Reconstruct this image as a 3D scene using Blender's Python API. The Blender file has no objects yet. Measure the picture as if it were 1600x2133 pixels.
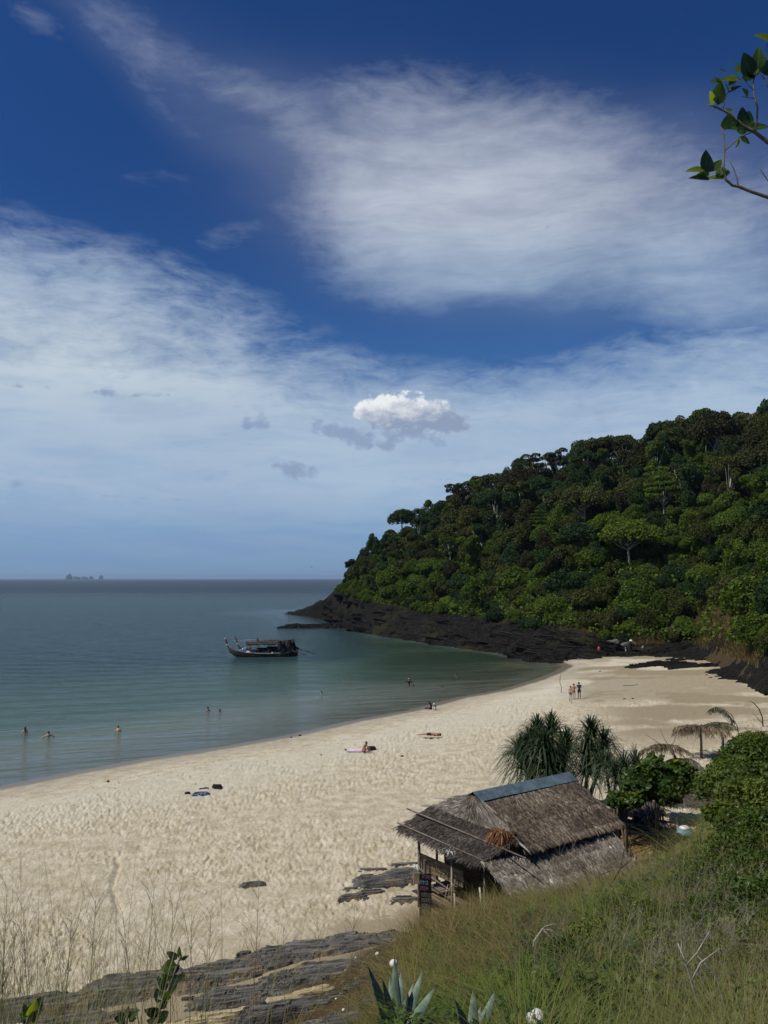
import bpy, bmesh, math, random
import numpy as np
from mathutils import Vector, Matrix
R = math.radians
random.seed(5); RS = np.random.RandomState(11)
SC = bpy.context.scene
COL = SC.collection

# ---------------------------------------------------------------- camera
H0 = 13.5; PITCH = R(4.95); F = 1600.0
cam = bpy.data.cameras.new('camera'); camo = bpy.data.objects.new('camera', cam); COL.objects.link(camo)
camo.location = (0, 0, H0); camo.rotation_euler = (math.pi/2 + PITCH, 0, 0)
cam.sensor_fit = 'VERTICAL'; cam.sensor_height = 36.0; cam.lens = 36.0*F/2133.0
cam.clip_start = 0.05; cam.clip_end = 60000
SC.camera = camo

# ---------------------------------------------------------------- sky and sun
SUN_AZ, SUN_EL = -112.0, 54.0
def azel(px, row):
    X = (px-800)/F; Y = (1066.5-row)/F
    dy = math.cos(PITCH)-Y*math.sin(PITCH); dz = math.sin(PITCH)+Y*math.cos(PITCH)
    return math.atan2(X, dy), math.atan2(dz, math.hypot(X, dy))

world = bpy.data.worlds.new('World'); SC.world = world; world.use_nodes = True
class NT:
    """tiny node helper: every call returns an output socket"""
    def __init__(s, tree): s.t = tree; s.t.nodes.clear()
    def node(s, typ, ins=None, out=0, **kw):
        n = s.t.nodes.new(typ)
        for k, v in kw.items(): setattr(n, k, v)
        for k, v in (ins or {}).items():
            if isinstance(v, bpy.types.NodeSocket): s.t.links.new(v, n.inputs[k])
            else: n.inputs[k].default_value = v
        return n.outputs[out]
    def m(s, op, a, b=0.0, c=0.0, clamp=False):
        return s.node('ShaderNodeMath', {0: a, 1: b, 2: c}, operation=op, use_clamp=clamp)
    def add(s, a, b): return s.m('ADD', a, b)
    def mul(s, a, b): return s.m('MULTIPLY', a, b)
    def step(s, v, lo, hi, a=0.0, b=1.0):
        return s.node('ShaderNodeMapRange', {'Value': v, 'From Min': lo, 'From Max': hi, 'To Min': a, 'To Max': b}, interpolation_type='SMOOTHSTEP')
    def lin(s, v, lo, hi, a=0.0, b=1.0):
        return s.node('ShaderNodeMapRange', {'Value': v, 'From Min': lo, 'From Max': hi, 'To Min': a, 'To Max': b})
    def xyz(s, x, y, z): return s.node('ShaderNodeCombineXYZ', {0: x, 1: y, 2: z})
    def sep(s, v):
        n = s.t.nodes.new('ShaderNodeSeparateXYZ'); s.t.links.new(v, n.inputs[0]); return n.outputs
    def noise(s, vec, scale, detail=4, rough=.5, dist=0.0, lac=2.0, out=0):
        return s.node('ShaderNodeTexNoise', {'Vector': vec, 'Scale': scale, 'Detail': detail, 'Roughness': rough, 'Distortion': dist, 'Lacunarity': lac}, out=out)
    def voro(s, vec, scale, feature='F1', out=0, rnd=1.0):
        return s.node('ShaderNodeTexVoronoi', {'Vector': vec, 'Scale': scale, 'Randomness': rnd}, out=out, feature=feature)
    def map(s, vec, scale=(1,1,1), rot=(0,0,0), loc=(0,0,0)):
        return s.node('ShaderNodeMapping', {'Vector': vec, 'Scale': scale, 'Rotation': rot, 'Location': loc})
    def mix(s, f, a, b):
        n = s.t.nodes.new('ShaderNodeMix'); n.data_type = 'RGBA'; n.clamp_factor = True
        for k, v in ((0, f), (6, a), (7, b)):
            if isinstance(v, bpy.types.NodeSocket): s.t.links.new(v, n.inputs[k])
            else: n.inputs[k].default_value = v if k == 0 else (tuple(v)+(1,))[:4]
        return n.outputs[2]
    def attr(s, name, out=2): return s.node('ShaderNodeAttribute', None, out=out, attribute_name=name)
    def link(s, a, b): s.t.links.new(a, b)

w = NT(world.node_tree)
SKY_STR = 0.10
def K(r, g, b): return (r/SKY_STR, g/SKY_STR, b/SKY_STR)
sky = w.node('ShaderNodeTexSky', sky_type='NISHITA', sun_disc=False, sun_elevation=R(SUN_EL), sun_rotation=R(SUN_AZ), altitude=0, air_density=1.0, dust_density=0.4, ozone_density=2.0)
gen = w.node('ShaderNodeTexCoord')
dx, dy, dz = w.sep(gen)
AZ = w.m('ARCTAN2', dx, dy)
EL = w.m('ARCSINE', w.m('MINIMUM', w.m('MAXIMUM', dz, -1.0), 1.0))
# deep clean tropical blue: tint the physical sky
tint = w.mix(w.step(EL, R(4), R(28)), (0.38, 0.64, 0.95), (0.12, 0.30, 0.60))
blue = w.node('ShaderNodeMix', {0: 1.0, 6: sky, 7: tint}, out=2, data_type='RGBA', blend_type='MULTIPLY')
# cloud coordinates (azimuth, elevation in radians) warped
P = w.xyz(AZ, EL, 0.0)
warp = w.noise(P, 4.0, 2, .45, out=1)
def wsum(a, b, k):
    v = w.node('ShaderNodeVectorMath', {0: b, 1: (k, k, k)}, operation='MULTIPLY')
    return w.node('ShaderNodeVectorMath', {0: a, 1: v}, operation='ADD')
wv = w.node('ShaderNodeVectorMath', {0: warp, 1: (-.5, -.5, -.5)}, operation='ADD')
P1 = wsum(P, wv, 0.062)
P2 = wsum(P, wv, 0.035)
x1, y1, _ = w.sep(P1)
x2, y2, _ = w.sep(P2)
def blob(px, row, rx, ry, rot=0, xs=None, ys=None, amp=1.0, hard=1.0):
    """soft elliptical patch of sky round the direction of (px,row); radii in source pixels"""
    a, e = azel(px, row)
    xs = x1 if xs is None else xs; ys = y1 if ys is None else ys
    ux = w.add(xs, -a); uy = w.add(ys, -e)
    c, s_ = math.cos(R(rot)), math.sin(R(rot))
    p = w.add(w.mul(ux, c*F/rx), w.mul(uy, s_*F/rx))
    q = w.add(w.mul(ux, -s_*F/ry), w.mul(uy, c*F/ry))
    r2 = w.add(w.mul(p, p), w.mul(q, q))
    g = w.m('EXPONENT', w.mul(r2, -1.0*hard))
    return w.mul(g, amp)
def total(l):
    t = l[0]
    for k in l[1:]: t = w.add(t, k)
    return t
# high cirrus
streak = w.mul(w.add(w.noise(w.map(P1, (1.0, 2.6, 1), (0, 0, R(-16))), 6.0, 9, .60, .25), w.noise(w.map(P1, (1.0, 1.5, 1), (0, 0, R(-30)), (4, 2, 0)), 8.0, 8, .62, .2)), .5)
fine = w.noise(w.map(P1, (1.2, 3.6, 1), (0, 0, R(-30)), (3, 1, 0)), 19.0, 8, .64, .35)
puff = w.noise(P1, 4.2, 5, .55)
cirr = total([blob(830, 470, 200, 110, -6, amp=.62), blob(960, 400, 200, 120, -10, amp=.50), blob(1120, 330, 330, 110, -12, amp=.34), blob(1300, 500, 300, 100, -14, amp=.62), blob(1000, 560, 230, 45, 0, amp=.40), blob(1500, 640, 190, 50, -8, amp=.34),
              blob(620, 290, 200, 40, -30, amp=.22), blob(330, 190, 190, 30, -32, amp=.07), blob(290, 60, 150, 50, -20, amp=.13), blob(60, 40, 80, 30, -10, amp=.17), blob(900, 230, 260, 46, -4, amp=.14),
              blob(1600, 430, 120, 80, 0, amp=.16), blob(450, 490, 70, 30, 24, amp=.18), blob(320, 370, 180, 30, 12, amp=.09)])
cirr = w.mul(cirr, w.add(0.22, w.mul(w.add(w.mul(streak, .55), w.add(w.mul(fine, .35), w.mul(puff, .45))), 1.22)))
cirr = w.add(cirr, w.mul(w.add(w.mul(w.add(streak, fine), .5), -.5), w.step(cirr, .02, .3, .25, .85)))
cirr = w.mul(cirr, w.step(puff, .25, .72, .62, 1.25))
cirr = w.m('MAXIMUM', w.mul(w.add(cirr, -.09), 1.6), 0.0)
soft = total([blob(700, 330, 280, 70, -24, amp=.22), blob(960, 440, 300, 130, -8, amp=.75), blob(1350, 550, 280, 90, -14, amp=.42), blob(400, 240, 220, 40, -28, amp=.05), blob(1350, 330, 260, 90, -8, amp=.20), blob(260, 60, 180, 40, -18, amp=.10)])
soft = w.mul(soft, w.add(.35, w.mul(w.add(puff, streak), .65)))
cirr = w.add(w.mul(cirr, .85), w.mul(soft, .85))
cirr = w.mul(w.m('SUBTRACT', 1.0, w.m('EXPONENT', w.mul(cirr, -1.0))), 1.0)
# lower veil, whitest at the left, thinning upwards; gap of blue above it in the middle
veil = total([w.mul(w.step(EL, R(17.4), R(10.5)), 1.0), blob(60, 710, 520, 110, -6, amp=.62), blob(0, 575, 420, 80, -4, amp=.38), blob(330, 640, 330, 80, -16, amp=.26), blob(1480, 730, 330, 70, 8, amp=.42)])
veil = w.mul(veil, w.add(.30, w.mul(w.add(w.mul(streak, .75), w.mul(fine, .55)), 1.15)))
veil = w.add(veil, w.mul(w.add(w.add(w.mul(streak, .7), w.mul(fine, .6)), -.65), w.mul(w.step(veil, .03, .3), w.step(veil, .95, .5, .35, 1.3))))
veil = w.m('MINIMUM', w.m('MAXIMUM', w.add(veil, -.10), 0.0), .93)
# elsewhere in the sky: thin cirrus of the same kind
side = w.step(w.m('ABSOLUTE', AZ), .55, 1.0)
else_ = w.mul(side, w.mul(w.step(streak, .5, .75), .35))
opa = w.m('MAXIMUM', w.m('MAXIMUM', cirr, veil), else_)
# cloud colour: whiter high, bluer near the horizon
ccol = w.mix(w.step(EL, R(2.5), R(7.5)), K(0.26, 0.39, 0.58), K(0.40, 0.52, 0.66))
ccol = w.mix(w.step(EL, R(20), R(27)), ccol, K(0.53, 0.58, 0.67))
leftw = total([blob(60, 720, 560, 110, -4, amp=1.0)])
ccol = w.mix(w.mul(leftw, .8), ccol, K(0.62, 0.70, 0.74))
band = w.noise(w.map(P1, (1.0, 6.5, 1), (0, 0, R(-5)), (2, 7, 0)), 6.0, 7, .62, .4)
lowb = w.noise(w.map(P1, (1.0, 9.0, 1), (0, 0, R(-3))), 7.0, 4, .5)
ccol = w.mix(w.mul(w.step(EL, R(6.5), R(2.5)), w.step(lowb, .38, .66, .25, .8)), ccol, K(0.19, 0.32, 0.55))
col = w.mix(w.m('MINIMUM', w.mul(opa, w.add(.84, w.mul(w.step(band, .30, .68), .28))), .97), blue, w.mix(w.mul(w.step(puff, .35, .7), .25), ccol, K(0.30, 0.37, 0.55)))
hz = w.step(EL, R(4.5), R(-1), 0, .75)
col = w.mix(hz, col, K(0.175, 0.295, 0.47))
# small low clouds: grey-mauve rags and one white cumulus
bil = w.noise(P, 46.0, 6, .6)
bil2 = w.noise(w.map(P, (1, 1.6, 1)), 34.0, 6, .65)
def ragged(bl, lo, hi):
    nz = w.mul(w.add(w.add(w.mul(bil, .6), w.mul(bil2, .4)), -.5), 4.6)
    return w.step(w.add(bl, w.mul(w.step(bl, .12, .6), nz)), lo, hi)
rags = total([blob(770, 915, 90, 26, -6, x2, y2, 1.05), blob(680, 893, 60, 18, -14, x2, y2, 1.0), blob(870, 902, 90, 16, -6, x2, y2, .9), blob(536, 880, 40, 20, -4, x2, y2, 1.0), blob(528, 896, 30, 7, 8, x2, y2, .7), blob(616, 982, 46, 20, -4, x2, y2, 1.25),
              blob(905, 921, 26, 8, -12, x2, y2, .65), blob(80, 805, 80, 8, 0, x2, y2, .75), blob(225, 818, 50, 11, -6, x2, y2, .75), blob(355, 826, 75, 6, 0, x2, y2, .8),
              blob(40, 1010, 70, 14, -8, x2, y2, .6), blob(300, 1034, 160, 5, 0, x2, y2, .65), blob(930, 996, 34, 3, 0, x2, y2, .7), blob(590, 1030, 60, 3, 0, x2, y2, .6), blob(820, 830, 80, 12, 0, x2, y2, .42)])
ra = ragged(rags, .45, 1.25)
col = w.mix(w.mul(ra, .72), col, K(0.235, 0.305, 0.475))
cu = total([blob(805, 862, 66, 36, 0, x2, y2, 1.1), blob(868, 864, 80, 36, -4, x2, y2, 1.15), blob(930, 880, 56, 24, -6, x2, y2, 1.0), blob(775, 850, 28, 18, 0, x2, y2, .5), blob(948, 888, 22, 14, 0, x2, y2, .45)])
ca = ragged(cu, .50, 1.05)
# lit tops, grey undersides (the cloud's own shape seen from the sun side)
a_, e_ = azel(855, 866)
up = w.add(w.add(w.mul(w.add(EL, -e_), F/30.0), w.mul(w.add(AZ, -a_), -F/200.0)), w.mul(w.add(bil2, -.5), 4.0))
ccu = w.mix(w.step(up, -.7, 1.6), K(0.27, 0.34, 0.48), K(0.86, 0.88, 0.89))
col = w.mix(w.mul(ca, .97), col, ccu)
# the sea's side of the horizon
col = w.mix(w.step(EL, R(-.3), R(-1.5)), col, K(0.10, 0.16, 0.22))
bgA = w.node('ShaderNodeBackground', {'Color': col, 'Strength': SKY_STR})
wo = world.node_tree.nodes.new('ShaderNodeOutputWorld'); w.link(bgA, wo.inputs[0])

sun = bpy.data.lights.new('sun', 'SUN'); sun.energy = 4.0; sun.angle = R(.53); sun.color = (1.0, .945, .84)
suno = bpy.data.objects.new('sun', sun); COL.objects.link(suno)
sd = Vector((math.sin(R(SUN_AZ))*math.cos(R(SUN_EL)), math.cos(R(SUN_AZ))*math.cos(R(SUN_EL)), math.sin(R(SUN_EL))))
suno.rotation_euler = sd.to_track_quat('Z', 'Y').to_euler(); suno.location = (-60, -20, 90)
vs = SC.view_settings; vs.view_transform = 'Standard'; vs.look = 'None'; vs.exposure = 0.0; vs.gamma = 1.0; vs.use_curve_mapping = False
world.cycles.sampling_method = 'MANUAL'; world.cycles.sample_map_resolution = 256
SC.cycles.max_bounces = 8; SC.cycles.diffuse_bounces = 3; SC.cycles.glossy_bounces = 2; SC.cycles.transmission_bounces = 4
SC.cycles.transparent_max_bounces = 12; SC.cycles.volume_bounces = 0; SC.cycles.sample_clamp_indirect = 4.0; SC.cycles.caustics_reflective = False; SC.cycles.caustics_refractive = False

# ---------------------------------------------------------------- helpers
def PY(px, row, y):
    """world point on the sight line of (px,row) at forward distance y"""
    X = (px-800)/F; Y = (1066.5-row)/F
    cy = math.cos(PITCH)-Y*math.sin(PITCH); cz = math.sin(PITCH)+Y*math.cos(PITCH)
    k = y/cy
    return Vector((X*k, y, H0+cz*k))
def PZ(px, row, z):
    X = (px-800)/F; Y = (1066.5-row)/F
    cy = math.cos(PITCH)-Y*math.sin(PITCH); cz = math.sin(PITCH)+Y*math.cos(PITCH)
    k = (z-H0)/cz
    return Vector((X*k, cy*k, z))

def hash2(ix, iy, seed):
    h = (ix.astype(np.int64)*374761393 + iy.astype(np.int64)*668265263 + seed*974634777) & 0x7fffffff
    h = ((h ^ (h >> 13))*1274126177) & 0x7fffffff
    h = h ^ (h >> 16)
    return (h & 0xffff)/65535.0
def vnoise(x, y, seed=0):
    ix = np.floor(x); iy = np.floor(y); fx = x-ix; fy = y-iy
    fx = fx*fx*(3-2*fx); fy = fy*fy*(3-2*fy)
    a = hash2(ix, iy, seed); b = hash2(ix+1, iy, seed); c = hash2(ix, iy+1, seed); d = hash2(ix+1, iy+1, seed)
    return a*(1-fx)*(1-fy)+b*fx*(1-fy)+c*(1-fx)*fy+d*fx*fy
def fbm(x, y, seed=0, oct=4, g=.5):
    t = 0; a = 1; n = 0
    for o in range(oct):
        t = t + a*vnoise(x*2**o+17*o, y*2**o-9*o, seed+o); n += a; a *= g
    return t/n
def cells(x, y, seed=0):
    """distance to the nearest of the jittered cell points, and that cell's random value"""
    ix = np.floor(x); iy = np.floor(y)
    best = np.full(x.shape, 9.0); val = np.zeros(x.shape); ddx = np.zeros(x.shape); ddy = np.zeros(x.shape)
    for a in (-1, 0, 1):
        for b in (-1, 0, 1):
            cx = ix+a; cy = iy+b
            qx = cx+hash2(cx, cy, seed)-x; qy = cy+hash2(cx, cy, seed+1)-y
            d = qx*qx+qy*qy; m = d < best
            best = np.where(m, d, best); val = np.where(m, hash2(cx, cy, seed+2), val)
            ddx = np.where(m, qx, ddx); ddy = np.where(m, qy, ddy)
    return np.sqrt(best), val, ddx, ddy
def sstep(v, a, b):
    t = np.clip((v-a)/(b-a), 0, 1); return t*t*(3-2*t)

def mesh_np(name, v, faces, mats, smooth=False, fmat=None, attrs=None):
    """faces: (n,3) or (n,4) int array, or a list of index tuples"""
    me = bpy.data.meshes.new(name)
    v = np.asarray(v, dtype=np.float32)
    if isinstance(faces, np.ndarray):
        n, k = faces.shape
        me.vertices.add(len(v)); me.vertices.foreach_set('co', v.ravel())
        me.loops.add(n*k); me.loops.foreach_set('vertex_index', faces.astype(np.int32).ravel())
        me.polygons.add(n); me.polygons.foreach_set('loop_start', np.arange(0, n*k, k, dtype=np.int32))
        me.update(calc_edges=True)
    else:
        me.from_pydata([tuple(p) for p in v.tolist()], [], faces); me.update()
    for m in (mats if isinstance(mats, (list, tuple)) else [mats]): me.materials.append(m)
    if fmat is not None: me.polygons.foreach_set('material_index', np.asarray(fmat, dtype=np.int32))
    me.polygons.foreach_set('use_smooth', np.full(len(me.polygons), bool(smooth)))
    for k2, arr in (attrs or {}).items():
        me.attributes.new(k2, 'FLOAT', 'POINT').data.foreach_set('value', np.asarray(arr, dtype=np.float32).ravel())
    return me
def link(name, me, parent=None, loc=(0,0,0), rot=(0,0,0), scale=(1,1,1)):
    o = bpy.data.objects.new(name, me); COL.objects.link(o)
    o.location = loc; o.rotation_euler = rot; o.scale = scale
    if parent is not None: o.parent = parent
    return o
def tag(o, label=None, cat=None, group=None, kind=None):
    if label: o['label'] = label
    if cat: o['category'] = cat
    if group: o['group'] = group
    if kind: o['kind'] = kind
    return o
def thing(name, label, cat, loc=(0,0,0), rz=0.0, group=None, scale=1.0):
    o = bpy.data.objects.new(name, None); COL.objects.link(o); o.empty_display_size = .2
    o.location = loc; o.rotation_euler = (0, 0, rz); o.scale = (scale,)*3
    return tag(o, label, cat, group)
def copy_tree(o, parent=None):
    c = o.copy(); COL.objects.link(c); c.parent = parent
    for ch in list(o.children): copy_tree(ch, c)
    return c

class MB:
    """collects shapes into one mesh"""
    def __init__(s): s.v = []; s.f = []; s.m = []
    def add(s, v, f, mi=0):
        b = len(s.v); s.v += [tuple(p) for p in v]; s.f += [tuple(i+b for i in q) for q in f]; s.m += [mi]*len(f); return s
    def box(s, c, d, rz=0.0, mi=0, M=None):
        x, y, z = [k/2 for k in d]
        v = [Vector((a*x, b*y, e*z)) for e in (-1, 1) for a, b in ((-1,-1),(1,-1),(1,1),(-1,1))]
        Mr = M if M is not None else Matrix.Rotation(rz, 3, 'Z')
        v = [Mr @ p + Vector(c) for p in v]
        return s.add(v, [(3,2,1,0),(4,5,6,7),(0,1,5,4),(1,2,6,5),(2,3,7,6),(3,0,4,7)], mi)
    def tube(s, pts, rad, n=6, mi=0, cap=True):
        pts = [Vector(p) for p in pts]; rad = rad if hasattr(rad, '__len__') else [rad]*len(pts)
        v = []; up = Vector((0, 0, 1))
        for i, p in enumerate(pts):
            t = (pts[min(i+1, len(pts)-1)]-pts[max(i-1, 0)]).normalized()
            a = t.cross(up) if abs(t.z) < .95 else t.cross(Vector((1, 0, 0)))
            a.normalize(); b = t.cross(a)
            for k in range(n):
                an = 2*math.pi*k/n
                v.append(p+(a*math.cos(an)+b*math.sin(an))*rad[i])
        f = []
        for i in range(len(pts)-1):
            for k in range(n):
                f.append((i*n+k, i*n+(k+1) % n, (i+1)*n+(k+1) % n, (i+1)*n+k))
        if cap: f += [tuple(range(n))[::-1], tuple((len(pts)-1)*n+k for k in range(n))]
        return s.add(v, f, mi)
    def lathe(s, prof, n=12, mi=0, c=(0,0,0)):
        v = [(c[0]+r*math.cos(2*math.pi*k/n), c[1]+r*math.sin(2*math.pi*k/n), c[2]+z) for r, z in prof for k in range(n)]
        f = [(i*n+k, i*n+(k+1) % n, (i+1)*n+(k+1) % n, (i+1)*n+k) for i in range(len(prof)-1) for k in range(n)]
        f += [tuple(range(n))[::-1], tuple((len(prof)-1)*n+k for k in range(n))]
        return s.add(v, f, mi)
    def mesh(s, name, mats, smooth=False):
        me = bpy.data.meshes.new(name); me.from_pydata(s.v, [], s.f); me.update()
        for m in (mats if isinstance(mats, (list, tuple)) else [mats]): me.materials.append(m)
        me.polygons.foreach_set('material_index', s.m); me.polygons.foreach_set('use_smooth', [bool(smooth)]*len(s.f))
        return me
    def build(s, name, mats, parent=None, smooth=False, **k):
        return link(name, s.mesh(name, mats, smooth), parent, **k)

# ---------------------------------------------------------------- materials
def mat(name, fn):
    m = bpy.data.materials.new(name); m.use_nodes = True
    g = NT(m.node_tree); sh = fn(g)
    o = m.node_tree.nodes.new('ShaderNodeOutputMaterial'); g.link(sh, o.inputs[0]); return m
def pbsdf(g, col, rough=.8, spec=.3, normal=None, **k):
    ins = {'Base Color': col if isinstance(col, bpy.types.NodeSocket) else (tuple(col)+(1,))[:4], 'Roughness': rough, 'Specular IOR Level': spec}
    if normal is not None: ins['Normal'] = normal
    ins.update(k)
    return g.node('ShaderNodeBsdfPrincipled', ins)
def bump(g, h, strength=.4, dist=.05):
    return g.node('ShaderNodeBump', {'Height': h, 'Strength': strength, 'Distance': dist})
def obj_co(g): return g.node('ShaderNodeTexCoord', out=3)
def pos(g): return g.node('ShaderNodeNewGeometry', out=0)
def worn(name, c1, c2, scale=3.0, rough=.75, stretch=(1,1,1), bs=.3, bd=.02, spec=.3, use_pos=False):
    def fn(g):
        p = g.map(pos(g) if use_pos else obj_co(g), stretch)
        n = g.noise(p, scale, 6, .6, .4)
        n2 = g.noise(p, scale*5, 4, .6)
        t = g.step(g.add(g.mul(n, .7), g.mul(n2, .3)), .36, .64)
        return pbsdf(g, g.mix(t, c1, c2), rough, spec, bump(g, g.add(n, g.mul(n2, .5)), bs, bd))
    return mat(name, fn)
def leafmat(name, ca, cb, cc=None, trans=.35, rough=.55, spec=.15, objvar=.4):
    """leaf: colour varies by leaf (attribute 'v') and a little by plant; some light passes through"""
    def fn(g):
        v = g.attr('v'); oi = g.node('ShaderNodeObjectInfo', out=5)
        c = g.mix(v, ca, cb)
        if cc is not None: c = g.mix(g.step(oi, .45, 1.0, 0, .8), c, cc)
        bri = g.add(1.0-objvar/2, g.mul(oi, objvar))
        c = g.node('ShaderNodeMix', {0: 1.0, 6: c, 7: g.xyz(bri, bri, bri)}, out=2, data_type='RGBA', blend_type='MULTIPLY')
        d = pbsdf(g, c, rough, spec)
        t = g.node('ShaderNodeBsdfTranslucent', {'Color': g.node('ShaderNodeMix', {0: 1.0, 6: c, 7: (1.15, 1.3, .5, 1)}, out=2, data_type='RGBA', blend_type='MULTIPLY')})
        return g.node('ShaderNodeMixShader', {0: trans, 1: d, 2: t})
    return mat(name, fn)

# ---------------------------------------------------------------- coast line and ground heights
shore_px = [(0,1637),(150,1607),(300,1580),(450,1557),(600,1531),(720,1503),(850,1479),(950,1453),(1040,1437),(1110,1416),(1150,1401),(1172,1388)]
shore = [PZ(a, b, 0) for a, b in shore_px]
rock_px = [(1150,1379),(1100,1370),(1050,1361),(960,1349),(900,1340),(860,1333),(800,1326),(740,1315),(700,1302),(675,1292),(640,1284),(600,1279)]
rocks_w = [PZ(a, b, 0) for a, b in rock_px]
poly = [(-900,-400),(-600,-180),(-300,-60),(-110,15),(-55,39)] + [(p.x, p.y) for p in shore] + [(p.x, p.y) for p in rocks_w] + [(-44,305),(-40,325),(-10,360),(60,420),(300,520),(700,600),(1500,500),(1500,-800),(-900,-800)]
POLY = np.array(poly)
def shore_dist(x, y):
    """signed distance to the water's edge, + on land"""
    x = np.asarray(x, float); y = np.asarray(y, float)
    best = np.full(x.shape, 1e9); inside = np.zeros(x.shape, bool)
    n = len(POLY)
    for i in range(n):
        ax, ay = POLY[i]; bx, by = POLY[(i+1) % n]
        ex, ey = bx-ax, by-ay
        t = np.clip(((x-ax)*ex+(y-ay)*ey)/(ex*ex+ey*ey), 0, 1)
        best = np.minimum(best, (x-ax-t*ex)**2+(y-ay-t*ey)**2)
        c = ((ay > y) != (by > y))
        with np.errstate(divide='ignore', invalid='ignore'):
            xi = ax+(y-ay)*ex/(ey if ey != 0 else 1e-9)
        inside ^= c & (x < xi)
    d = np.sqrt(best)
    return np.where(inside, d, -d)
def beach_h(s):
    s = np.where(s < 0, s, s)
    up = .075*np.clip(s, 0, 9) + .4*(1-np.exp(-np.clip(s-9, 0, 200)/14.0)) + .35*sstep(s, 30, 70)
    return np.where(s > 0, up, np.maximum(-6.0, .075*s))
# foreground hillside: per picture column, distance -> ground height
FG = {-1400: [(0,11.9),(8,11),(16,9),(24,6),(32,3),(44,1.5),(60,.5)],
      -400: [(0,11.9),(6,10.0),(10,7.4),(14,4.6),(18,2.7),(23,1.6),(29,.9),(40,.3)],
      0: [(0,11.9),(5,9.9),(8,7.2),(11,4.3),(14,2.3),(17,1.45),(20,1.2),(23,.9),(32,.2)],
      500: [(0,11.9),(5,10.0),(8,7.4),(11,4.6),(14,2.7),(17,1.75),(21,1.6),(24,1.15),(27,.8),(36,.2)],
      700: [(0,11.9),(5,10.2),(8,7.8),(11,5.4),(14,3.6),(18,2.3),(23,2.0),(27,1.1),(30,.8),(40,.2)],
      800: [(0,11.9),(5,10.4),(9,8.4),(12,6.6),(15,4.8),(19,3.3),(24,2.5),(27,1.2),(32,.8),(40,.2)],
      900: [(0,11.9),(4,10.6),(7,9.0),(9,8.2),(13,6.3),(17,5.0),(22,3.6),(25.5,2.5),(28,1.1),(34,.7),(42,.2)],
      1000: [(0,11.9),(4,10.6),(7,9.1),(9,8.3),(13,6.7),(18,5.0),(22,4.0),(25.5,2.8),(28,1.2),(34,.6),(42,.2)],
      1100: [(0,11.9),(4,10.6),(7,9.0),(9,8.3),(14,6.8),(20,4.9),(24,3.5),(26,2.3),(28,1.3),(34,.6),(42,.2)],
      1300: [(0,11.9),(3,10.6),(6,8.9),(9,7.9),(15,7.0),(20,5.6),(25,3.7),(28.5,1.9),(31,1.2),(36,.6),(45,.2)],
      1400: [(0,11.9),(3,10.6),(6,8.9),(9,7.9),(15,7.2),(20,6.2),(25,4.8),(29,2.6),(31,1.7),(34,1.0),(48,.2)],
      1500: [(0,11.9),(3,10.6),(6,9.0),(9,8.0),(15,7.4),(20,6.9),(28,5.7),(34,4.2),(39,2.5),(43,1.2),(50,.2)],
      1600: [(0,11.9),(3,10.7),(6,9.1),(9,8.1),(15,7.6),(20,7.3),(30,6.2),(37,5.0),(43,3.2),(48,1.3),(56,.2)],
      1900: [(0,11.9),(4,10.6),(9,9.6),(20,9.4),(30,9.0),(45,7.6),(60,5),(72,2.4),(85,1)],
      2800: [(0,12),(10,12),(20,13),(40,15),(60,14),(80,10),(100,8)]}
FGX = np.array(sorted(FG)); FGY = np.arange(0, 110, .5)
FGT = np.array([np.interp(FGY, [p[0] for p in FG[k]], [p[1] for p in FG[k]], right=-3) for k in FGX])
for k in range(3): FGT[:, 1:-1] = (FGT[:, :-2]+2*FGT[:, 1:-1]+FGT[:, 2:])/4
def pxof(x, y): return 800+F*np.asarray(x)/np.maximum(np.asarray(y), .5)
def fg_h(x, y):
    p = np.clip(pxof(x, y), -1400, 2799); yy = np.clip(y, 0, 109)
    i = np.clip(np.searchsorted(FGX, p, side='right')-1, 0, len(FGX)-2)
    t = (p-FGX[i])/(FGX[i+1]-FGX[i]); t = t*t*(3-2*t)*.5+t*.5
    j = np.clip((yy/.5).astype(int), 0, len(FGY)-2); u = yy/.5-j
    a = FGT[i, j]*(1-u)+FGT[i, j+1]*u; b = FGT[i+1, j]*(1-u)+FGT[i+1, j+1]*u
    return a*(1-t)+b*t
# headland: for each column the distance/height of the foot of the green slope and of the crest
HP = np.array([600, 640, 690, 720, 760, 830, 900, 960, 1030, 1100, 1150, 1230, 1260, 1320, 1450, 1490, 1520, 1560, 1600, 1700, 2200], float)
def yW(px):
    k = [(a, PZ(a, b, 0).y) for a, b in rock_px[::-1]]
    return np.interp(px, [q[0] for q in k], [q[1] for q in k])
foot = {720: (1240, 222), 760: (1258, 205), 830: (1270, 196), 900: (1283, 187), 960: (1292, 177), 1030: (1302, 163), 1100: (1312, 150), 1150: (1318, 143), 1230: (1330, 137), 1260: (1343, 136),
        1320: (1348, 134), 1450: (1350, 130), 1490: (1352, 119), 1520: (1362, 110), 1560: (1378, 98), 1600: (1398, 88)}
ridge = {720: (1192, 240, 3), 760: (1122, 243, 5.5), 830: (1078, 243, 6), 900: (1042, 240, 7), 960: (1002, 238, 7), 1030: (975, 236, 8), 1100: (958, 234, 8), 1150: (940, 231, 8), 1230: (915, 227, 8), 1260: (912, 226, 8),
         1320: (902, 224, 9), 1450: (856, 218, 9.5), 1490: (846, 216, 10), 1520: (842, 214, 10.5), 1560: (842, 211, 11), 1600: (842, 207, 11.5)}
hb, zb, hr, zr = [], [], [], []
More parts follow.
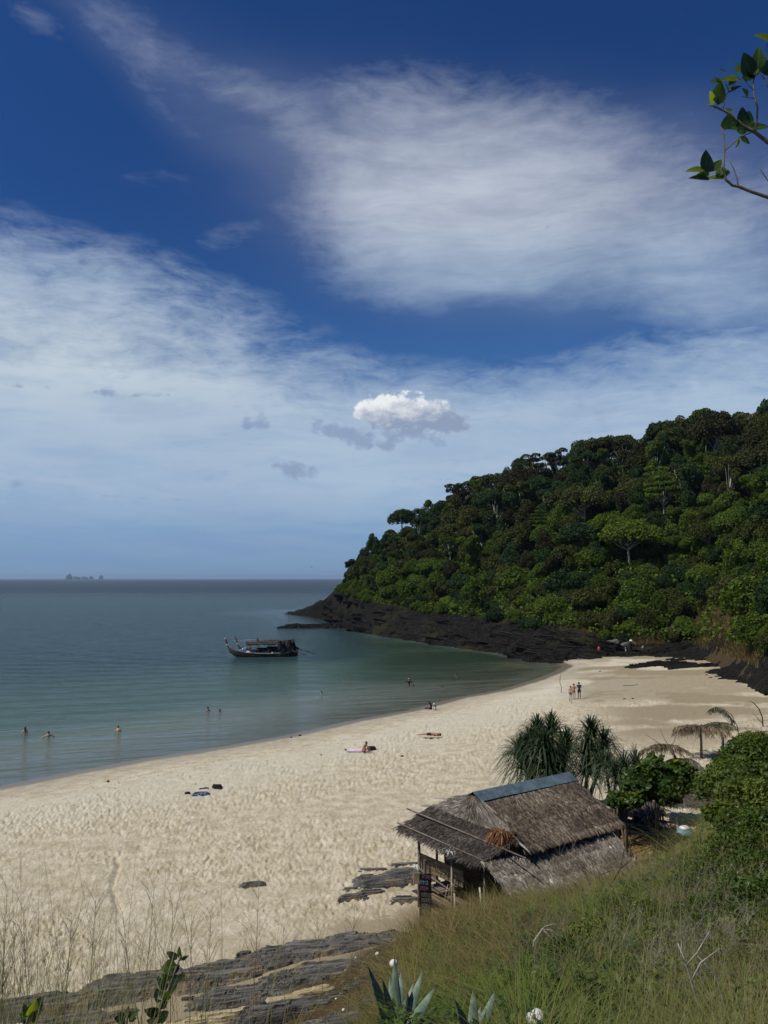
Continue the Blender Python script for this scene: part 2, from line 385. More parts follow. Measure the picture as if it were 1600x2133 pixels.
for p in HP:
    if p in foot:
        q = PY(p, *foot[p]); hb.append(q.y); zb.append(q.z); q = PY(p, ridge[p][0], ridge[p][1]); hr.append(q.y); zr.append(q.z-ridge[p][2])
    elif p < 700:
        hb.append({600: 300, 640: 272, 690: 238}[p]); zb.append({600: -.4, 640: 2.6, 690: 7.6}[p]); hr.append({600: 306, 640: 285, 690: 250}[p]); zr.append({600: -.2, 640: 3.0, 690: 8.6}[p])
    else:
        hb.append(78 if p == 1700 else 60); zb.append(4.0); hr.append(203); zr.append(54)
hb, zb, hr, zr = map(np.array, (hb, zb, hr, zr))
def head_h(x, y):
    x = np.asarray(x, float); y = np.asarray(y, float)
    p = pxof(x, y); pc = np.clip(p, 600, 2200)
    b, zb_, r, zr_ = (np.interp(pc, HP, k) for k in (hb, zb, hr, zr))
    wl = np.where(pc < 1178, yW(np.minimum(pc, 1178)), b-9)
    z0 = np.where(pc < 1178, -.1, np.maximum(zb_-2.2, .2))
    t0 = np.clip((y-wl)/np.maximum(b-wl, .5), -3, 1); t1 = np.clip((y-b)/(r-b), 0, 1); t2 = (y-r)
    z = z0+np.where(t0 > 0, (zb_-z0)*t0, np.maximum(zb_-z0, 1.5)*t0*.8) + (zr_-zb_)*(t1*1.12-.12*t1*t1)
    z = z - np.where(t2 > 0, t2*.55, 0)
    z = z - np.clip(600-p, 0, 1e3)*.12
    return z, t0, t1, t2
def ground_h(x, y):
    x = np.asarray(x, float); y = np.asarray(y, float)
    return np.maximum(np.maximum(beach_h(shore_dist(x, y)), fg_h(x, y)), head_h(x, y)[0])
def gz(x, y): return float(ground_h(np.array([x]), np.array([y]))[0])

def hit(px, row, y0=6.0, y1=330.0, lift=0.0):
    ys_ = np.concatenate([np.arange(y0, 60, .05), np.arange(60, y1, .25)])
    X = (px-800)/F; Y = (1066.5-row)/F
    cy = math.cos(PITCH)-Y*math.sin(PITCH); cz = math.sin(PITCH)+Y*math.cos(PITCH); k = ys_/cy
    g_ = ground_h(X*k, ys_)
    w_ = np.where(H0+cz*k <= g_+lift)[0]
    i = w_[0] if len(w_) else len(ys_)-1
    return Vector((X*k[i], ys_[i], float(g_[i])))

def polar_grid(pxs, ys):
    U, Yg = np.meshgrid((np.asarray(pxs, float)-800)/F, ys)
    n, m = U.shape
    idx = np.arange(n*m).reshape(n, m)
    fa = np.stack([idx[:-1, :-1], idx[:-1, 1:], idx[1:, 1:], idx[1:, :-1]], -1).reshape(-1, 4)
    return (U*Yg).ravel(), Yg.ravel(), fa
def ysteps(y0, y1, pxstep, h=12.3, cap=6.0):
    ys = [y0]
    while ys[-1] < y1:
        ys.append(ys[-1]+min(cap, max(.03, ys[-1]**2/(h*F)*pxstep)))
    return np.array(ys)

# ---------------------------------------------------------------- beach
def m_sand(g):
    p = pos(g); wet = g.attr('wet'); firm = g.attr('firm'); pale = g.attr('pale')
    n1 = g.noise(p, 1.3, 5, .6); n2 = g.noise(p, 9.0, 5, .65); n3 = g.noise(p, 60.0, 3, .6)
    mot = g.add(g.mul(n1, .5), g.add(g.mul(n2, .3), g.mul(n3, .25)))
    dry = g.mix(g.step(mot, .38, .66), (.41, .35, .225), (.66, .595, .46))
    c = g.mix(pale, dry, (.60, .565, .45))
    c = g.mix(firm, c, g.mix(n2, (.25, .205, .13), (.32, .27, .18)))
    c = g.mix(wet, c, (.165, .135, .095))
    sp = g.step(g.noise(p, 23.0, 2, .5), .70, .78, 0, .5)
    c = g.mix(g.mul(sp, g.m('SUBTRACT', 1.0, wet)), c, (.16, .12, .08))
    b = bump(g, g.add(g.mul(g.noise(p, 4.5, 6, .65), .8), g.mul(n3, .2)), g.lin(g.add(wet, firm), 0, 1, .9, .12), .14)
    return pbsdf(g, c, g.lin(wet, 0, 1, .92, .35), g.lin(wet, 0, 1, .15, .5), b)
M_SAND = mat('sand', m_sand)
ys = np.concatenate([ysteps(17, 140, 2.25), np.linspace(142, 420, 24)])
xg, yg, fa = polar_grid(np.arange(-140, 1741, 2.6), ys)
s_ = shore_dist(xg, yg)
p_ = pxof(xg, yg)
hz_ = beach_h(s_)-6*sstep(-s_, 0, 6)*sstep(yg, 125, 150)-8*sstep(yg, 144, 160)
wob = fbm(xg*.12, yg*.12, 3)*8-4
tramp = sstep(s_+wob*.5, 7.3, 9.3)                       # loose, trodden sand above the smooth swash band
firm1 = sstep(fbm(xg*.09+4, yg*.16, 21)+(fbm(xg*1.2, yg*1.6, 25)-.5)*.12, .46, .60)*sstep(p_, 1150, 1330)*sstep(yg, 52, 66)        # bare firm sand on the right
row_e = 1066.5+F*np.tan(np.arctan2(H0-hz_, yg)-0.0+PITCH)
firm2 = sstep(row_e-(2010-(p_-400)*.36)+ (fbm(xg*.8, yg*.8, 5)-.5)*130, -30, 60)*sstep(p_, 380, 560)*sstep(yg, 40, 34)
firm3 = sstep(p_, 1130, 1230)*sstep(yg, 76, 84)*sstep(fbm(xg*.1, yg*.1, 8), .38, .5)
firm = np.clip(firm1+firm2+firm3*.8, 0, 1)
dry = tramp*(1-firm)
# footprints: overlapping pits of two sizes, pushed-up rims
def pits(fr, seed, th=.85):
    wx = xg+(vnoise(xg*2, yg*2, seed+9)-.5)*.5; wy = yg+(vnoise(xg*2+5, yg*2, seed+19)-.5)*.5
    d, v, _, _ = cells(wx*fr*1.15+wy*fr*.3, wy*fr*.85, seed)
    r = .30+.16*v
    q = np.where(d < r, -(1-(d/r)**2), .35*np.exp(-((d-r)/.14)**2))
    return q*(v < th)
traf = .35+.9*sstep(fbm(xg*.16, yg*.22, 83), .36, .60)
rel = (pits(2.6, 31)*.070 + pits(4.2, 57)*.050 + pits(1.6, 23, .4)*.035)*traf + (fbm(xg*1.3, yg*1.3, 77, 5)-.5)*.07
hz_ = hz_ + rel*(dry*.95+.05) + firm*(fbm(xg*3, yg*3, 7)-.5)*.03 + tramp*pits(1.2, 91, .25)*.05*firm
hz_ = hz_ + (fbm(xg*.35, yg*.35, 14)-.5)*.10*tramp
# a shallow scoured trail across the sand
trail = np.abs((xg-(-10.4))-(yg-31)*(-.35)-np.sin(yg*1.3)*.12)
hz_ = hz_ - .10*np.exp(-(trail/.13)**2)*sstep(yg, 29.5, 31)*sstep(yg, 37, 35.5)*dry
s2 = s_+(fbm(xg*.5, yg*.5, 2)-.5)*.6
wet = np.clip(.80*sstep(-s2, -2.0, -1.0)+.2*sstep(-s2, -.8, 0)+.34*sstep(-s2, -6.5, -2.5), 0, 1)
pale = sstep(fbm(xg*.2, yg*.5, 61), .42, .62)*sstep(p_, 900, 1150)*sstep(p_, 1400, 1250)*sstep(yg, 78, 90)*(1-wet)
pale = np.clip(pale+.55*sstep(s_+wob*.5, 5.0, 8.0)*sstep(s_+wob*.5, 17, 10), 0, 1)
me = mesh_np('beach', np.stack([xg, yg, hz_], 1), fa, M_SAND, True, attrs={'wet': wet, 'firm': firm, 'pale': pale})
tag(link('beach', me), kind='structure')

# ---------------------------------------------------------------- sea
def m_sea(g):
    p = pos(g); dep = g.attr('dep'); wv_ = g.attr('wav'); far = g.attr('far')
    # ripples: long crests that run along the beach, chop on top
    q = g.map(p, (1, 1, 1), (0, 0, R(-17)))
    r1 = g.noise(g.map(q, (.10, .55, 1)), 1.0, 3, .5, .3)
    r2 = g.noise(g.map(q, (.5, 1.6, 1)), 1.0, 4, .6, .5)
    r3 = g.noise(g.map(p, (1.6, 3.6, 1)), 1.0, 4, .6, .4)
    r4 = g.noise(g.map(p, (.02, .10, 1)), 1.0, 4, .6, .4)
    h = g.add(g.add(g.mul(r1, .75), g.mul(g.mul(r2, .40), wv_)), g.add(g.mul(g.mul(r3, .13), wv_), g.mul(g.mul(r4, 2.2), far)))
    nb = bump(g, h, 1.0, 1.0)
    cn = g.noise(g.map(p, (.03, .06, 1)), 1.0, 4, .55, .5)
    body = g.mix(g.step(dep, .1, 2.0), (.19, .225, .18), (.056, .100, .082))
    body = g.mix(g.step(dep, 1.8, 5.6), body, (.022, .048, .050))
    body = g.mix(far, body, (.008, .028, .040))
    weed = g.mul(g.attr('weed'), g.step(cn, .40, .62))
    body = g.mix(g.mul(g.attr('weed'), .75), body, g.mix(g.step(dep, .1, 1.6), (.125, .125, .065), (.035, .062, .032)))
    body = g.mix(g.mul(weed, .85), body, (.018, .034, .016))
    d = g.node('ShaderNodeBsdfDiffuse', {'Color': body})
    tr = g.node('ShaderNodeBsdfTransparent', {'Color': (.80, .92, .86, 1)})
    op = g.m('SUBTRACT', 1.0, g.m('EXPONENT', g.mul(dep, -1.5)))
    under = g.node('ShaderNodeMixShader', {0: op, 1: tr, 2: d})
    gl = g.node('ShaderNodeBsdfGlossy', {'Color': (.95, .95, .93, 1), 'Roughness': g.lin(far, 0, 1, .10, .30), 'Normal': nb})
    fr = g.node('ShaderNodeFresnel', {'IOR': 1.33, 'Normal': nb})
    fr = g.m('MINIMUM', g.mul(fr, .88), g.lin(far, 0, 1, .70, .26))
    return g.node('ShaderNodeMixShader', {0: fr, 1: under, 2: gl})
M_SEA = mat('sea_water', m_sea)
ys = np.concatenate([ysteps(30, 700, 3.8, cap=10), np.geomspace(715, 24000, 60)])
xg, yg, fa = polar_grid(np.linspace(-1500, 1500, 500), ys)
s_ = shore_dist(xg, yg)
dep = np.maximum(0, -beach_h(s_)-.0)
dep = np.where(s_ < 0, np.minimum(-s_*.075*(.8+.5*fbm(xg*.03, yg*.03, 4))*(1+5*sstep(yg, 120, 160)), 7), 0)+.6*sstep(yg, 125, 150)+4*sstep(yg, 165, 215)
lee = sstep(pxof(xg, yg), 640, 800)*sstep(yg, 180, 120)
wav = .35+.65*sstep(-s_, 3, 30)
zz = .035*np.sin((yg*.955-xg*.30)*1.15+3*vnoise(xg*.05, yg*.08, 5))*sstep(yg, 260, 130)*sstep(-s_, 2, 14)*(1-.6*lee)
far = sstep(yg, 180, 900)
weed = sstep(pxof(xg, yg), 680, 860)*sstep(yg, 90, 104)*sstep(-s_, 1.0, 5.0)*sstep(yg, 190, 165)
me = mesh_np('sea', np.stack([xg, yg, zz], 1), fa, M_SEA, True, attrs={'dep': dep, 'wav': wav, 'far': far, 'weed': weed})
tag(link('sea', me), kind='structure')

# ---------------------------------------------------------------- headland ground (rock shelf below, soil above)
def m_head(g):
    p = pos(g); gr = g.attr('green'); tan = g.attr('tan')
    n = g.noise(g.map(p, (.5, .5, 2.5)), 1.2, 7, .65, .5); n2 = g.noise(p, 3.0, 5, .6)
    rock = g.mix(g.step(n, .35, .7), (.006, .006, .006), (.024, .023, .021))
    rock = g.mix(g.step(n2, .68, .80), rock, (.06, .056, .05))
    soil = g.mix(n2, (.018, .018, .009), (.035, .036, .014))
    c = g.mix(gr, rock, soil)
    c = g.mix(tan, c, g.mix(n2, (.085, .060, .030), (.15, .11, .055)))
    return pbsdf(g, c, .9, .06, bump(g, g.add(n, g.mul(n2, .3)), .9, .5))
M_HEAD = mat('headland_rock', m_head)
ys = np.concatenate([ysteps(84, 225, 2.2, h=11, cap=.8), np.linspace(226, 330, 60)])
xg, yg, fa = polar_grid(np.concatenate([np.arange(570, 1650, 2.5), np.arange(1660, 2400, 25)]), ys)
z, t0, t1, t2 = head_h(xg, yg)
# tilted strata: ridged noise stretched along the shore
ca, sa = math.cos(R(-28)), math.sin(R(-28))
u = xg*ca-yg*sa; v = xg*sa+yg*ca
st = np.abs(fbm(u*.10, v*.55, 41, 5, .55)-.5)*2
st2 = np.abs(fbm(u*.35, v*1.6, 47, 4, .55)-.5)*2
rockz = sstep(t0, -.5, .1)*(1-sstep(t1, .0, .06))
z = z + rockz*((.45-st)*2.0+(.4-st2)*.9)*np.where(pxof(xg, yg) < 1240, 1, .35) + (fbm(xg*.15, yg*.15, 6)-.5)*2.0*t1
green = sstep(t1+(fbm(xg*.2, yg*.2, 9)-.5)*.10, .0, .03)*sstep(pxof(xg, yg), 695, 712)
tan = sstep(fbm(xg*.12, yg*.12, 19), .45, .6)*sstep(t1, 0, .02)*sstep(t1, .14, .06)
p_ = pxof(xg, yg)
tan = np.clip(tan*.8*(sstep(p_, 960, 760)+sstep(p_, 1130, 1200))+sstep(p_, 1452, 1475)*sstep(p_, 1565, 1540)*sstep(t1, .16, .09)*sstep(t1, -.01, .01), 0, 1)
me = mesh_np('headland', np.stack([xg, yg, z-.05], 1), fa, M_HEAD, True, attrs={'green': green, 'tan': tan})
tag(link('headland', me), kind='structure')

# ---------------------------------------------------------------- foreground hillside
def m_hill(g):
    p = pos(g); so = g.attr('sandy'); n = g.noise(p, 1.1, 6, .6, .3); n2 = g.noise(p, 7.0, 5, .65); n3 = g.noise(p, 30.0, 4, .6)
    c = g.mix(g.step(n, .35, .65), (.07, .045, .022), (.04, .032, .016))
    c = g.mix(g.step(n2, .5, .75), c, (.16, .125, .075))
    c = g.mix(so, c, g.mix(n2, (.27, .22, .14), (.36, .30, .20)))
    c = g.mix(g.step(n3, .62, .72), c, (.04, .04, .02))
    return pbsdf(g, c, .95, .1, bump(g, g.add(g.mul(n2, .7), g.mul(n3, .3)), .7, .12))
M_HILL = mat('hillside_soil', m_hill)
xg, yg, fa = polar_grid(np.concatenate([np.arange(-1400, -100, 40), np.arange(-100, 1720, 12), np.arange(1730, 2800, 40)]), np.concatenate([np.arange(.6, 60, .14), np.arange(60, 110, 1.5)]))
z = fg_h(xg, yg)
z = z+(fbm(xg*1.2, yg*1.2, 71, 5)-.5)*.30*sstep(z, 1.0, 2.0)
sandy = sstep(z, 1.9, 1.2)
me = mesh_np('hillside', np.stack([xg, yg, z], 1), fa, M_HILL, True, attrs={'sandy': sandy})
tag(link('hillside', me), kind='structure')

# ---------------------------------------------------------------- foliage builders
def unit(n, rs):
    d = rs.normal(size=(n, 3)); return d/np.linalg.norm(d, axis=1)[:, None]
def leaf_cloud(name, lobes, n, leaf, rs, mats, up=.5, flat=.0, lo=-.35, aspect=.6, inner=.78, layers=0):
    """leaves spread through the outer part of overlapping lobes (cx,cy,cz,rx,ry,rz)"""
    L = np.array(lobes, float)
    wgt = (L[:, 3]*L[:, 4]+L[:, 3]*L[:, 5])**1.0; wgt /= wgt.sum()
    k = rs.choice(len(L), n, p=wgt)
    d = unit(n, rs); bad = d[:, 2] < lo; d[bad, 2] *= -rs.rand(bad.sum())
    d /= np.linalg.norm(d, axis=1)[:, None]
    rr = inner+(1-inner)*rs.rand(n)**.5
    rr *= .86+.28*vnoise(d[:, 0]*2.3+k*3.1, d[:, 1]*2.3+d[:, 2]*2.9, 5)
    c = L[k, :3]+d*L[k, 3:]*rr[:, None]
    if layers: c[:, 2] = np.round(c[:, 2]/layers)*layers+rs.normal(size=n)*layers*.12
    nrm = d*(1-up)+np.array([0, 0, up])+rs.normal(size=(n, 3))*.75
    nrm /= np.linalg.norm(nrm, axis=1)[:, None]
    t = np.cross(nrm, unit(n, rs)); t /= np.linalg.norm(t, axis=1)[:, None]
    b = np.cross(nrm, t)
    s = leaf*(.55+.9*rs.rand(n))[:, None]
    P = np.stack([c-t*s*.5, c+b*s*aspect*.5-t*s*.05+nrm*s*.06, c+t*s*.55, c-b*s*aspect*.5-t*s*.05+nrm*s*.06], 1).reshape(-1, 3)
    f = np.arange(4*n).reshape(n, 4)
    lv = rs.rand(len(L))
    v = np.clip(.20+.55*lv[k]+.3*(rs.rand(n)-.3), 0, 1)
    return mesh_np(name, P, f, mats, False, attrs={'v': np.repeat(v, 4)})
def limb_tree(h, r, spread, rs, nl=6, bend=.15, fork=.45, n=6):
    mb = MB()
    top = Vector((rs.normal()*bend*h*.4, rs.normal()*bend*h*.4, h*.72))
    mid = Vector((rs.normal()*bend*h*.3, rs.normal()*bend*h*.3, h*.38))
    mb.tube([(0, 0, -1.0), mid, top], [r*1.25, r*.85, r*.45], n)
    for i in range(nl):
        a = 2*math.pi*(i+rs.rand()*.6)/nl; s0 = fork+(1-fork)*rs.rand()*.7
        p0 = mid.lerp(top, max(0, (s0-.5)*2))
        p2 = Vector((math.cos(a)*spread*(.6+.5*rs.rand()), math.sin(a)*spread*(.6+.5*rs.rand()), h*(.72+.22*rs.rand())))
        p1 = p0.lerp(p2, .5)+Vector((0, 0, -h*.05))
        mb.tube([p0, p1, p2], [r*.42, r*.26, r*.09], 5)
    return mb
rs = np.random.RandomState(3)
M_BARK = worn('bark', (.10, .075, .05), (.22, .18, .13), 3, .9, (1, 1, .3), .6, .05)
M_BARKP = worn('pale_bark', (.30, .27, .22), (.46, .43, .37), 3, .85, (1, 1, .3), .5, .04)
ML = {
 'dark green': leafmat('leaf_dark_green', (.013, .029, .008), (.040, .073, .018), (.024, .052, .014), .22),
 'olive': leafmat('leaf_olive', (.028, .040, .008), (.075, .092, .018), (.062, .064, .014), .22),
 'brownish': leafmat('leaf_brownish', (.022, .024, .008), (.050, .046, .014), (.034, .040, .011), .18),
 'fresh green': leafmat('leaf_fresh_green', (.034, .066, .009), (.112, .165, .020), (.086, .120, .013), .30),
 'lime': leafmat('leaf_lime', (.09, .15, .015), (.20, .28, .03), None, .35)}
def dome(R_, hgt, z0, n, rs, r0=.30):
    l = []
    for i in range(n):
        a = 2.4*i+rs.rand(); q = math.sqrt((i+.5)/n)*.82
        rr = R_*(r0+.16*rs.rand())
        l.append((math.cos(a)*q*R_, math.sin(a)*q*R_, z0+hgt*(1-q*q*.95)*(.70+.42*rs.rand()), rr, rr*(.8+.4*rs.rand()), rr*(.75+.35*rs.rand())))
    return l
crowns = {}
crowns['dome'] = [(leaf_cloud('tree_crown', dome(4.8, 4.6, 3.2, 26, rs, .24), 9000, .46, rs, ML['dark green'], .22, lo=-.6), limb_tree(8.5, .26, 3.0, rs).mesh('tree_trunk', M_BARK, True)) for _ in range(3)]
crowns['umbrella'] = [(leaf_cloud('tree_crown', dome(5.8, 3.0, 4.6, 30, rs, .20), 9000, .42, rs, ML['brownish'], .35, lo=-.4), limb_tree(8.6, .24, 4.6, rs, 9).mesh('tree_trunk', M_BARKP, True)) for _ in range(3)]
crowns['tall'] = [(leaf_cloud('tree_crown', dome(3.6, 6.4, 2.4, 26, rs, .32), 9000, .44, rs, ML['olive'], .22, lo=-.7), limb_tree(10, .24, 2.0, rs).mesh('tree_trunk', M_BARK, True)) for _ in range(3)]
crowns['shrub'] = [(leaf_cloud('bush_foliage', dome(2.8, 3.0, .2, 18, rs, .30), 5500, .36, rs, ML['fresh green'], .22, lo=-.8), limb_tree(2.4, .08, 1.4, rs, 7).mesh('bush_stems', M_BARK, True)) for _ in range(4)]
crowns['layered'] = [(leaf_cloud('tree_crown', dome(4.4, 5.0, 4.0, 17, rs, .30), 5000, .42, rs, ML['fresh green'], .75, lo=0, layers=1.15), limb_tree(9.5, .20, 3.4, rs, 12, fork=.2).mesh('tree_trunk', M_BARKP, True)) for _ in range(2)]
crowns['draped'] = [(leaf_cloud('tree_crown', [(rs.normal()*.9, rs.normal()*.9, 1.2+i*1.05, .9+.5*rs.rand(), .9+.5*rs.rand(), 1.2+.6*rs.rand()) for i in range(9)]+[(rs.normal()*1.6, rs.normal()*1.6, 8.5+rs.rand()*2, 1.5, 1.4, 1.0) for _ in range(4)], 7500, .40, rs, ML['olive'], .15, lo=-.9), limb_tree(10.5, .2, 1.6, rs).mesh('tree_trunk', M_BARKP, True)) for _ in range(3)]
crowns['airy'] = [(leaf_cloud('tree_crown', [(math.cos(i*2.4)*(1.2+1.8*rs.rand()), math.sin(i*2.4)*(1.2+1.8*rs.rand()), 5.0+4.5*rs.rand(), .9+.5*rs.rand(), .9+.5*rs.rand(), .5+.3*rs.rand()) for i in range(16)], 3600, .38, rs, ML['olive'], .4, lo=-.5), limb_tree(10.5, .17, 3.0, rs, 14, fork=.25).mesh('tree_trunk', M_BARKP, True)) for _ in range(3)]
def plant(kind, x, y, z, s, colour, rz, name='tree'):
    cm, tm = crowns[kind][RS.randint(len(crowns[kind]))]
    root = bpy.data.objects.new(name, None); COL.objects.link(root); root.location = (x, y, z); root.rotation_euler = (RS.normal()*.05, RS.normal()*.05, rz); root.scale = (s*(.75+.5*RS.rand()), s*(.75+.5*RS.rand()), s*(.8+.45*RS.rand()))
    c = link('crown' if name == 'tree' else 'foliage', cm, root)
    c.material_slots[0].link = 'OBJECT'; c.material_slots[0].material = ML[colour]
    link('trunk' if name == 'tree' else 'stems', tm, root)
    return root
FOREST = []
pts = []
SPF = .88
def far_enough(x, y, d):
    d = d*SPF
    for a, b, e in pts:
        if (a-x)**2+(b-y)**2 < ((d+e)/2)**2: return False
    return True
def head_at(px, t):
    b = np.interp(px, HP, hb); r = np.interp(px, HP, hr); y = b+(r-b)*t; x = (px-800)/F*y
    return x, y, float(head_h(np.array([x]), np.array([y]))[0][0])
COLSEL = {'draped': ['fresh green', 'olive', 'dark green'], 'airy': ['olive', 'brownish', 'fresh green'], 'dome': ['dark green', 'dark green', 'olive'], 'umbrella': ['brownish', 'brownish', 'olive'], 'tall': ['olive', 'dark green', 'brownish']}
# a few picked individuals first
for px, t, kind, s, colour in [(1560, .93, 'dome', 1.25, 'dark green'), (1480, .95, 'dome', 1.3, 'dark green'), (1620, .97, 'dome', 1.2, 'dark green'), (1385, .97, 'dome', 1.0, 'dark green'), (1430, .88, 'dome', .9, 'fresh green'), (1190, .99, 'dome', .75, 'dark green'),
        (1270, .95, 'umbrella', 1.15, 'brownish'), (1000, .99, 'dome', .8, 'olive'), (840, 1.0, 'dome', .85, 'dark green'), (1500, .74, 'umbrella', 1.3, 'brownish'), (1440, .50, 'layered', 1.15, 'fresh green'), (1385, .47, 'layered', 1.0, 'fresh green'),
        (1200, .52, 'umbrella', 1.15, 'brownish'), (1590, .55, 'umbrella', 1.15, 'brownish'), (1130, .44, 'layered', .9, 'fresh green'), (980, .55, 'tall', 1.0, 'olive')]:
    x, y, z = head_at(px, t); pts.append((x, y, 5.5*s)); o = plant(kind, x, y, z-.3, s, colour, RS.rand()*6); FOREST.append((o, px, t, kind, colour))
tries = 0
while tries < 9000 and len(FOREST) < 296:
    tries += 1
    px = 730+RS.rand()*960; t = .20+RS.rand()*.86
    tm = .22+.12*vnoise(np.array([px*.012]), np.array([1.0]), 3)[0]
    if t < tm: continue
    tip = min(1, max(.42, (px-700)/260))
    x, y, z = head_at(px, t)
    d = (5.6 if t > .5 else 5.0)*tip
    if not far_enough(x, y, d): continue
    pts.append((x, y, d))
    if t > .86: kind = RS.choice(['dome', 'dome', 'tall', 'draped'] if t > .93 or px < 900 else ['dome', 'tall', 'umbrella', 'airy'])
    else: kind = RS.choice(['dome', 'umbrella', 'tall', 'draped', 'airy', 'draped', 'tall'])
    if .22 < t < .42 and RS.rand() < .5: colour = 'fresh green'
    else: colour = RS.choice(COLSEL[kind])
    s = tip*(.62+.62*RS.rand()**1.5)*(1.0 if t > .4 else .85)
    if t > .93: s = min(s, .95*max(tip, .5))
    o = plant(kind, x, y, z-.3, s, colour, RS.rand()*6); FOREST.append((o, px, t, kind, colour))
pts = []; NT_ = len(FOREST); tries = 0
while tries < 12000 and len(FOREST)-NT_ < 296:
    tries += 1
    px = 708+RS.rand()*960; t = .004+RS.rand()*.46 if px > 800 else .01+RS.rand()*.95
    d = 3.1 if px > 800 else 2.2
    x, y, z = head_at(px, t)
    if 1452 < px < 1562 and t < .12: continue
    if not far_enough(x, y, d*(.75+.6*min(t, .4)/.4)): continue
    if t < .035 and vnoise(np.array([px*.02]), np.array([7.0]), 8)[0] > .5: continue
    pts.append((x, y, d))
    colour = RS.choice(['fresh green', 'fresh green', 'olive', 'dark green'] if t < .4 else ['olive', 'dark green'])
    s = (.52+.75*RS.rand()**1.5)*(1 if px > 800 else .62)*(1 if t > .08 else .75)
    o = plant('shrub', x, y, z-.2, s, colour, RS.rand()*6, 'bush'); FOREST.append((o, px, t, 'shrub', colour))
# a lime green creeper patch low on the slope
for px, row, s in ((930, 1262, .62), (955, 1275, .6), (948, 1252, .5)):
    b = np.interp(px, HP, hb); p = PY(px, row, b+3)
    o = plant('shrub', p.x, p.y, float(head_h(np.array([p.x]), np.array([p.y]))[0][0])+.6, s, 'lime', RS.rand()*6, 'bush')
    FOREST.append((o, px, .03, 'creeper', 'lime'))
SHAPE = {'dome': 'round-topped', 'umbrella': 'flat spreading', 'tall': 'tall bushy', 'shrub': 'leafy', 'creeper': 'large-leaved', 'layered': 'tiered pale-trunked', 'draped': 'vine-draped', 'airy': 'thin-crowned'}
cellsd = {}
for o, px, t, kind, colour in FOREST:
    hx = 'over the seaward point' if px < 850 else 'over the outer rocks' if px < 1010 else 'over the inner rocks' if px < 1190 else 'over the far sand' if px < 1330 else 'behind the rock rib' if px < 1480 else 'near right edge'
    vy = 'on the skyline' if t > .9 else 'under the crest' if t > .72 else 'high on slope' if t > .5 else 'at mid slope' if t > .3 else 'low on slope' if t > .08 else 'at slope foot'
    cellsd.setdefault((kind, colour, vy, hx), []).append((px, o))
ORD = ['first', 'second', 'third', 'fourth', 'fifth', 'sixth', 'seventh', 'eighth', 'ninth', 'tenth', 'eleventh', 'twelfth', 'thirteenth', 'fourteenth', 'fifteenth', 'sixteenth', 'seventeenth', 'eighteenth', 'nineteenth', 'twentieth']
for (kind, colour, vy, hx), l in cellsd.items():
    l.sort(key=lambda q: q[0])
    for i, (px, o) in enumerate(l):
        pre = '' if len(l) == 1 else (ORD[i]+' from left, ')
        isb = kind in ('shrub', 'creeper')
        tag(o, pre+SHAPE[kind]+' '+colour+(' bush ' if isb else ' tree ')+vy+' '+hx, 'bush' if isb else 'tree', 'bushes on the headland' if isb else 'trees on the headland')

n = 95000
t = RS.rand(n)**1.1*1.02+.012; px = 706+RS.rand(n)*960
yy = np.interp(px, HP, hb); yy = yy+(np.interp(px, HP, hr)-yy)*t; xx = (px-800)/F*yy
k = vnoise(xx*.22, yy*.22, 51) > .30-.2*t
xx, yy = xx[k], yy[k]; zz = head_h(xx, yy)[0]; n = len(xx)
c = np.stack([xx, yy, zz+RS.rand(n)*2.1*np.clip((pxof(xx, yy)-680)/200, .4, 1)], 1)
nr = unit(n, RS)*.8+np.array([0, -.2, .7]); nr /= np.linalg.norm(nr, axis=1)[:, None]
tt = np.cross(nr, unit(n, RS)); tt /= np.linalg.norm(tt, axis=1)[:, None]; bb = np.cross(nr, tt)
sz = (.35+.55*RS.rand(n))[:, None]
Pq = np.stack([c-tt*sz*.5, c+bb*sz*.32, c+tt*sz*.5, c-bb*sz*.32], 1).reshape(-1, 3)
me = mesh_np('undergrowth', Pq, np.arange(4*n).reshape(n, 4), ML['fresh green'], False, attrs={'v': np.repeat(np.clip(vnoise(xx*.15, yy*.15, 4)*.8+.3*(RS.rand(n)-.5), 0, 1), 4)})
tag(link('undergrowth', me), 'leafy undergrowth filling the gaps between the headland trees', 'undergrowth', kind='stuff')

# dry tawny grass along the foot of the slope: nobody could count it
def blades(name, xs, ys_, zs, h, w_, rs, mats, lean=.35, segs=3, droop=.5, vv=None, az=None):
    n = len(xs); a = rs.rand(n)*2*math.pi if az is None else az
    hh = h*(.55+.75*rs.rand(n)); le = lean*(.3+1.2*rs.rand(n))
    side = np.stack([-np.sin(a), np.cos(a), np.zeros(n)], 1); fw = np.stack([np.cos(a), np.sin(a), np.zeros(n)], 1)
    base = np.stack([xs, ys_, zs], 1); V = []
    for k in range(segs+1):
        t = k/segs
        c = base+fw*(hh*le*(t+droop*t*t))[:, None]+np.array([0, 0, 1])*(hh*(t-.30*droop*t*t*le*2))[:, None]
        wd = (w_*(1-t)**.7*(.6+.8*rs.rand(n)) if k < segs else np.zeros(n)+w_*.06)
        V += [c-side*wd[:, None]*.5, c+side*wd[:, None]*.5]
    V = np.stack(V, 1).reshape(-1, 3); m = 2*(segs+1)
    q = np.array([[2*k, 2*k+1, 2*k+3, 2*k+2] for k in range(segs)])
    f = (np.arange(n)[:, None, None]*m+q[None]).reshape(-1, 4)
    v = rs.rand(n) if vv is None else vv
    return mesh_np(name, V, f, mats, False, attrs={'v': np.repeat(np.clip(v, 0, 1), m)})
M_DRYG = leafmat('dry_grass', (.085, .062, .028), (.21, .155, .075), None, .25, .7, .1, 0)
xs, ys2, zs = [], [], []
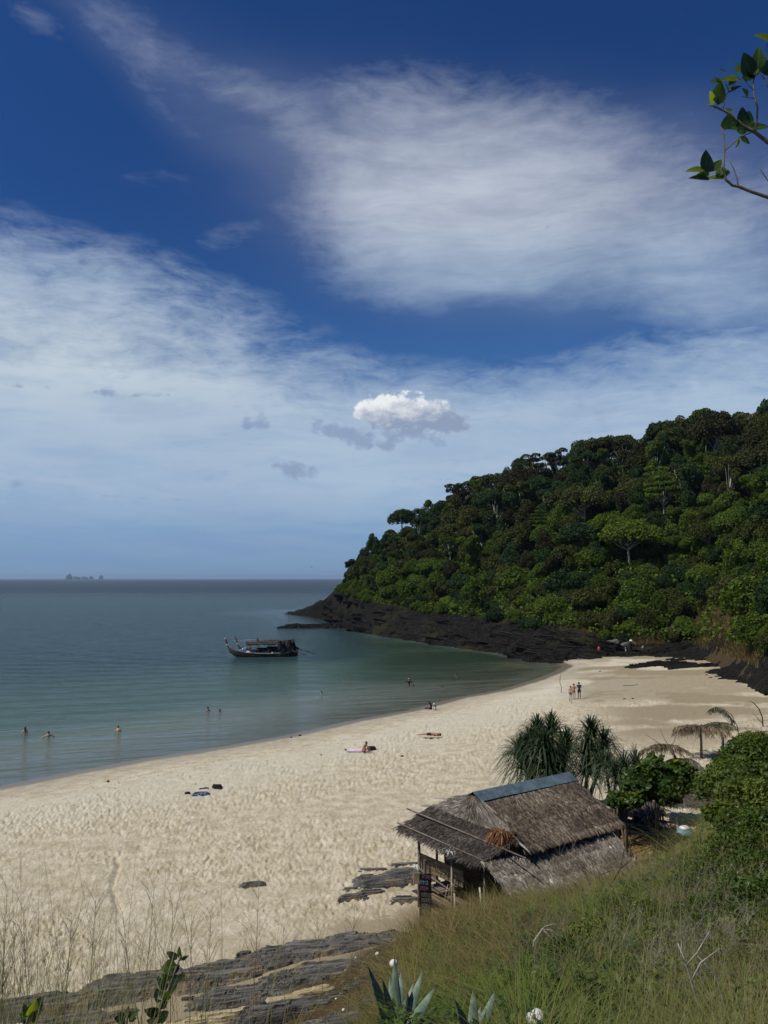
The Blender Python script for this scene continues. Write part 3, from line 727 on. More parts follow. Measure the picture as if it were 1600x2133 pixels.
for i in range(26000):
    px = 705+RS.rand()*880; t = RS.rand()**2*.10 if px > 800 else RS.rand()*.25
    q = vnoise(np.array([px*.022]), np.array([t*4.0]), 33)[0]+(.6 if 1455 < px < 1560 and t < .1 else 0)
    if q < .50 or (960 < px < 1130 and q < .7): continue
    x, y, z = head_at(px, t); xs.append(x); ys2.append(y); zs.append(z)
for i in range(7000):
    px = 1448+RS.rand()*122; t = -.02+RS.rand()*.15; x, y, z = head_at(px, t); xs.append(x); ys2.append(y); zs.append(z)
me = blades('dry_grass', np.array(xs), np.array(ys2), np.array(zs)+.1, .75, .10, RS, M_DRYG)
tag(link('dry_grass', me), 'tawny dry grass along the foot of the green headland slope', 'grass', kind='stuff')

# ---------------------------------------------------------------- rocks
M_ROCKD = worn('dark_shore_rock', (.005, .005, .005), (.028, .026, .023), 1.6, .9, (.4, 1.6, 2.5), 1.0, .15, .08)
M_ROCKL = worn('pale_boulder', (.13, .12, .105), (.24, .225, .195), 2.0, .85, (.7, 1, 1.6), .6, .05)
def m_ledge(g):
    p = obj_co(g); q = g.map(p, (.35, 3.2, 3.2)); n = g.noise(q, 1.6, 7, .65, .3); n2 = g.noise(g.map(p, (.8, 7, 7)), 2.2, 5, .6, .4); n3 = g.noise(p, 1.2, 4, .6)
    c = g.mix(g.step(g.add(g.mul(n, .6), g.mul(n2, .4)), .36, .64), (.024, .024, .025), (.175, .168, .155))
    c = g.mix(g.step(n2, .62, .72, 0, .8), c, (.36, .335, .285))
    c = g.mix(g.mul(g.step(n3, .52, .66), .7), c, (.21, .15, .085))
    return pbsdf(g, c, .85, .25, bump(g, g.add(n, g.mul(n2, .6)), .9, .06))
M_LEDGE = mat('layered_grey_rock', m_ledge)
M_LEDGEY = worn('yellow_layered_rock', (.30, .24, .13), (.50, .43, .27), 3.0, .9, (.3, 3, 3), .7, .04)
rs = np.random.RandomState(21)
def slab_mesh(rs, name, m, pointy=.6):
    n = 9; mb = MB(); rings = []
    out = []
    for i in range(n):
        a = 2*math.pi*i/n+rs.rand()*.3
        rx = 1.0*(1-.25*rs.rand()); ry = .42*(1-.35*rs.rand())
        out.append((math.copysign(abs(math.cos(a))**pointy, math.cos(a))*rx, math.sin(a)*ry))
    v = []
    for zf, s, j in ((-.9, 1.06, .0), (.02, 1.0, .05), (.30, .93, .05), (.42, .74, .06)):
        for (x, y) in out:
            v.append((x*s+rs.normal()*j, y*s+rs.normal()*j*.5+(zf*.22), zf+rs.normal()*j*.8))
    v.append((rs.normal()*.2, .08, .50))
    f = []
    for r in range(3):
        for i in range(n): f.append((r*n+i, r*n+(i+1) % n, (r+1)*n+(i+1) % n, (r+1)*n+i))
    for i in range(n): f.append((3*n+i, 3*n+(i+1) % n, 4*n))
    mb.add(v, f); return mb.mesh(name, m)
SLABS = [slab_mesh(rs, 'slab', M_ROCKD) for _ in range(10)]
def slab_at(parent, x, y, z, L, W, T, az, dip=0.0, roll=0.0, m=None, name='slab'):
    o = link(name, SLABS[rs.randint(10)], parent, (x, y, z), (roll, dip, az), (L/2, W/.84, T/.9))
    if m is not None: o.material_slots[0].link = 'OBJECT'; o.material_slots[0].material = m
    return o
shelf = thing('rock_shelf', 'long black layered rock shelf running out to sea below the wooded headland', 'rock', tuple(PY(900, 1320, 172)))
so = shelf.location.copy()
AZ0 = R(152)
n = 0
for i in range(4000):
    if n >= 285: break
    px = 612+rs.rand()*640; t = rs.rand()*1.15-.12
    if px < 720: t = rs.rand()*1.0
    b = np.interp(px, HP, hb); wl = float(yW(px)) if px < 1178 else b-9
    y = wl+(b-wl)*t; x = (px-800)/F*y
    z = float(head_h(np.array([x]), np.array([y]))[0][0])
    if z < -.6: continue
    big = 1+1.2*(rs.rand()**3)
    L = (2.2+2.6*rs.rand())*big; slab_at(shelf, x-so.x, y-so.y, z-so.z+.05, L, L*.34, .55+.5*rs.rand(), AZ0+rs.normal()*.16, -.10-.14*rs.rand(), .30+rs.normal()*.16); n += 1
def strata_rock(name, L, W, Hh, m, seed, nu=72, nv=36, step=.16, dip=.5, rough=1.0):
    """layered outcrop lying along its own x axis: stepped beds, ragged outline, sunk into the ground at its rim"""
    U, V_ = np.meshgrid(np.linspace(-1, 1, nu), np.linspace(-1, 1, nv)); x = U*L/2; y = V_*W/2
    ed = (1-np.abs(U)**2.2)*(1-np.abs(V_)**2.0)+(fbm(x*1.1+seed*3, y*2.6, seed, 5, .6)-.52)*1.0
    h = Hh*np.clip(ed*1.5, -.6, 1)*(.6+.6*fbm(x*.5, y*2.0, seed+3, 4))
    hs = np.floor((h+dip*y*.35)/step)*step-dip*y*.35
    h = hs*.75+h*.25+(fbm(x*2.2, y*9, seed+5, 4)-.5)*.10*rough*min(1, Hh*2)
    f = np.arange(nu*nv).reshape(nv, nu); f = np.stack([f[:-1, :-1], f[:-1, 1:], f[1:, 1:], f[1:, :-1]], -1).reshape(-1, 4)
    y2 = y+(fbm(x*1.5, y*3, seed+8)-.5)*.2
    return mesh_np(name, np.stack([x.ravel(), y2.ravel(), (h-.12).ravel()], 1), f, m, False)
def outcrop(px, row, z, L, W, Hh, az, m, seed, label, name='rock', slabs=0, group=None, y=None, sink=0.0, step=.16, cat='rock', up=0.0):
    p = PZ(px, row, 0) if z == 0 else hit(px, row)
    g_ = 0.0 if z == 0 else p.z
    o = link(name, strata_rock(name, L, W, Hh, m, seed, step=step), None, (p.x, p.y, g_-sink+up), (0, 0, R(az)))
    if z != 0 and L > 3:                       # follow the lie of the ground
        me = o.data; co = np.empty(len(me.vertices)*3, np.float32); me.vertices.foreach_get('co', co); co = co.reshape(-1, 3)
        ca, sa = math.cos(R(az)), math.sin(R(az)); gg = ground_h(p.x+co[:, 0]*ca-co[:, 1]*sa, p.y+co[:, 0]*sa+co[:, 1]*ca)
        co[:, 2] += np.clip(gg-g_, -.9, .7); me.vertices.foreach_set('co', co.ravel()); me.update()
    tag(o, label, cat, group)
    for i in range(slabs):
        lx = (rs.rand()-.5)*L*.8; ly = (rs.rand()-.5)*W*.7; sl = (.10+.16*rs.rand())*L
        ca, sa = math.cos(R(az)), math.sin(R(az)); lz = (gz(p.x+lx*ca-ly*sa, p.y+lx*sa+ly*ca)-g_) if z != 0 and L > 3 else 0
        s = slab_at(o, lx, ly, lz+Hh*(.10+.25*rs.rand()), sl, sl*.3, .16*sl*.6+.05, rs.normal()*.18, rs.normal()*.08, .2+rs.normal()*.1, m)
    return o
# islet off the shelf and tongues of rock on the far sand
outcrop(633, 1308, 0, 15, 4.5, 1.3, 4, M_ROCKD, 3, 'low black rock islet awash off the headland beyond the boats', 'islet', 10, step=.3)
outcrop(715, 1308, 0, 16, 5, 1.5, 0, M_ROCKD, 5, 'low black reef between the islet and the headland shelf', 'reef', 8, step=.3)
outcrop(1150, 1372, .2, 12, 5, 1.3, 14, M_ROCKD, 8, 'black rock tongue where the headland shelf meets the wet sand', 'rock', 10, step=.3)
outcrop(1378, 1386, .9, 12, 2.2, .7, 10, M_ROCKD, 11, 'slender black rock tongue pointing left across the far sand', 'rock', 8, step=.2)
outcrop(1305, 1366, .8, 9, 1.6, .5, 8, M_ROCKD, 14, 'thin black rock strip beside the far sunshade', 'rock', 5, step=.15)
outcrop(1390, 1357, 1.0, 12, 3.0, 1.0, 14, M_ROCKD, 15, 'flat black rocks at the foot of the bushes left of the rib', 'rock', 8, step=.2)
outcrop(1478, 1388, 1.2, 4.5, 1.6, .6, 12, M_ROCKD, 19, 'small black rock lying in front of the rib on pale sand', 'rock', 4, step=.15)
for i, (px, row, L, m, lb) in enumerate([(1270, 1345, 3.2, M_ROCKL, 'pale grey boulder at the left of the boulder heap beyond the sand'), (1288, 1341, 2.6, M_ROCKL, 'pale angular boulder second in the heap beyond the sand'), (1305, 1346, 2.2, M_ROCKL, 'pale small boulder on the right of the heap beyond the sand'),
        (1256, 1352, 2.4, M_ROCKD, 'dark boulder left of the pale boulder heap'), (1284, 1352, 3.0, M_ROCKD, 'dark flat boulder below the pale boulder heap'), (1340, 1352, 1.6, M_ROCKL, 'pale boulder in shade right of the far sunshade')]):
    p = hit(px, row); o = link('boulder', SLABS[i], None, (p.x, p.y, p.z+.2), (.2, .1*(-1)**i, R(160+17*i)), (L/2, L*.5, L*.45))
    o.material_slots[0].link = 'OBJECT'; o.material_slots[0].material = m; tag(o, lb, 'boulder', 'boulders at the far end of the sand')
def slab_field(name, label, polys, n, Lr, az, T=.30):
    c = hit(*polys[0][0]); t = thing(name, label, 'rock', tuple(c)); k = 0
    for i in range(n):
        (x0, r0), (x1, r1), w0, w1 = polys[rs.randint(len(polys))]; u = rs.rand(); px = x0+(x1-x0)*u; row = r0+(r1-r0)*u+(rs.rand()-.5)*(w0+(w1-w0)*u)
        p = hit(px, row); L = (Lr[0]+(Lr[1]-Lr[0])*rs.rand()**1.6); gx = (gz(p.x+.8, p.y)-gz(p.x-.8, p.y))/1.6
        slab_at(t, p.x-c.x, p.y-c.y, p.z-c.z-.02, L, L*.36, T*(.6+.8*rs.rand()), R(az)+rs.normal()*.14, -math.atan(gx)*.8-.05, .18+rs.normal()*.12)
    return t
slab_field('rock_rib', 'slanting rib of black slabs running from the far sand up to the tawny bank', [((1312, 1391), (1400, 1380), 3, 9), ((1380, 1383), (1470, 1366), 12, 20), ((1440, 1368), (1500, 1345), 16, 26), ((1480, 1352), (1545, 1318), 16, 20), ((1400, 1392), (1480, 1384), 4, 6)], 170, (1.6, 4.0), 24)
slab_field('rock_bank', 'bank of black slabs with sand pockets at the right edge, nearer than the slanting rib', [((1485, 1400), (1560, 1392), 8, 16), ((1500, 1408), (1620, 1420), 10, 30), ((1530, 1390), (1640, 1375), 14, 34), ((1560, 1420), (1640, 1432), 8, 14)], 190, (1.2, 3.2), 8)
# flat rocks on the sand by the hut
for i, (px, row, L, W, Hh, az, lb) in enumerate([
        (762, 1834, 1.5, .7, .22, 12, 'flat grey rock, farthest left of the flat rocks beside the hut'), (800, 1838, 2.6, 1.2, .30, 14, 'broad flat layered rock in the sand left of the hut sign'),
        (850, 1828, 2.4, 1.4, .34, 14, 'thick pale-edged flat rock directly left of the hut sign'), (780, 1812, 1.5, .3, .12, 8, 'thin sliver of rock above the broad flat rock'),
        (735, 1870, 1.3, .45, .18, 10, 'small flat rock, lowest left of the flat rocks'), (770, 1861, 1.4, .5, .16, 14, 'narrow flat rock below the broad flat rock'),
        (845, 1874, 1.3, .55, .15, 8, 'flat rock half buried in grass before the sign'), (848, 1800, 1.7, .35, .14, 10, 'thin dark rock behind the thick pale-edged one'), (730, 1852, .7, .3, .12, 5, 'pebble-like dark rock left of the flat rocks'),
        (527, 1845, 1.15, .42, .20, 12, 'lone dark rock lying on the open trodden sand')]):
    outcrop(px, row, .95, L, W, Hh, az, M_LEDGE, 30+i, lb, 'rock', 0, 'flat rocks on the near sand' if i < 9 else None, step=.07, up=.10)
# ledges between the sand and the hillside, nearest the camera
LED = [(80, 2096, 4.8, .9, .55, 14, M_LEDGE, 'grey ledge at the lower left behind the grass stalks'), (290, 2058, 4.6, 1.1, .60, 14, M_LEDGE, 'grey layered ledge left of the leafy stem'), (470, 2020, 4.4, 1.0, .55, 13, M_LEDGE, 'long dark ledge bordering the sand, right of the leafy stem'),
       (640, 1978, 4.4, 1.1, .5, 13, M_LEDGE, 'dark layered ledge in the middle of the row bordering the sand'), (770, 1958, 3.4, 1.0, .45, 12, M_LEDGE, 'ledge at the right end of the row, against the tall grass'),
       (520, 2068, 3.6, .9, .40, 14, M_LEDGE, 'rust-stained ledge below the long dark ledge'), (680, 2018, 3.6, .9, .40, 14, M_LEDGE, 'grey ledge strewn with white stones'), (560, 2092, 5.6, .42, .30, 15, M_LEDGEY, 'yellow sandy bed of rock cutting across the lower ledges'),
       (640, 2086, 4.2, .6, .42, 15, M_LEDGE, 'dark ledge just under the yellow bed'), (740, 2122, 3.0, .8, .40, 12, M_LEDGE, 'dark ledge at the bottom edge left of the agave'), (430, 2125, 3.4, .8, .35, 14, M_LEDGE, 'low ledge at the bottom edge right of the leafy stem'), (150, 2130, 3.4, .8, .4, 14, M_LEDGE, 'ledge at the bottom left corner behind the stalks')]
for i, (px, row, L, W, Hh, az, m, lb) in enumerate(LED):
    # find where the sight line meets the ground
    q = hit(px, row, lift=.15); best = q.y
    sc = best/22.0
    o = link('ledge', strata_rock('ledge', L*sc, W*1.5*sc, Hh, m, 50+i, 115, 48, .07, .6), None, (q.x, q.y, gz(q.x, q.y)-.05), (0, 0, R(az)))
    tag(o, lb, 'rock ledge', 'rock ledges between sand and hillside')
    for k in range(9):
        lx = (rs.rand()-.5)*L*.85*sc; ly = (rs.rand()-.5)*W*1.1*sc; sl = .35+.6*rs.rand()
        ca, sa = math.cos(R(az)), math.sin(R(az)); lz = min(.35, max(-1.2, gz(q.x+lx*ca-ly*sa, q.y+lx*sa+ly*ca)-q.z))
        slab_at(o, lx, ly, lz+Hh*(.05+.25*rs.rand()), sl, sl*.30, .10+.08*rs.rand(), rs.normal()*.15, rs.normal()*.06, .25+rs.normal()*.12, m)

# ---------------------------------------------------------------- the thatched hut
def strand_mat(name, c0, c1, c2, rough=.85):
    def fn(g):
        v = g.attr('v'); c = g.mix(g.step(v, .05, .6), c0, c1); c = g.mix(g.step(v, .62, 1.0), c, c2)
        n = g.noise(g.map(obj_co(g), (1, 1, 1)), 1.4, 4, .6); c = g.mix(g.mul(g.step(n, .48, .66), .5), c, c0)
        return pbsdf(g, c, rough, .25)
    return mat(name, fn)
M_TH = strand_mat('weathered_thatch', (.042, .031, .022), (.175, .142, .106), (.47, .42, .35))
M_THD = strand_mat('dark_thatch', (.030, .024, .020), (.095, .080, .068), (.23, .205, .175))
M_THP = strand_mat('pale_thatch', (.07, .058, .046), (.24, .215, .18), (.54, .51, .45))
M_THR = strand_mat('rusty_palm_leaf', (.05, .02, .009), (.16, .065, .024), (.34, .19, .09))
M_THO = strand_mat('straw_palm_leaf', (.10, .055, .02), (.30, .19, .08), (.55, .42, .24))
M_TIN = worn('blue_grey_sheet_metal', (.055, .085, .105), (.12, .165, .19), 3, .45, (1, 1, 1), .15, .01, .5)
M_POLE = worn('weathered_pole', (.10, .075, .06), (.22, .18, .15), 5, .85, (1, 1, .4), .4, .01)
M_POLEP = worn('bare_pale_wood', (.30, .25, .18), (.48, .42, .33), 5, .8, (1, 1, .4), .4, .01)
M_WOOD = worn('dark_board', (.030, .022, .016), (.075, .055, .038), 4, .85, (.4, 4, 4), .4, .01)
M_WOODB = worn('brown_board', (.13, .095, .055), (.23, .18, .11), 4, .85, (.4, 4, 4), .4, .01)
M_ORB = worn('orange_plywood', (.22, .085, .022), (.36, .16, .05), 2.2, .8, (1, 1, .5), .2, .01)
M_WHITE = worn('white_cloth', (.55, .54, .51), (.80, .79, .76), 6, .9)
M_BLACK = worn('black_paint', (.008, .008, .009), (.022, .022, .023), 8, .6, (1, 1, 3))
M_PINK = worn('pink_lettering', (.14, .05, .09), (.24, .10, .16), 12, .7); M_BLUEP = worn('blue_lettering', (.09, .16, .21), (.18, .28, .33), 12, .7); M_CHALK = worn('chalk_lettering', (.05, .055, .055), (.22, .22, .215), 18, .8)
eR = Vector((.813, .582, 0)); nR = Vector((.582, -.813, 0)); AP = Vector((3.6, 31.2, 5.0))
HUT = Vector((AP.x*.96, AP.y*.96, .85))
def HP_(a, b, z):
    p = AP+eR*a+nR*b; p.z = z
    return Vector((p.x*.96, p.y*.96, H0+(z-H0)*.96))-HUT
def strands(q, n, ln, wd, rs, lift=.06, course=.14, jit=.16, curl=.0, edge=.18, hang=.25):
    """thatch strips on the quad q = top-left, top-right, bottom-right, bottom-left"""
    tl, tr, br, bl = [np.array(k) for k in q]
    u = rs.rand(n)*(1+.02)-.01; t = rs.rand(n)
    nc = max(2, np.linalg.norm(bl-tl)/course)
    t = (np.floor(t*nc)+(.22*rs.rand(n)+.18*vnoise(u*9, t*3, 3)))/nc
    top = tl+(tr-tl)*u[:, None]; bot = bl+(br-bl)*u[:, None]
    c0 = top+(bot-top)*np.clip(t, 0, 1)[:, None]
    dn = (bot-top)/np.linalg.norm(bot-top, axis=1)[:, None]; sd = (tr-tl)/np.linalg.norm(tr-tl); nm = np.cross(dn, sd); nm *= np.sign(nm[:, 2:3])
    dd = dn+sd*(rs.normal(size=n)*jit)[:, None]+nm*(lift*rs.rand(n)*1.3)[:, None]
    L = (ln*(.5+.9*rs.rand(n)))[:, None]; W = (wd*(.5+rs.rand(n)))[:, None]
    sid = np.cross(dd, nm); sid /= np.linalg.norm(sid, axis=1)[:, None]
    sid = sid*np.cos(.5*rs.normal(size=n))[:, None]+nm*(.35*rs.normal(size=n))[:, None]
    b0 = c0+nm*.015; m1 = b0+dd*L*.55+nm*(lift*.5); e1 = b0+dd*L-np.array([0, 0, 1])*(hang*L*.3*rs.rand(n)[:, None])
    V = np.stack([b0-sid*W*.5, b0+sid*W*.5, m1-sid*W*.5, m1+sid*W*.5, e1-sid*W*.12, e1+sid*W*.12], 1).reshape(-1, 3)
    f = (np.arange(n)[:, None, None]*6+np.array([[0, 1, 3, 2], [2, 3, 5, 4]])[None]).reshape(-1, 4)
    v = np.clip(.22+.30*rs.rand(n)+.5*(rs.rand(n)-.5)+.75*(fbm(u*5+n*.001, t*4, 12)-.5)+.25*(np.floor(t*nc) % 2)*(rs.rand(n)-.3), 0, 1)
    return V, f, np.repeat(v, 6)
def thatch(name, parts, m, parent, back=None):
    Vs, Fs, vs_, off = [], [], [], 0
    for V, f, v in parts: Vs.append(V); Fs.append(f+off); vs_.append(v); off += len(V)
    if back is not None:
        for q in back:
            Vs.append(np.array([list(k) for k in q])-np.array([0, 0, .03])); Fs.append(np.array([[0, 1, 2, 3]])+off); vs_.append(np.full(4, .1)); off += 4
    return link(name, mesh_np(name, np.concatenate(Vs), np.concatenate(Fs), m, False, attrs={'v': np.concatenate(vs_)}), parent)
rs = np.random.RandomState(8)
hut = thing('thatched_hut', 'thatched beach hut with blue metal ridge and sagging veranda roof', 'hut', tuple(HUT))
roof = bpy.data.objects.new('roof', None); COL.objects.link(roof); roof.parent = hut
q1 = [HP_(-.05, .05, 4.98), HP_(5.35, .05, 4.98), HP_(5.45, 2.75, 3.6), HP_(-.05, 2.7, 3.6)]
q2 = [HP_(5.35, -.05, 4.98), HP_(-.05, -.05, 4.98), HP_(-.05, -2.7, 3.6), HP_(5.45, -2.7, 3.6)]
M = thatch('near_roof_slope', [strands(q1, 11000, .30, .052, rs, .055, .24, .20, 0, .1, .1)], M_TH, roof, [q1])
thatch('far_roof_slope', [strands(q2, 1800, .42, .06, rs, .05)], M_TH, roof, [q2[::-1]])
q3 = [HP_(-1.65, 2.12, 3.42), HP_(4.9, 2.45, 3.60), HP_(4.45, 3.9, 2.62), HP_(-1.6, 3.65, 2.66)]
thatch('lean_to_slope', [strands(q3, 6500, .34, .062, rs, .07, .26, .22, 0, .1, .1)], M_THP, roof, [q3])
q4 = [HP_(0, -2.35, 4.05), HP_(0.0, 2.4, 3.98), HP_(-1.70, 2.15, 3.30), HP_(-1.62, -2.65, 3.30)]
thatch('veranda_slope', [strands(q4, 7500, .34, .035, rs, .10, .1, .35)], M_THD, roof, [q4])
q5 = [HP_(-.06, -.25, 4.95), HP_(-.06, .25, 4.95), HP_(-.22, 2.45, 3.95), HP_(-.22, -2.3, 4.02)]
thatch('gable_thatch', [strands(q5, 2600, .40, .045, rs, .05, .16, .5)], M_THP, roof, [q5])
# ridge sheet in three lengths, each bent over the ridge
for i in range(3):
    a0, a1 = -.12+i*1.87, -.10+(i+1)*1.87; mb = MB(); z = 5.12-.012*i
    mb.add([HP_(a0, -.30, z-.17), HP_(a0, 0, z), HP_(a0, .50, z-.255), HP_(a1, -.30, z-.17), HP_(a1, 0, z), HP_(a1, .50, z-.255)], [(0, 1, 4, 3), (1, 2, 5, 4)])
    mb.add([HP_(a0, -.30, z-.20), HP_(a0, 0, z-.025), HP_(a0, .50, z-.28), HP_(a1, -.30, z-.20), HP_(a1, 0, z-.025), HP_(a1, .50, z-.28)], [(3, 4, 1, 0), (4, 5, 2, 1)])
    mb.build('ridge_sheet', M_TIN, roof)
# rusty clump of palm leaf where the three roofs meet
def clump(name, c, n, r, ln, wd, m, rs, parent, down=.6, dirn=(0, 0, 0)):
    V, Fq, vv = [], [], []
    a = rs.rand(n)*2*math.pi; c = np.array(list(c)); base = c+np.stack([np.cos(a)*r*rs.rand(n), np.sin(a)*r*rs.rand(n), rs.rand(n)*r*.3], 1)
    d = np.stack([np.cos(a), np.sin(a), -down*rs.rand(n)*1.5+.25], 1)+np.array(dirn)
    d /= np.linalg.norm(d, axis=1)[:, None]; L = (ln*(.5+.8*rs.rand(n)))[:, None]; s_ = np.cross(d, np.array([0, 0, 1.])); s_ /= np.linalg.norm(s_, axis=1)[:, None]; W = wd*(.6+.8*rs.rand(n))[:, None]
    m1 = base+d*L*.5+np.array([0, 0, .05]); e = base+d*L-np.array([0, 0, 1])*L*down*.35
    V = np.stack([base-s_*W*.5, base+s_*W*.5, m1-s_*W*.5, m1+s_*W*.5, e-s_*W*.1, e+s_*W*.1], 1).reshape(-1, 3)
    f = (np.arange(n)[:, None, None]*6+np.array([[0, 1, 3, 2], [2, 3, 5, 4]])[None]).reshape(-1, 4)
    return link(name, mesh_np(name, V, f, m, False, attrs={'v': np.repeat(rs.rand(n), 6)}), parent)
clump('rusty_leaf_patch', HP_(-.35, 1.85, 4.05), 420, .30, .42, .035, M_THR, rs, roof, .9)
clump('frayed_white_strip', HP_(-1.75, .55, 3.33), 44, .10, .24, .018, M_WHITE, rs, roof, .6, (.4, -.4, 0))
def pole(name, a, b, r, m, parent, n=7, mid=None):
    pts_ = [a, b] if mid is None else [a, mid, b]
    mb = MB().tube(pts_, [r, r*.8] if mid is None else [r, r*.9, r*.75], n); return mb.build(name, m, parent, True)
pole('roof_pole', HP_(-.95, -3.2, 3.86), HP_(-.80, 3.5, 3.72), .035, M_POLE, hut)
pole('roof_pole', HP_(-1.62, -2.95, 3.46), HP_(-1.62, 2.25, 3.44), .030, M_POLE, hut)
pole('eave_beam', HP_(-1.55, -2.5, 3.20), HP_(-1.6, 2.3, 3.20), .045, M_POLE, hut)
zg = -.25
for a, b, r, m in ((-1.45, -1.75, .07, M_POLE), (-1.45, .25, .045, M_POLEP), (-1.5, 2.1, .05, M_POLE), (0, -2.4, .06, M_POLE), (0, 2.3, .06, M_POLE), (5.2, 2.5, .06, M_POLE), (5.2, -2.4, .06, M_POLE), (-1.5, 3.35, .05, M_POLE), (1.8, 3.6, .05, M_POLE), (5.2, 3.7, .05, M_POLE)):
    p = HP_(a, b, 3.3 if abs(b) < 3 else 2.7); pole('post', (p.x, p.y, zg), (p.x, p.y, p.z-.02), r, m, hut)
# plank walls of the closed room
def plank_wall(p, q, z0, z1, n, m, name='plank'):
    p = Vector(p); q = Vector(q); d = (q-p); L = d.length; az = math.atan2(d.y, d.x); hh = (z1-z0)/n
    for i in range(n):
        c = p+d*.5; c.z = z0+hh*(i+.5)
        MB().box((0, 0, 0), (L, .03, hh-.018)).build(name, m, hut, loc=c+Vector((random.uniform(-.01, .01), random.uniform(-.008, .008), 0)), rot=(0, 0, az))
b0 = HP_(.25, -2.2, 0); b1 = HP_(.25, 2.2, 0); b2 = HP_(5.0, 2.2, 0); b3 = HP_(5.0, -2.2, 0)
zt = HP_(0, 0, 3.75).z
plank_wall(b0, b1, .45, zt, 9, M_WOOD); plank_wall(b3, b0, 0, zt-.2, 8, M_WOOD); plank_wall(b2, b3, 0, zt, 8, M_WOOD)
c0 = HP_(-1.35, 2.45, 0); c1 = HP_(-1.35, 3.4, 0); MB().box((0, 0, 0), ((c1-c0).length*1.15, .03, 1.55)).build('orange_panel', M_ORB, hut, loc=(c0+c1)/2*Vector((1, 1, 0))+Vector((0, 0, .95)), rot=(0, 0, math.atan2((c1-c0).y, (c1-c0).x)))
f0 = HP_(1.6, 3.85, 2.52); f1 = HP_(3.6, 3.92, 2.47); MB().box((0, 0, 0), ((f1-f0).length, .03, .24)).build('fascia_board', M_ORB, hut, loc=(f0+f1)/2, rot=(0, 0, math.atan2((f1-f0).y, (f1-f0).x)))
f0 = HP_(3.7, 3.92, 2.5); f1 = HP_(4.8, 3.96, 2.48); MB().box((0, 0, 0), ((f1-f0).length, .02, .26)).build('fascia_board', M_TIN, hut, loc=(f0+f1)/2, rot=(.3, 0, math.atan2((f1-f0).y, (f1-f0).x)))
# back parapet of pale boards seen under the veranda, rails, raised deck
d0 = HP_(-1.0, -2.3, 0); d1 = HP_(-.9, .3, 0); plank_wall(d0, d1, 1.35, 1.95, 3, M_WOODB, 'parapet_board')
for i in range(9):
    a = -1.4+i*.19; p = HP_(a, -2.2, 0); q = HP_(a, 1.9, 0)
    MB().box((0, 0, 0), ((q-p).length, .155, .035)).build('deck_board', M_WOODB if i % 3 else M_WOOD, hut, loc=(p+q)/2*Vector((1, 1, 0))+Vector((0, 0, .62+.006*(i % 2))), rot=(0, 0, math.atan2((q-p).y, (q-p).x)))
def up_(a, b, z): p = HP_(a, b, 0); p.z = z; return p
pole('rail', up_(-1.5, -1.9, 1.62), up_(-1.5, .45, 1.35), .035, M_POLE, hut)
pole('rail', up_(-1.5, -1.5, 1.20), up_(-1.45, 1.0, .95), .022, M_WOOD, hut)
pole('prop_pole', up_(-2.3, 1.4, -.1), up_(-1.5, .45, 1.45), .040, M_POLEP, hut, 7, up_(-1.9, .95, .62))
pole('prop_pole', up_(-2.1, 2.8, -.3), up_(-1.55, 1.9, 2.0), .045, M_POLEP, hut, 7, up_(-1.75, 2.3, 1.0))
pole('brace', up_(-1.5, .3, .55), up_(-1.6, .6, 1.9), .025, M_POLE, hut)
pole('ground_beam', up_(-1.7, 2.3, .15), up_(-1.3, 4.2, .10), .06, M_POLE, hut)
clump('white_rope_bundle', up_(-1.52, .35, 1.62), 34, .03, .34, .022, M_POLEP, rs, hut, 3.5)
clump('white_plastic_knot', up_(-1.5, -1.8, 1.66), 30, .04, .12, .05, M_WHITE, rs, hut, .8)
MB().box((0, 0, 0), (.34, .025, .42)).build('nailed_board', M_POLEP, hut, loc=up_(-1.55, -1.7, 1.25), rot=(0, .06, R(12)))
# things on and by the veranda
def put(px, row, y=None): return hit(px, row) if y is None else PY(px, row, y)
t = thing('driftwood_bench', 'low table of weathered boards in front of the veranda', 'bench', tuple(hit(930, 1885)), R(30))
for i in range(4): MB().box((0, 0, 0), (1.15, .15, .035)).build('board', M_POLE, t, loc=(0, -.26+i*.17, .62+.008*(i % 2)), rot=(0, 0, .03*i))
for a, b in ((-.45, -.22), (.45, -.22), (-.45, .25), (.45, .25)): MB().tube([(a, b, -.3), (a, b, .6)], .035, 6).build('leg', M_POLE, t)
def pp_(c, n): return [Vector(c)+Vector(k) for k in n]
b = hit(925, 1890); mb = MB().lathe([(.0, 0), (.15, .02), (.17, .22), (.16, .36), (.10, .40), (.0, .40)], 12); o = mb.build('black_pot', M_BLACK, None, True, loc=b); tag(o, 'round black pot on the sand under the veranda edge', 'pot')
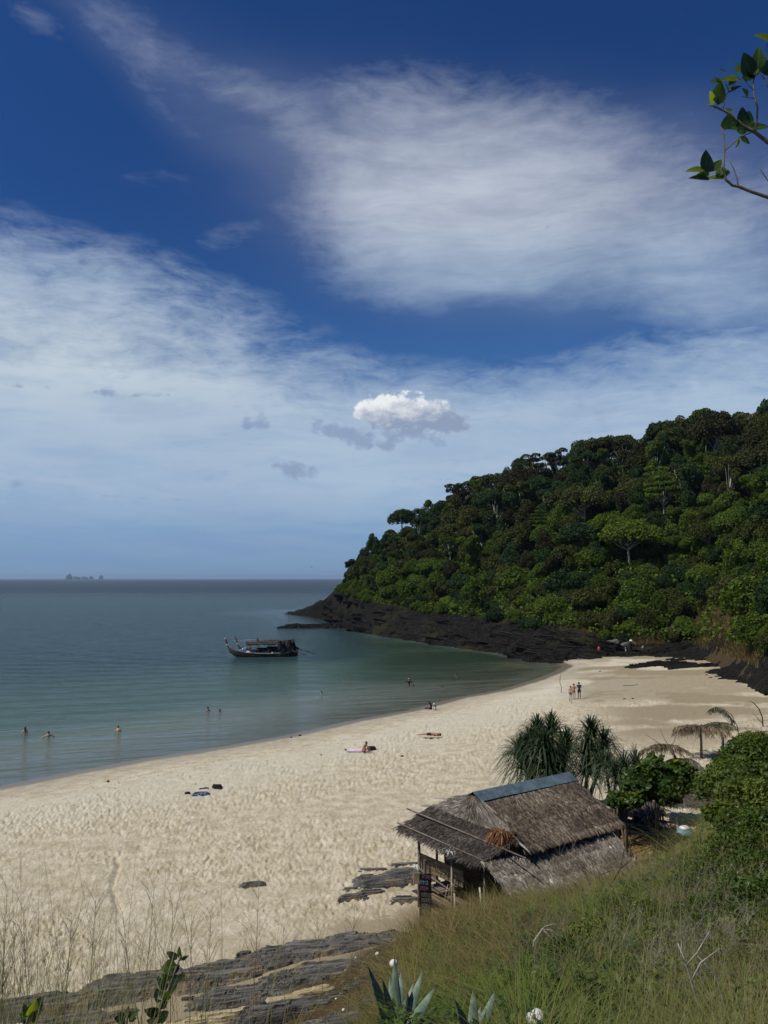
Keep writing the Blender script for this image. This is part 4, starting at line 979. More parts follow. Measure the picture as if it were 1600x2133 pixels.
# black hand-painted sign
sg = HUT+HP_(-1.95, -.9, 0); sz = gz(sg.x, sg.y)
sp = hit(886, 1900); yb = 27.6; top = PY(886, 1820, yb); bz = gz(top.x, top.y)
sign = thing('sign_board', 'tall narrow black board with pink and blue hand-painted lettering beside the hut', 'sign', (top.x, top.y, bz-.2), R(6))
hh = top.z-bz+.2
MB().box((0, 0, hh/2), (.42, .03, hh)).build('board', M_BLACK, sign); MB().tube([(0, .05, -.3), (0, .05, hh+.45)], .05, 8).build('post', M_POLE, sign)
def scrawl(cx, cz, w_, h_, m, seed, n=7, name='lettering'):
    r_ = random.Random(seed); mb = MB()
    for i in range(n):
        x = cx-w_/2+w_*(i+.5)/n; k = r_.randint(0, 3); lw = .012
        zz = cz+(i/n-.5)*-.05
        ps = {0: [(-.4, -.5), (-.4, .5), (.3, .1), (-.3, 0)], 1: [(-.4, -.5), (0, .5), (.4, -.5)], 2: [(.35, .4), (-.3, .2), (.3, -.2), (-.35, -.45)], 3: [(-.35, .5), (-.35, -.5), (.35, -.45), (.3, .4)]}[k]
        ps = [(x+a*w_/n, -.020, zz+b_*h_) for a, b_ in ps]
        for a, b_ in zip(ps[:-1], ps[1:]): mb.tube([a, b_], .009, 4)
    mb.build(name, m, sign)
scrawl(.03, hh-.10, .28, .13, M_PINK, 1, 5); scrawl(-.04, hh-.29, .30, .15, M_BLUEP, 2, 5); scrawl(-.03, hh-.48, .30, .13, M_PINK, 3, 6)
for i in range(4): scrawl(.02, hh-.70-.18*i, .30, .12, M_CHALK, 10+i, 6)

# ---------------------------------------------------------------- yard beyond the hut
M_HULLW = worn('chalky_blue_hull', (.10, .14, .17), (.30, .35, .38), 3, .6, (1, 1, 1)); M_HULLD = worn('dark_hull_inside', (.012, .016, .02), (.04, .045, .05), 3, .8)
M_BLUET = worn('blue_barrel_plastic', (.10, .20, .26), (.20, .33, .40), 5, .5)
def dinghy(name, L, W, D, parent=None, m=M_HULLW, mi=M_HULLD):
    n = 14; k = 7; v = []; mb = MB()
    for s, ins in ((1.0, 0), (.90, .05)):
        v = []
        for i in range(n+1):
            t = i/n*2-1; w_ = (1-abs(t)**2.6)*.96+.04; sh = .25*D*t*t
            for j in range(k+1):
                a = math.pi*j/k
                v.append((t*L/2*s, -math.cos(a)*W/2*w_*s, (D+sh)-math.sin(a)**.8*D*w_*s*.95))
        f = [(i*(k+1)+j, i*(k+1)+j+1, (i+1)*(k+1)+j+1, (i+1)*(k+1)+j) for i in range(n) for j in range(k)]
        mb.add(v, f, 0 if s == 1 else 1)
    m_ = (n+1)*(k+1)
    for i in range(n):
        for e in (0, k): mb.f.append((i*(k+1)+e, (i+1)*(k+1)+e, m_+(i+1)*(k+1)+e, m_+i*(k+1)+e)); mb.m.append(0)
    return mb
p = hit(1292, 1708); t = thing('rowing_boat', 'pale blue rowing boat drawn up in the shade behind the hut', 'boat', (p.x+.2, p.y+.8, p.z), R(-12))
dinghy('hull', 3.8, 1.2, .55).build('hull', [M_HULLW, M_HULLD], t, True)
for x in (-.9, .5): MB().box((x, 0, .42), (.22, 1.02, .03)).build('thwart', M_WOODB, t)
# low dark lean-to shelters
def shelter(label, px, row, L, W, h, az, m, n, slope=.25, posts=True, y=None, grp=None):
    p = hit(px, row) if y is None else PY(px, row, y); p.z = gz(p.x, p.y)
    t = thing('thatch_shelter', label, 'shelter', tuple(p), R(az), grp)
    q = [Vector((-L/2, W/2, h+slope*W/2)), Vector((L/2, W/2, h+slope*W/2)), Vector((L/2, -W/2, h-slope*W/2)), Vector((-L/2, -W/2, h-slope*W/2))]
    thatch('roof', [strands(q, n, .40, .045, rs, .10, .12, .5)], m, t, [q])
    for a in (-1, 1):
        for b in (-1, 1): MB().tube([(a*L*.45, b*W*.42, -.3), (a*L*.45, b*W*.42, h+b*slope*W*.42-.03)], .05, 6).build('post', M_POLE, t)
    MB().tube([(-L*.52, 0, h-.05), (L*.52, 0, h-.05)], .04, 6).build('beam', M_POLE, t)
    return t
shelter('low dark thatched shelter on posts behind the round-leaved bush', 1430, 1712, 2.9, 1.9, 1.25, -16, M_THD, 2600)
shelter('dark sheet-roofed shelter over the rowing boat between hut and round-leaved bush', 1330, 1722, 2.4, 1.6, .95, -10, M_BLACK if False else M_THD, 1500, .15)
shelter('collapsed straw-coloured palm thatch roof lying low right of the hut', 1360, 1782, 2.3, 1.7, .45, 8, M_THO, 1500, .2)
# plank stack, cloths and driftwood beside it
for i, (px, row, L, az, r, m, lb) in enumerate([(1330, 1752, 2.2, 12, .05, M_POLE, 'grey beam lying on the collapsed thatch roof, upper one'), (1345, 1745, 2.4, -38, .025, M_POLE, 'thin leaning stick over the collapsed thatch roof'), (1390, 1800, 2.8, 16, .045, M_POLE, 'long branch along the grass edge below the collapsed roof'),
        (1340, 1812, 2.4, 14, .04, M_POLE, 'branch half hidden in grass below the collapsed roof'), (1455, 1738, 1.3, 80, .03, M_POLE, 'slanting prop stick beside the blue barrel')]):
    p = hit(px, row); c, s = math.cos(R(az)), math.sin(R(az))
    o = MB().tube([(-L/2*c, -L/2*s, .25), (0, 0, .42), (L/2*c, L/2*s, .30)], [r, r*.9, r*.6], 6).build('driftwood_pole', m, None, True, loc=p); tag(o, lb, 'driftwood')
def sheet(name, label, cat, px, row, w_, d_, m, az, hgt=.12, seed=0, y=None, group=None, parent=None, res=16):
    p = hit(px, row) if y is None else PY(px, row, y)
    X, Y = np.meshgrid(np.linspace(-.5, .5, res+6), np.linspace(-.5, .5, res)); x = X*w_+(fbm(X*4, Y*4, seed+3)-.5)*w_*.25; y_ = Y*d_+(fbm(X*4, Y*4, seed+7)-.5)*d_*.35
    z = .02+hgt*np.abs(fbm(X*5, Y*5, seed+11, 4)-.42)*3
    n1, n2 = res, res+6; f = np.arange(n1*n2).reshape(n1, n2); f = np.stack([f[:-1, :-1], f[:-1, 1:], f[1:, 1:], f[1:, :-1]], -1).reshape(-1, 4)
    o = link(name, mesh_np(name, np.stack([x.ravel(), y_.ravel(), z.ravel()], 1), f, m, True), parent, p, (0, 0, R(az)))
    if label: tag(o, label, cat, group)
    return o
def m_stripe(g):
    x, y, z = g.sep(obj_co(g)); s = g.m('FRACT', g.mul(g.add(x, g.mul(y, .3)), 5.0))
    return pbsdf(g, g.mix(g.step(s, .45, .55), (.72, .66, .58), (.42, .12, .07)), .9, .1)
M_STR = mat('red_striped_cloth', m_stripe)
sheet('striped_cloth', 'red and white striped cloth drying on the far edge of the collapsed roof', 'cloth', 1392, 1738, .75, .5, M_STR, 20, .2, 5).location.z += .35
sheet('grey_cloth', 'blue-grey cloth heaped beside the red striped cloth', 'cloth', 1355, 1728, .8, .5, worn('blue_grey_cloth', (.16, .17, .22), (.30, .32, .40), 5, .9), 10, .3, 9).location.z += .3
sheet('plastic_sheet', 'crumpled white plastic sheet below the straw-coloured roof', 'plastic sheet', 1362, 1772, .8, .35, M_WHITE, 24, .25, 12).location.z += .3
sheet('shade_sheet', 'black sheet added on the sand to stand in for shade behind the hut', 'shade_sheet', 1322, 1724, 3.4, 1.5, M_BLACK, 8, .35, 31)  # dark sheet added here: its black colour paints the shade on the ground
p = PY(1428, 1765, 25.0); p.z = gz(p.x, p.y)+.15; t = thing('barrel', 'blue plastic barrel with white lid standing in the grass', 'barrel', tuple(p), 0, None, 1.15)
MB().lathe([(0, -.2), (.20, -.2), (.23, .0), (.22, .22), (.23, .42), (.20, .60), (0, .60)], 18).build('drum', M_BLUET, t, True); MB().lathe([(0, .60), (.15, .603), (.14, .64), (.08, .67), (0, .68)], 18).build('lid', M_WHITE, t, True)

# ---------------------------------------------------------------- ragged palm-leaf sunshades on the sand
def frond_fan(parent, c, n, L, m, rs, droop=.45, name='frond', squash=1.0, up=.1, lw=.05):
    """n drooping palm fronds, each one part: a rib with hanging leaflets"""
    for i in range(n):
        a = 2*math.pi*(i+rs.rand()*.6)/n; Lf = L*(.75+.4*rs.rand()); k = 56
        t = np.linspace(.05, 1, k).repeat(2)+rs.normal(size=2*k)*.01; sd = np.tile([-1, 1], k)
        rib = lambda t: np.stack([np.cos(a)*Lf*t*squash, np.sin(a)*Lf*t, up*Lf*t-droop*Lf*t*t], -1)
        b = rib(t)+rs.normal(size=(2*k, 3))*.015; pd = np.array([-math.sin(a), math.cos(a), 0])
        ll = Lf*.34*(1-.45*t)*(.6+.8*rs.rand(2*k))
        d = pd*sd[:, None]*.7+np.array([math.cos(a), math.sin(a), 0])*.45+np.array([0, 0, -1])*(.5+.8*rs.rand(2*k))[:, None]
        e = b+d*ll[:, None]; w2 = np.array([math.cos(a), math.sin(a), 0])*lw
        V = np.stack([b-w2*.5, b+w2*.5, e+w2*.1, e-w2*.1], 1).reshape(-1, 3)
        tr = rib(np.linspace(0, 1, 6)); V2 = np.concatenate([tr+np.array([0, 0, .012]), tr-pd*.02, tr+pd*.02]); o_ = len(V)
        f = list(map(tuple, np.arange(8*k).reshape(-1, 4).tolist()))
        for j in range(5): f += [(o_+j, o_+j+1, o_+7+j, o_+6+j), (o_+j, o_+12+j, o_+13+j, o_+j+1)]
        me = mesh_np(name, np.concatenate([V, V2]), f, m, False, attrs={'v': np.concatenate([np.repeat(rs.rand(2*k), 4), np.full(18, .3)])})
        link(name, me, parent, c)
def sunshade(label, px, row, h, L, m, n=11, tilt=0, squash=1.0, droop=.4):
    p = hit(px, row); t = thing('sunshade', label, 'sunshade', tuple(p), 0, 'palm-leaf sunshades by the right-hand bushes')
    MB().tube([(0, 0, -.4), (.03, 0, h*.5), (tilt, .05, h)], [.11, .085, .07], 8).build('post', M_POLE, t, True)
    for i in range(3):
        a = 2*math.pi*i/3; MB().tube([(tilt, .05, h*.92), (tilt+math.cos(a)*L*.7, .05+math.sin(a)*L*.7, h*.98)], .02, 5).build('spoke', M_POLE, t)
    frond_fan(t, (tilt, .05, h), n, L, m, rs, droop, 'frond', squash)
    return t
M_FR = strand_mat('dry_brown_frond', (.055, .040, .024), (.15, .11, .065), (.34, .27, .17)); M_FRG = strand_mat('faded_green_frond', (.04, .045, .02), (.10, .10, .05), (.26, .24, .15))
sunshade('brown ragged palm-leaf sunshade, middle one with rust-coloured fronds', 1461, 1578, 2.15, 1.75, M_FR, 12, 0, 1.15, .30)
sunshade('two-tiered palm-leaf sunshade furthest right, on a thick dark post', 1506, 1568, 2.1, 1.35, M_FRG, 10, -.1, 1.0, .35)
t = sunshade('collapsing palm-leaf sunshade leaning left of the middle one', 1406, 1600, 1.5, 1.35, M_FR, 11, -.5, 1.2, .5)
frond_fan(t, (.3, -.9, .8), 6, 1.3, M_THD, rs, .45, 'fallen_frond')
for x0, x1, z1 in ((-.7, -1.9, 2.2), (-.3, -.9, 2.6), (-.2, .3, 2.5)): MB().tube([(x0, 0, 1.4), ((x0+x1)/2, 0, 1.8), (x1, .1, z1)], [.025, .02, .01], 5).build('bare_rib', M_POLE, t)
p = hit(1520, 1562)
t = thing('arched_frond', 'bent green-brown palm frond arching over the furthest right sunshade', 'palm frond', (p.x+.75, p.y, p.z))
MB().tube([(0, 0, -.2), (-.1, 0, 1.6), (-.5, 0, 2.5), (-1.2, 0, 3.05), (-2.0, 0, 3.0)], [.04, .035, .03, .02, .01], 6).build('stalk', M_POLE, t, True)
V = []
k = 150; tt = np.linspace(0, 1, k); sx = np.interp(tt, [0, .35, 1], [-.3, -1.0, -2.1]); sz_ = np.interp(tt, [0, .35, .7, 1], [2.0, 2.85, 3.1, 2.9])
b = np.stack([sx, rs.normal(size=k)*.03, sz_], 1); sd = np.tile([-1, 1], k//2); e = b+np.stack([rs.normal(size=k)*.1-.1, sd*.22, -.32*(.5+rs.rand(k))], 1)
V = np.stack([b-[.03, 0, 0], b+[.03, 0, 0], e+[.01, 0, 0], e-[.01, 0, 0]], 1).reshape(-1, 3)
link('leaflets', mesh_np('leaflets', V, np.arange(4*k).reshape(k, 4), M_FRG, False, attrs={'v': np.repeat(rs.rand(k), 4)}), t)
p = hit(1590, 1515); t = thing('dead_branch', 'curved bare dark branch standing up from the brushwood at the right edge', 'branch', tuple(p))
MB().tube([(0, 0, -.3), (-.05, 0, .8), (-.3, 0, 1.5), (-.75, 0, 2.0), (-1.1, 0, 2.15)], [.06, .05, .045, .035, .02], 6).build('limb', M_WOOD, t, True)
MB().tube([(-.1, 0, .3), (-.5, 0, .8), (-.8, .1, 1.15)], [.035, .025, .012], 5).build('twig', M_POLE, t, True)
# an old sunshade far along the sand, and sticks standing or lying on the beach
p = hit(1315, 1361); t = thing('sunshade', 'small dark sunshade with a white cap at the far end of the sand', 'sunshade', tuple(p), 0)
MB().tube([(0, 0, -.3), (0, 0, 1.9)], .16, 8).build('post', M_WOOD, t); frond_fan(t, (0, 0, 2.0), 9, 1.0, M_THD, rs, .6, 'frond', 1, .1, .12); MB().lathe([(0, 2.0), (.28, 2.02), (.16, 2.22), (0, 2.28)], 10).build('cap', M_WHITE, t)
for px, row, pts_, lb in [(1169, 1444, [(0, 0, -.2), (.05, 0, .7), (-.12, 0, 1.1), (-.10, 0, 1.6), (0, 0, 2.1)], 'crooked thin stick planted upright left of the standing group'),
                          (1187, 1461, [(0, 0, -.1), (.0, -.0, .25), (-.5, -2.2, .35)], 'straight stick lying slantwise in front of the standing group'),
                          (1314, 1429, [(-.9, 0, .05), (-.3, 0, .02), (.4, .1, .05), (.9, 0, .18)], 'short crooked driftwood branch lying on the brown sand')]:
    o = MB().tube(pts_, [.035]+[.03]*(len(pts_)-2)+[.015], 6).build('stick', M_WOOD, None, True, loc=hit(px, row)); tag(o, lb, 'stick')
for i, (px, row, s, lb) in enumerate([(1250, 1399, .35, 'dark scrap of weed on the pale sand near the far rocks'), (1301, 1457, .4, 'dark weed clump on brown sand right of the standing group'), (1318, 1456, .35, 'green-black weed clump just right of the other on brown sand'), (625, 1533, .45, 'dark weed scrap lying near the middle of the waterline'), (607, 1537, .35, 'small weed scrap left of the other near the middle waterline'),
        (225, 1629, .4, 'brown weed scrap on the smooth sand at the left'), (720, 1562, .3, 'black scrap left of the couple on the towel'), (669, 1573, .22, 'tiny black scrap lying alone left of the couple'), (1480, 1412, .5, 'dark stone on brown sand left of the right-hand rock bank'), (1472, 1406, .35, 'small dark stone just left of the bigger one by the rock bank'),
        (838, 1575, .25, 'tiny black scrap right of the couple on the towel'), (408, 1634, .18, 'tiny black scrap above the heaps of clothing')]):
    o = link('scrap', SLABS[i % 10], None, hit(px, row)+Vector((0, 0, .02)), (0, 0, R(20*i)), (s/2, s*.5, s*.3)); tag(o, lb, 'beach debris')

# ---------------------------------------------------------------- screw-pines, bushes and grass on the near slope
rs = np.random.RandomState(77)
M_PAN = leafmat('screw_pine_leaf', (.014, .032, .012), (.048, .078, .026), None, .15, .5, .22, .15)
M_PANL = leafmat('pale_screw_pine_leaf', (.035, .060, .032), (.095, .130, .065), None, .18, .5, .25, .15)
def strap_rosette(name, c, n, L, W, rs, m, parent, up=1.12, droop=.95, seg=7):
    i = np.arange(n); a = i*2.39996+rs.rand(n)*.3; q = i/n
    el = up*(1-q)*1.35+.05+rs.normal(size=n)*.12; LL = L*(.75+.4*rs.rand(n)); V = []
    for k in range(seg+1):
        t = k/seg; rr = LL*(t*np.cos(el)+.12*t*t); zz = LL*(t*np.sin(el)+.10*t-droop*t*t*t*(.35+.65*q+.1*rs.rand(n)))
        cc = np.stack([np.cos(a)*rr, np.sin(a)*rr, zz], 1)+np.array(c); sd = np.stack([-np.sin(a), np.cos(a), np.zeros(n)], 1)*(W*(1-t)**.6*.5+.003)
        V += [cc-sd, cc-np.array([0, 0, W*.18*(1-t)]), cc+sd]
    V = np.stack(V, 1).reshape(-1, 3); m_ = 3*(seg+1)
    f = np.array([[3*k, 3*k+1, 3*k+4, 3*k+3] for k in range(seg)]+[[3*k+1, 3*k+2, 3*k+5, 3*k+4] for k in range(seg)])
    f = (np.arange(n)[:, None, None]*m_+f[None]).reshape(-1, 4)
    return link(name, mesh_np(name, V, f, m, False, attrs={'v': np.repeat(rs.rand(n), m_)}), parent)
def screw_pine(label, px, row, y, heads, m, L=1.55, n=190, W=.062):
    p = PY(px, row, y); g_ = gz(p.x, p.y); t = thing('screw_pine', label, 'screw pine', (p.x, p.y, g_), 0, 'screw pines behind the hut')
    for i in range(5):
        a = 2*math.pi*i/5; MB().tube([(math.cos(a)*.35, math.sin(a)*.35, -.3), (math.cos(a)*.1, math.sin(a)*.1, .7)], .035, 5).build('prop_root', M_BARK, t)
    for hx, hr, hy in heads:
        q = PY(hx, hr, y+hy); c = Vector((q.x-p.x, q.y-p.y, q.z-g_))
        MB().tube([(0, 0, .2), (c.x*.35, c.y*.35, c.z*.55), tuple(c)], [.10, .08, .06], 7).build('trunk', M_BARK, t, True)
        strap_rosette('leaf_head', tuple(c), n, L, W, rs, m, t)
    return t
screw_pine('dark green screw pine, biggest and leftmost, behind the hut ridge', 1160, 1665, 38, [(1105, 1558, 0), (1150, 1528, .6), (1180, 1562, -.3), (1090, 1600, -.4), (1140, 1598, -.9), (1120, 1535, .9), (1170, 1590, .2), (1085, 1575, .5), (1110, 1625, -.5), (1160, 1625, -.8), (1135, 1565, -1)], M_PAN)
screw_pine('dark green screw pine in the middle of the three', 1215, 1672, 37.5, [(1232, 1535, 0), (1258, 1560, .5), (1225, 1575, -.5), (1250, 1600, -.2), (1222, 1615, -.3)], M_PAN, 1.45)
screw_pine('pale green screw pine, rightmost, beside the round-leaved bush', 1280, 1690, 35.5, [(1300, 1605, 0), (1325, 1598, .5), (1280, 1620, -.5), (1262, 1600, .4), (1300, 1635, -.2), (1340, 1625, .2)], M_PANL, 1.35, 110, .055)
# leaves as objects
def leaf_mesh(name, m, wd=.5, fold=.16, curl=.12, ob=.6):
    ts = [0, .16, .34, .52, .70, .86, 1.0]; V = []; 
    for t in ts:
        w_ = wd*.5*(math.sin(math.pi*min(1, t**ob*1.0))**.75 if 0 < t < 1 else .02)
        z = -curl*t*t
        V += [(t, -w_, z+fold*w_), (t, 0, z), (t, w_, z+fold*w_)]
    f = []
    for k in range(len(ts)-1): f += [(3*k, 3*k+1, 3*k+4, 3*k+3), (3*k+1, 3*k+2, 3*k+5, 3*k+4)]
    return mesh_np(name, np.array(V), f, m, True, attrs={'v': np.full(len(V), rs.rand())})
def leafmat2(name, c, cvein, trans=.4, rough=.3):
    def fn(g):
        x, y, z = g.sep(obj_co(g)); v = g.step(g.m('ABSOLUTE', y), .0, .035, 1, 0); n = g.noise(obj_co(g), 6.0, 3, .5)
        cc = g.mix(v, g.mix(n, c, tuple(k*.7 for k in c)), cvein)
        d = pbsdf(g, cc, rough, .35); t = g.node('ShaderNodeBsdfTranslucent', {'Color': tuple(min(1, k*m_) for k, m_ in zip(c, (3.2, 3.0, 1.0)))+(1,)})
        return g.node('ShaderNodeMixShader', {0: trans, 1: d, 2: t})
    return mat(name, fn)
M_LF = leafmat2('glossy_leaf', (.040, .082, .016), (.09, .15, .03), .42, .42); M_LF2 = leafmat2('yellow_sunlit_leaf', (.12, .155, .012), (.18, .22, .03), .52, .42); M_LFD = leafmat2('dark_glossy_leaf', (.012, .030, .010), (.03, .06, .015), .25, .42)  # yellow-green leaves; on the overhanging branch the yellow paints sunlight shining through
LEAVES = [leaf_mesh('leaf', M_LF, .50, .25, .10), leaf_mesh('leaf', M_LF, .44, .35, .20), leaf_mesh('leaf', M_LF, .55, .15, -.08)]
ROUND = [leaf_mesh('leaf', M_LF, .95, .12, .06, .8), leaf_mesh('leaf', M_LF, .90, .2, .12, .8)]
def leaf_obj(parent, base, tip, off, m, nrm=None, kind=None, wid=1.0):
    base = Vector(base); tip = Vector(tip); d = tip-base; L = d.length; x = d.normalized()
    n_ = Vector(nrm) if nrm is not None else Vector((rs.normal()*.35, -1, .25+rs.rand()*.5)); y = n_.cross(x).normalized(); z = x.cross(y)
    M_ = Matrix((x, y, z)).transposed().to_4x4(); o = link('leaf', (kind or LEAVES)[rs.randint(len(kind or LEAVES))], parent)
    o.matrix_local = Matrix.Translation(base-Vector(off)) @ M_ @ Matrix.Diagonal((L, L*wid, L, 1))
    o.material_slots[0].link = 'OBJECT'; o.material_slots[0].material = m
    return o
def leaf_bush(label, px, row, y, rx, rz, n, L, mats_, m_rest, name='bush', lo=-.2, ry=None, extra=4000, kind=None, group=None):
    p = PY(px, row, y); g_ = gz(p.x, p.y); ry = ry or rx*.8
    t = thing(name, label, 'bush', (p.x, p.y, g_), 0, group); h = p.z-g_
    for i in range(9):
        a = rs.rand()*6.28; q = (math.cos(a)*rx*.7*rs.rand(), math.sin(a)*ry*.7*rs.rand(), h+rz*(rs.rand()-.3)*.9)
        MB().tube([(0, 0, -.2), (q[0]*.4, q[1]*.4, q[2]*.5), q], [.035, .025, .01], 5).build('stem', M_BARK, t, True)
    lb = [(rx*(.45+.4*rs.rand())*math.cos(k*1.26), ry*.6*math.sin(k*1.26), h+rz*(.45*rs.rand()-.2), rx*(.30+.2*rs.rand()), ry*.45, rz*(.38+.25*rs.rand())) for k in range(5)]+[(0, 0, h+rz*.1, rx*.5, ry*.5, rz*.55)]
    link('foliage', leaf_cloud('foliage', lb, extra, L*.9, rs, m_rest, .35, lo=-.8, aspect=.8, inner=.45), t)
    for i in range(n):
        l_ = lb[rs.randint(6)]; d = unit(1, rs)[0]; d[2] = abs(d[2])*.9+lo*.3; d[1] -= .3; d /= np.linalg.norm(d)
        c = Vector((l_[0]+d[0]*l_[3], l_[1]+d[1]*l_[4], l_[2]+d[2]*l_[5])); dv = Vector(d)*.5+Vector((rs.normal()*.7, rs.normal()*.7, .15)); dv.normalize()
        LL = L*(.7+.6*rs.rand()); leaf_obj(t, c, c+dv*LL, (0, 0, 0), mats_[rs.randint(len(mats_))], (d[0]+rs.normal()*.4, d[1]-.2+rs.normal()*.3, d[2]+.6), kind)
    return t
ML['glossy'] = leafmat('leaf_glossy_bush', (.020, .046, .008), (.095, .150, .024), None, .34, .45, .3, .2)
ML['yellowish'] = leafmat('leaf_yellow_green', (.04, .065, .008), (.13, .17, .018), None, .40, .4, .4, .2)
ML['fine'] = leafmat('leaf_fine_bush', (.030, .060, .010), (.135, .190, .030), (.12, .14, .03), .35, .5, .25, .4)
leaf_bush('round-leaved dark glossy beach bush right of the pale screw pine', 1362, 1630, 34, 1.65, 1.3, 250, .22, [M_LF, M_LF, M_LFD, M_LF2], ML['glossy'], kind=ROUND, extra=8500)
leaf_bush('low round-leaved bush hanging beside the hut roof below the pale screw pine', 1305, 1672, 33, .75, .45, 90, .19, [M_LF, M_LF, M_LF2], ML['glossy'], kind=ROUND, extra=1500)
t = leaf_bush('yellow-green glossy bush with one orange leaf at the right edge', 1545, 1708, 19, .82, .50, 170, .125, [M_LF2, M_LF2, M_LF, M_LF], ML['yellowish'], extra=2600)
M_OR = leafmat2('orange_leaf', (.55, .17, .02), (.6, .3, .05), .2)
q = PY(1535, 1697, 18.3); o = leaf_obj(t, q, q+Vector((.10, -.04, .10)), t.location, M_OR); o['label'] = 'orange withered leaf'
leaf_bush('yellow-green bush low beside the blue barrel', 1482, 1768, 19, .42, .28, 60, .12, [M_LF2, M_LF], ML['yellowish'], extra=1200)
leaf_bush('bright green broad-leaved sapling standing in grass below the hut', 1350, 1860, 17.5, .62, .26, 70, .19, [M_LF2, M_LF, M_LF], ML['yellowish'], extra=300, kind=ROUND)
# fine-leaved bushes: own meshes shared between alike plants
FB = [(leaf_cloud('foliage', dome(1.05, 1.0, .15, 24, rs, .20), 7500, .085, rs, ML['fine'], .3, lo=-.9, inner=.2), limb_tree(1.1, .03, .7, rs, 9, fork=.1).mesh('stems', M_BARK, True)) for _ in range(4)]
BD = [(1575, 1548, 'fine', 1.7, 'fine-leaved bush right of the sunshades at the right edge'), (1530, 1575, 'fine', 1.3, 'fine-leaved bush directly right of the two-tiered sunshade'), (1500, 1605, 'fine', 1.0, 'fine-leaved bush below the sunshades'), (1585, 1600, 'fine', 1.5, 'large fine-leaved bush on the right edge above the yellow-green bush'),
      (1540, 1635, 'fine', 1.3, 'fine-leaved bush just above the yellow-green bush'), (1490, 1660, 'olive', .8, 'thin olive bush beside the pale sand gap'), (1595, 1660, 'fine', 1.2, 'fine-leaved bush on the edge behind the yellow-green bush'), (1575, 1785, 'yellowish', .6, 'small yellowish bush under the bigger yellow-green bush'),
      (1500, 1815, 'yellowish', .55, 'glossy bush right of the blue barrel'), (1590, 1835, 'glossy', .7, 'dark glossy bush at the right edge in the middle of the slope'), (1535, 1860, 'yellowish', .55, 'glossy green bush above the pale twigs'), (1470, 1850, 'fine', .7, 'small fine bush left of the glossy one above the pale twigs'),
      (1580, 1900, 'glossy', .8, 'glossy bush on the right edge level with the twig thicket'), (1340, 1925, 'yellowish', .55, 'bright small-leaved bush in the grass left of the white twigs'), (1300, 1905, 'fine', .5, 'small bush under the broad-leaved sapling'), (1240, 1960, 'fine', .55, 'low bush beside the grey bent branch'),
      (1180, 2000, 'glossy', .45, 'dark low bush in the hollow right of the grey bent branch'), (1390, 1980, 'fine', .5, 'low green bush among the white twigs'), (1480, 1960, 'glossy', .5, 'dark low bush behind the white twigs'), (1560, 2000, 'fine', .55, 'low bush at the right edge behind the tall pale grass'),
      (1300, 2040, 'glossy', .40, 'dark bush in the shaded hollow near the bottom'), (1230, 2085, 'glossy', .38, 'dark bush in the hollow above the white globe'), (1420, 1770, 'olive', .6, 'thin bush in grass just under the blue barrel'), (1120, 1930, 'olive', .45, 'olive bush behind the grey bent branch'),
      (1590, 1690, 'fine', 1.2, 'fine-leaved bush at the right edge level with the orange leaf'), (1585, 1755, 'glossy', .9, 'dark glossy bush at the right edge below the orange leaf'), (1540, 1800, 'fine', .8, 'fine-leaved bush in the middle of the right-hand thicket'), (1450, 1800, 'fine', .55, 'small fine-leaved bush right below the blue barrel'),
      (1400, 1860, 'yellowish', .45, 'yellowish low bush right of the broad-leaved sapling'), (1590, 1950, 'glossy', .6, 'dark glossy bush at the right edge above the tall pale grass'), (1455, 1920, 'glossy', .5, 'dark glossy bush behind the white twigs, right of the sapling'), (1370, 2090, 'glossy', .35, 'dark low bush near the bottom right of the white globe-like stone'),
      (1530, 2100, 'fine', .4, 'low fine-leaved bush in the bottom right corner'), (1180, 2090, 'fine', .32, 'low fine-leaved bush just right of the white globe-like stone'), (1080, 2060, 'glossy', .3, 'dark low bush between the smaller agave and the round white stone')]
for i, (px, row, colr, s, lb) in enumerate(BD):
    p = hit(px, row+ (18 if row < 1700 else 10), lift=.3*s); cm, tm = FB[i % 4]
    o = thing('bush', lb, 'bush', (p.x, p.y, p.z-.15*s), rs.rand()*6, 'bushes on the near slope', s)
    c = link('foliage', cm, o); c.material_slots[0].link = 'OBJECT'; c.material_slots[0].material = ML[colr]; link('stems', tm, o)
# leafless twig thickets and bleached dead wood
M_TWIG = worn('grey_twig', (.10, .085, .07), (.24, .21, .18), 8, .85); M_TWIGP = worn('bleached_twig', (.20, .18, .155), (.42, .39, .34), 8, .8); M_TWIGV = worn('violet_grey_twig', (.09, .07, .075), (.20, .165, .16), 8, .85)
def twigs(name, rs, n0, L, r, m, depth=3, spread=.8, updir=(0, 0, 1)):
    mb = MB()
    def grow(p, d, L_, r_, k):
        q = p+d*L_*.5+Vector(rs.normal(size=3))*L_*.06; e = q+(d+Vector(rs.normal(size=3))*.18).normalized()*L_*.5
        mb.tube([p, q, e], [r_, r_*.8, r_*.55], 3, 0, False)
        if k > 0:
            for i in range(3 if k > 1 else 2):
                dd = (d+Vector(rs.normal(size=3))*spread*.6+Vector((0, 0, .1))).normalized(); grow(q.lerp(e, rs.rand()), dd, L_*(.55+.25*rs.rand()), r_*.6, k-1)
    for i in range(n0):
        a = rs.rand()*6.28; d = (Vector(updir)+Vector((math.cos(a), math.sin(a), 0))*spread*rs.rand()*1.2).normalized()
        grow(Vector((math.cos(a)*.12*rs.rand(), math.sin(a)*.12*rs.rand(), -.05)), d, L*(.6+.5*rs.rand()), r, depth)
    return mb.mesh(name, m)
TW = [twigs('twig_thicket', rs, 16, .50, .0048, M_TWIGV, 3, 1.0) for _ in range(3)]
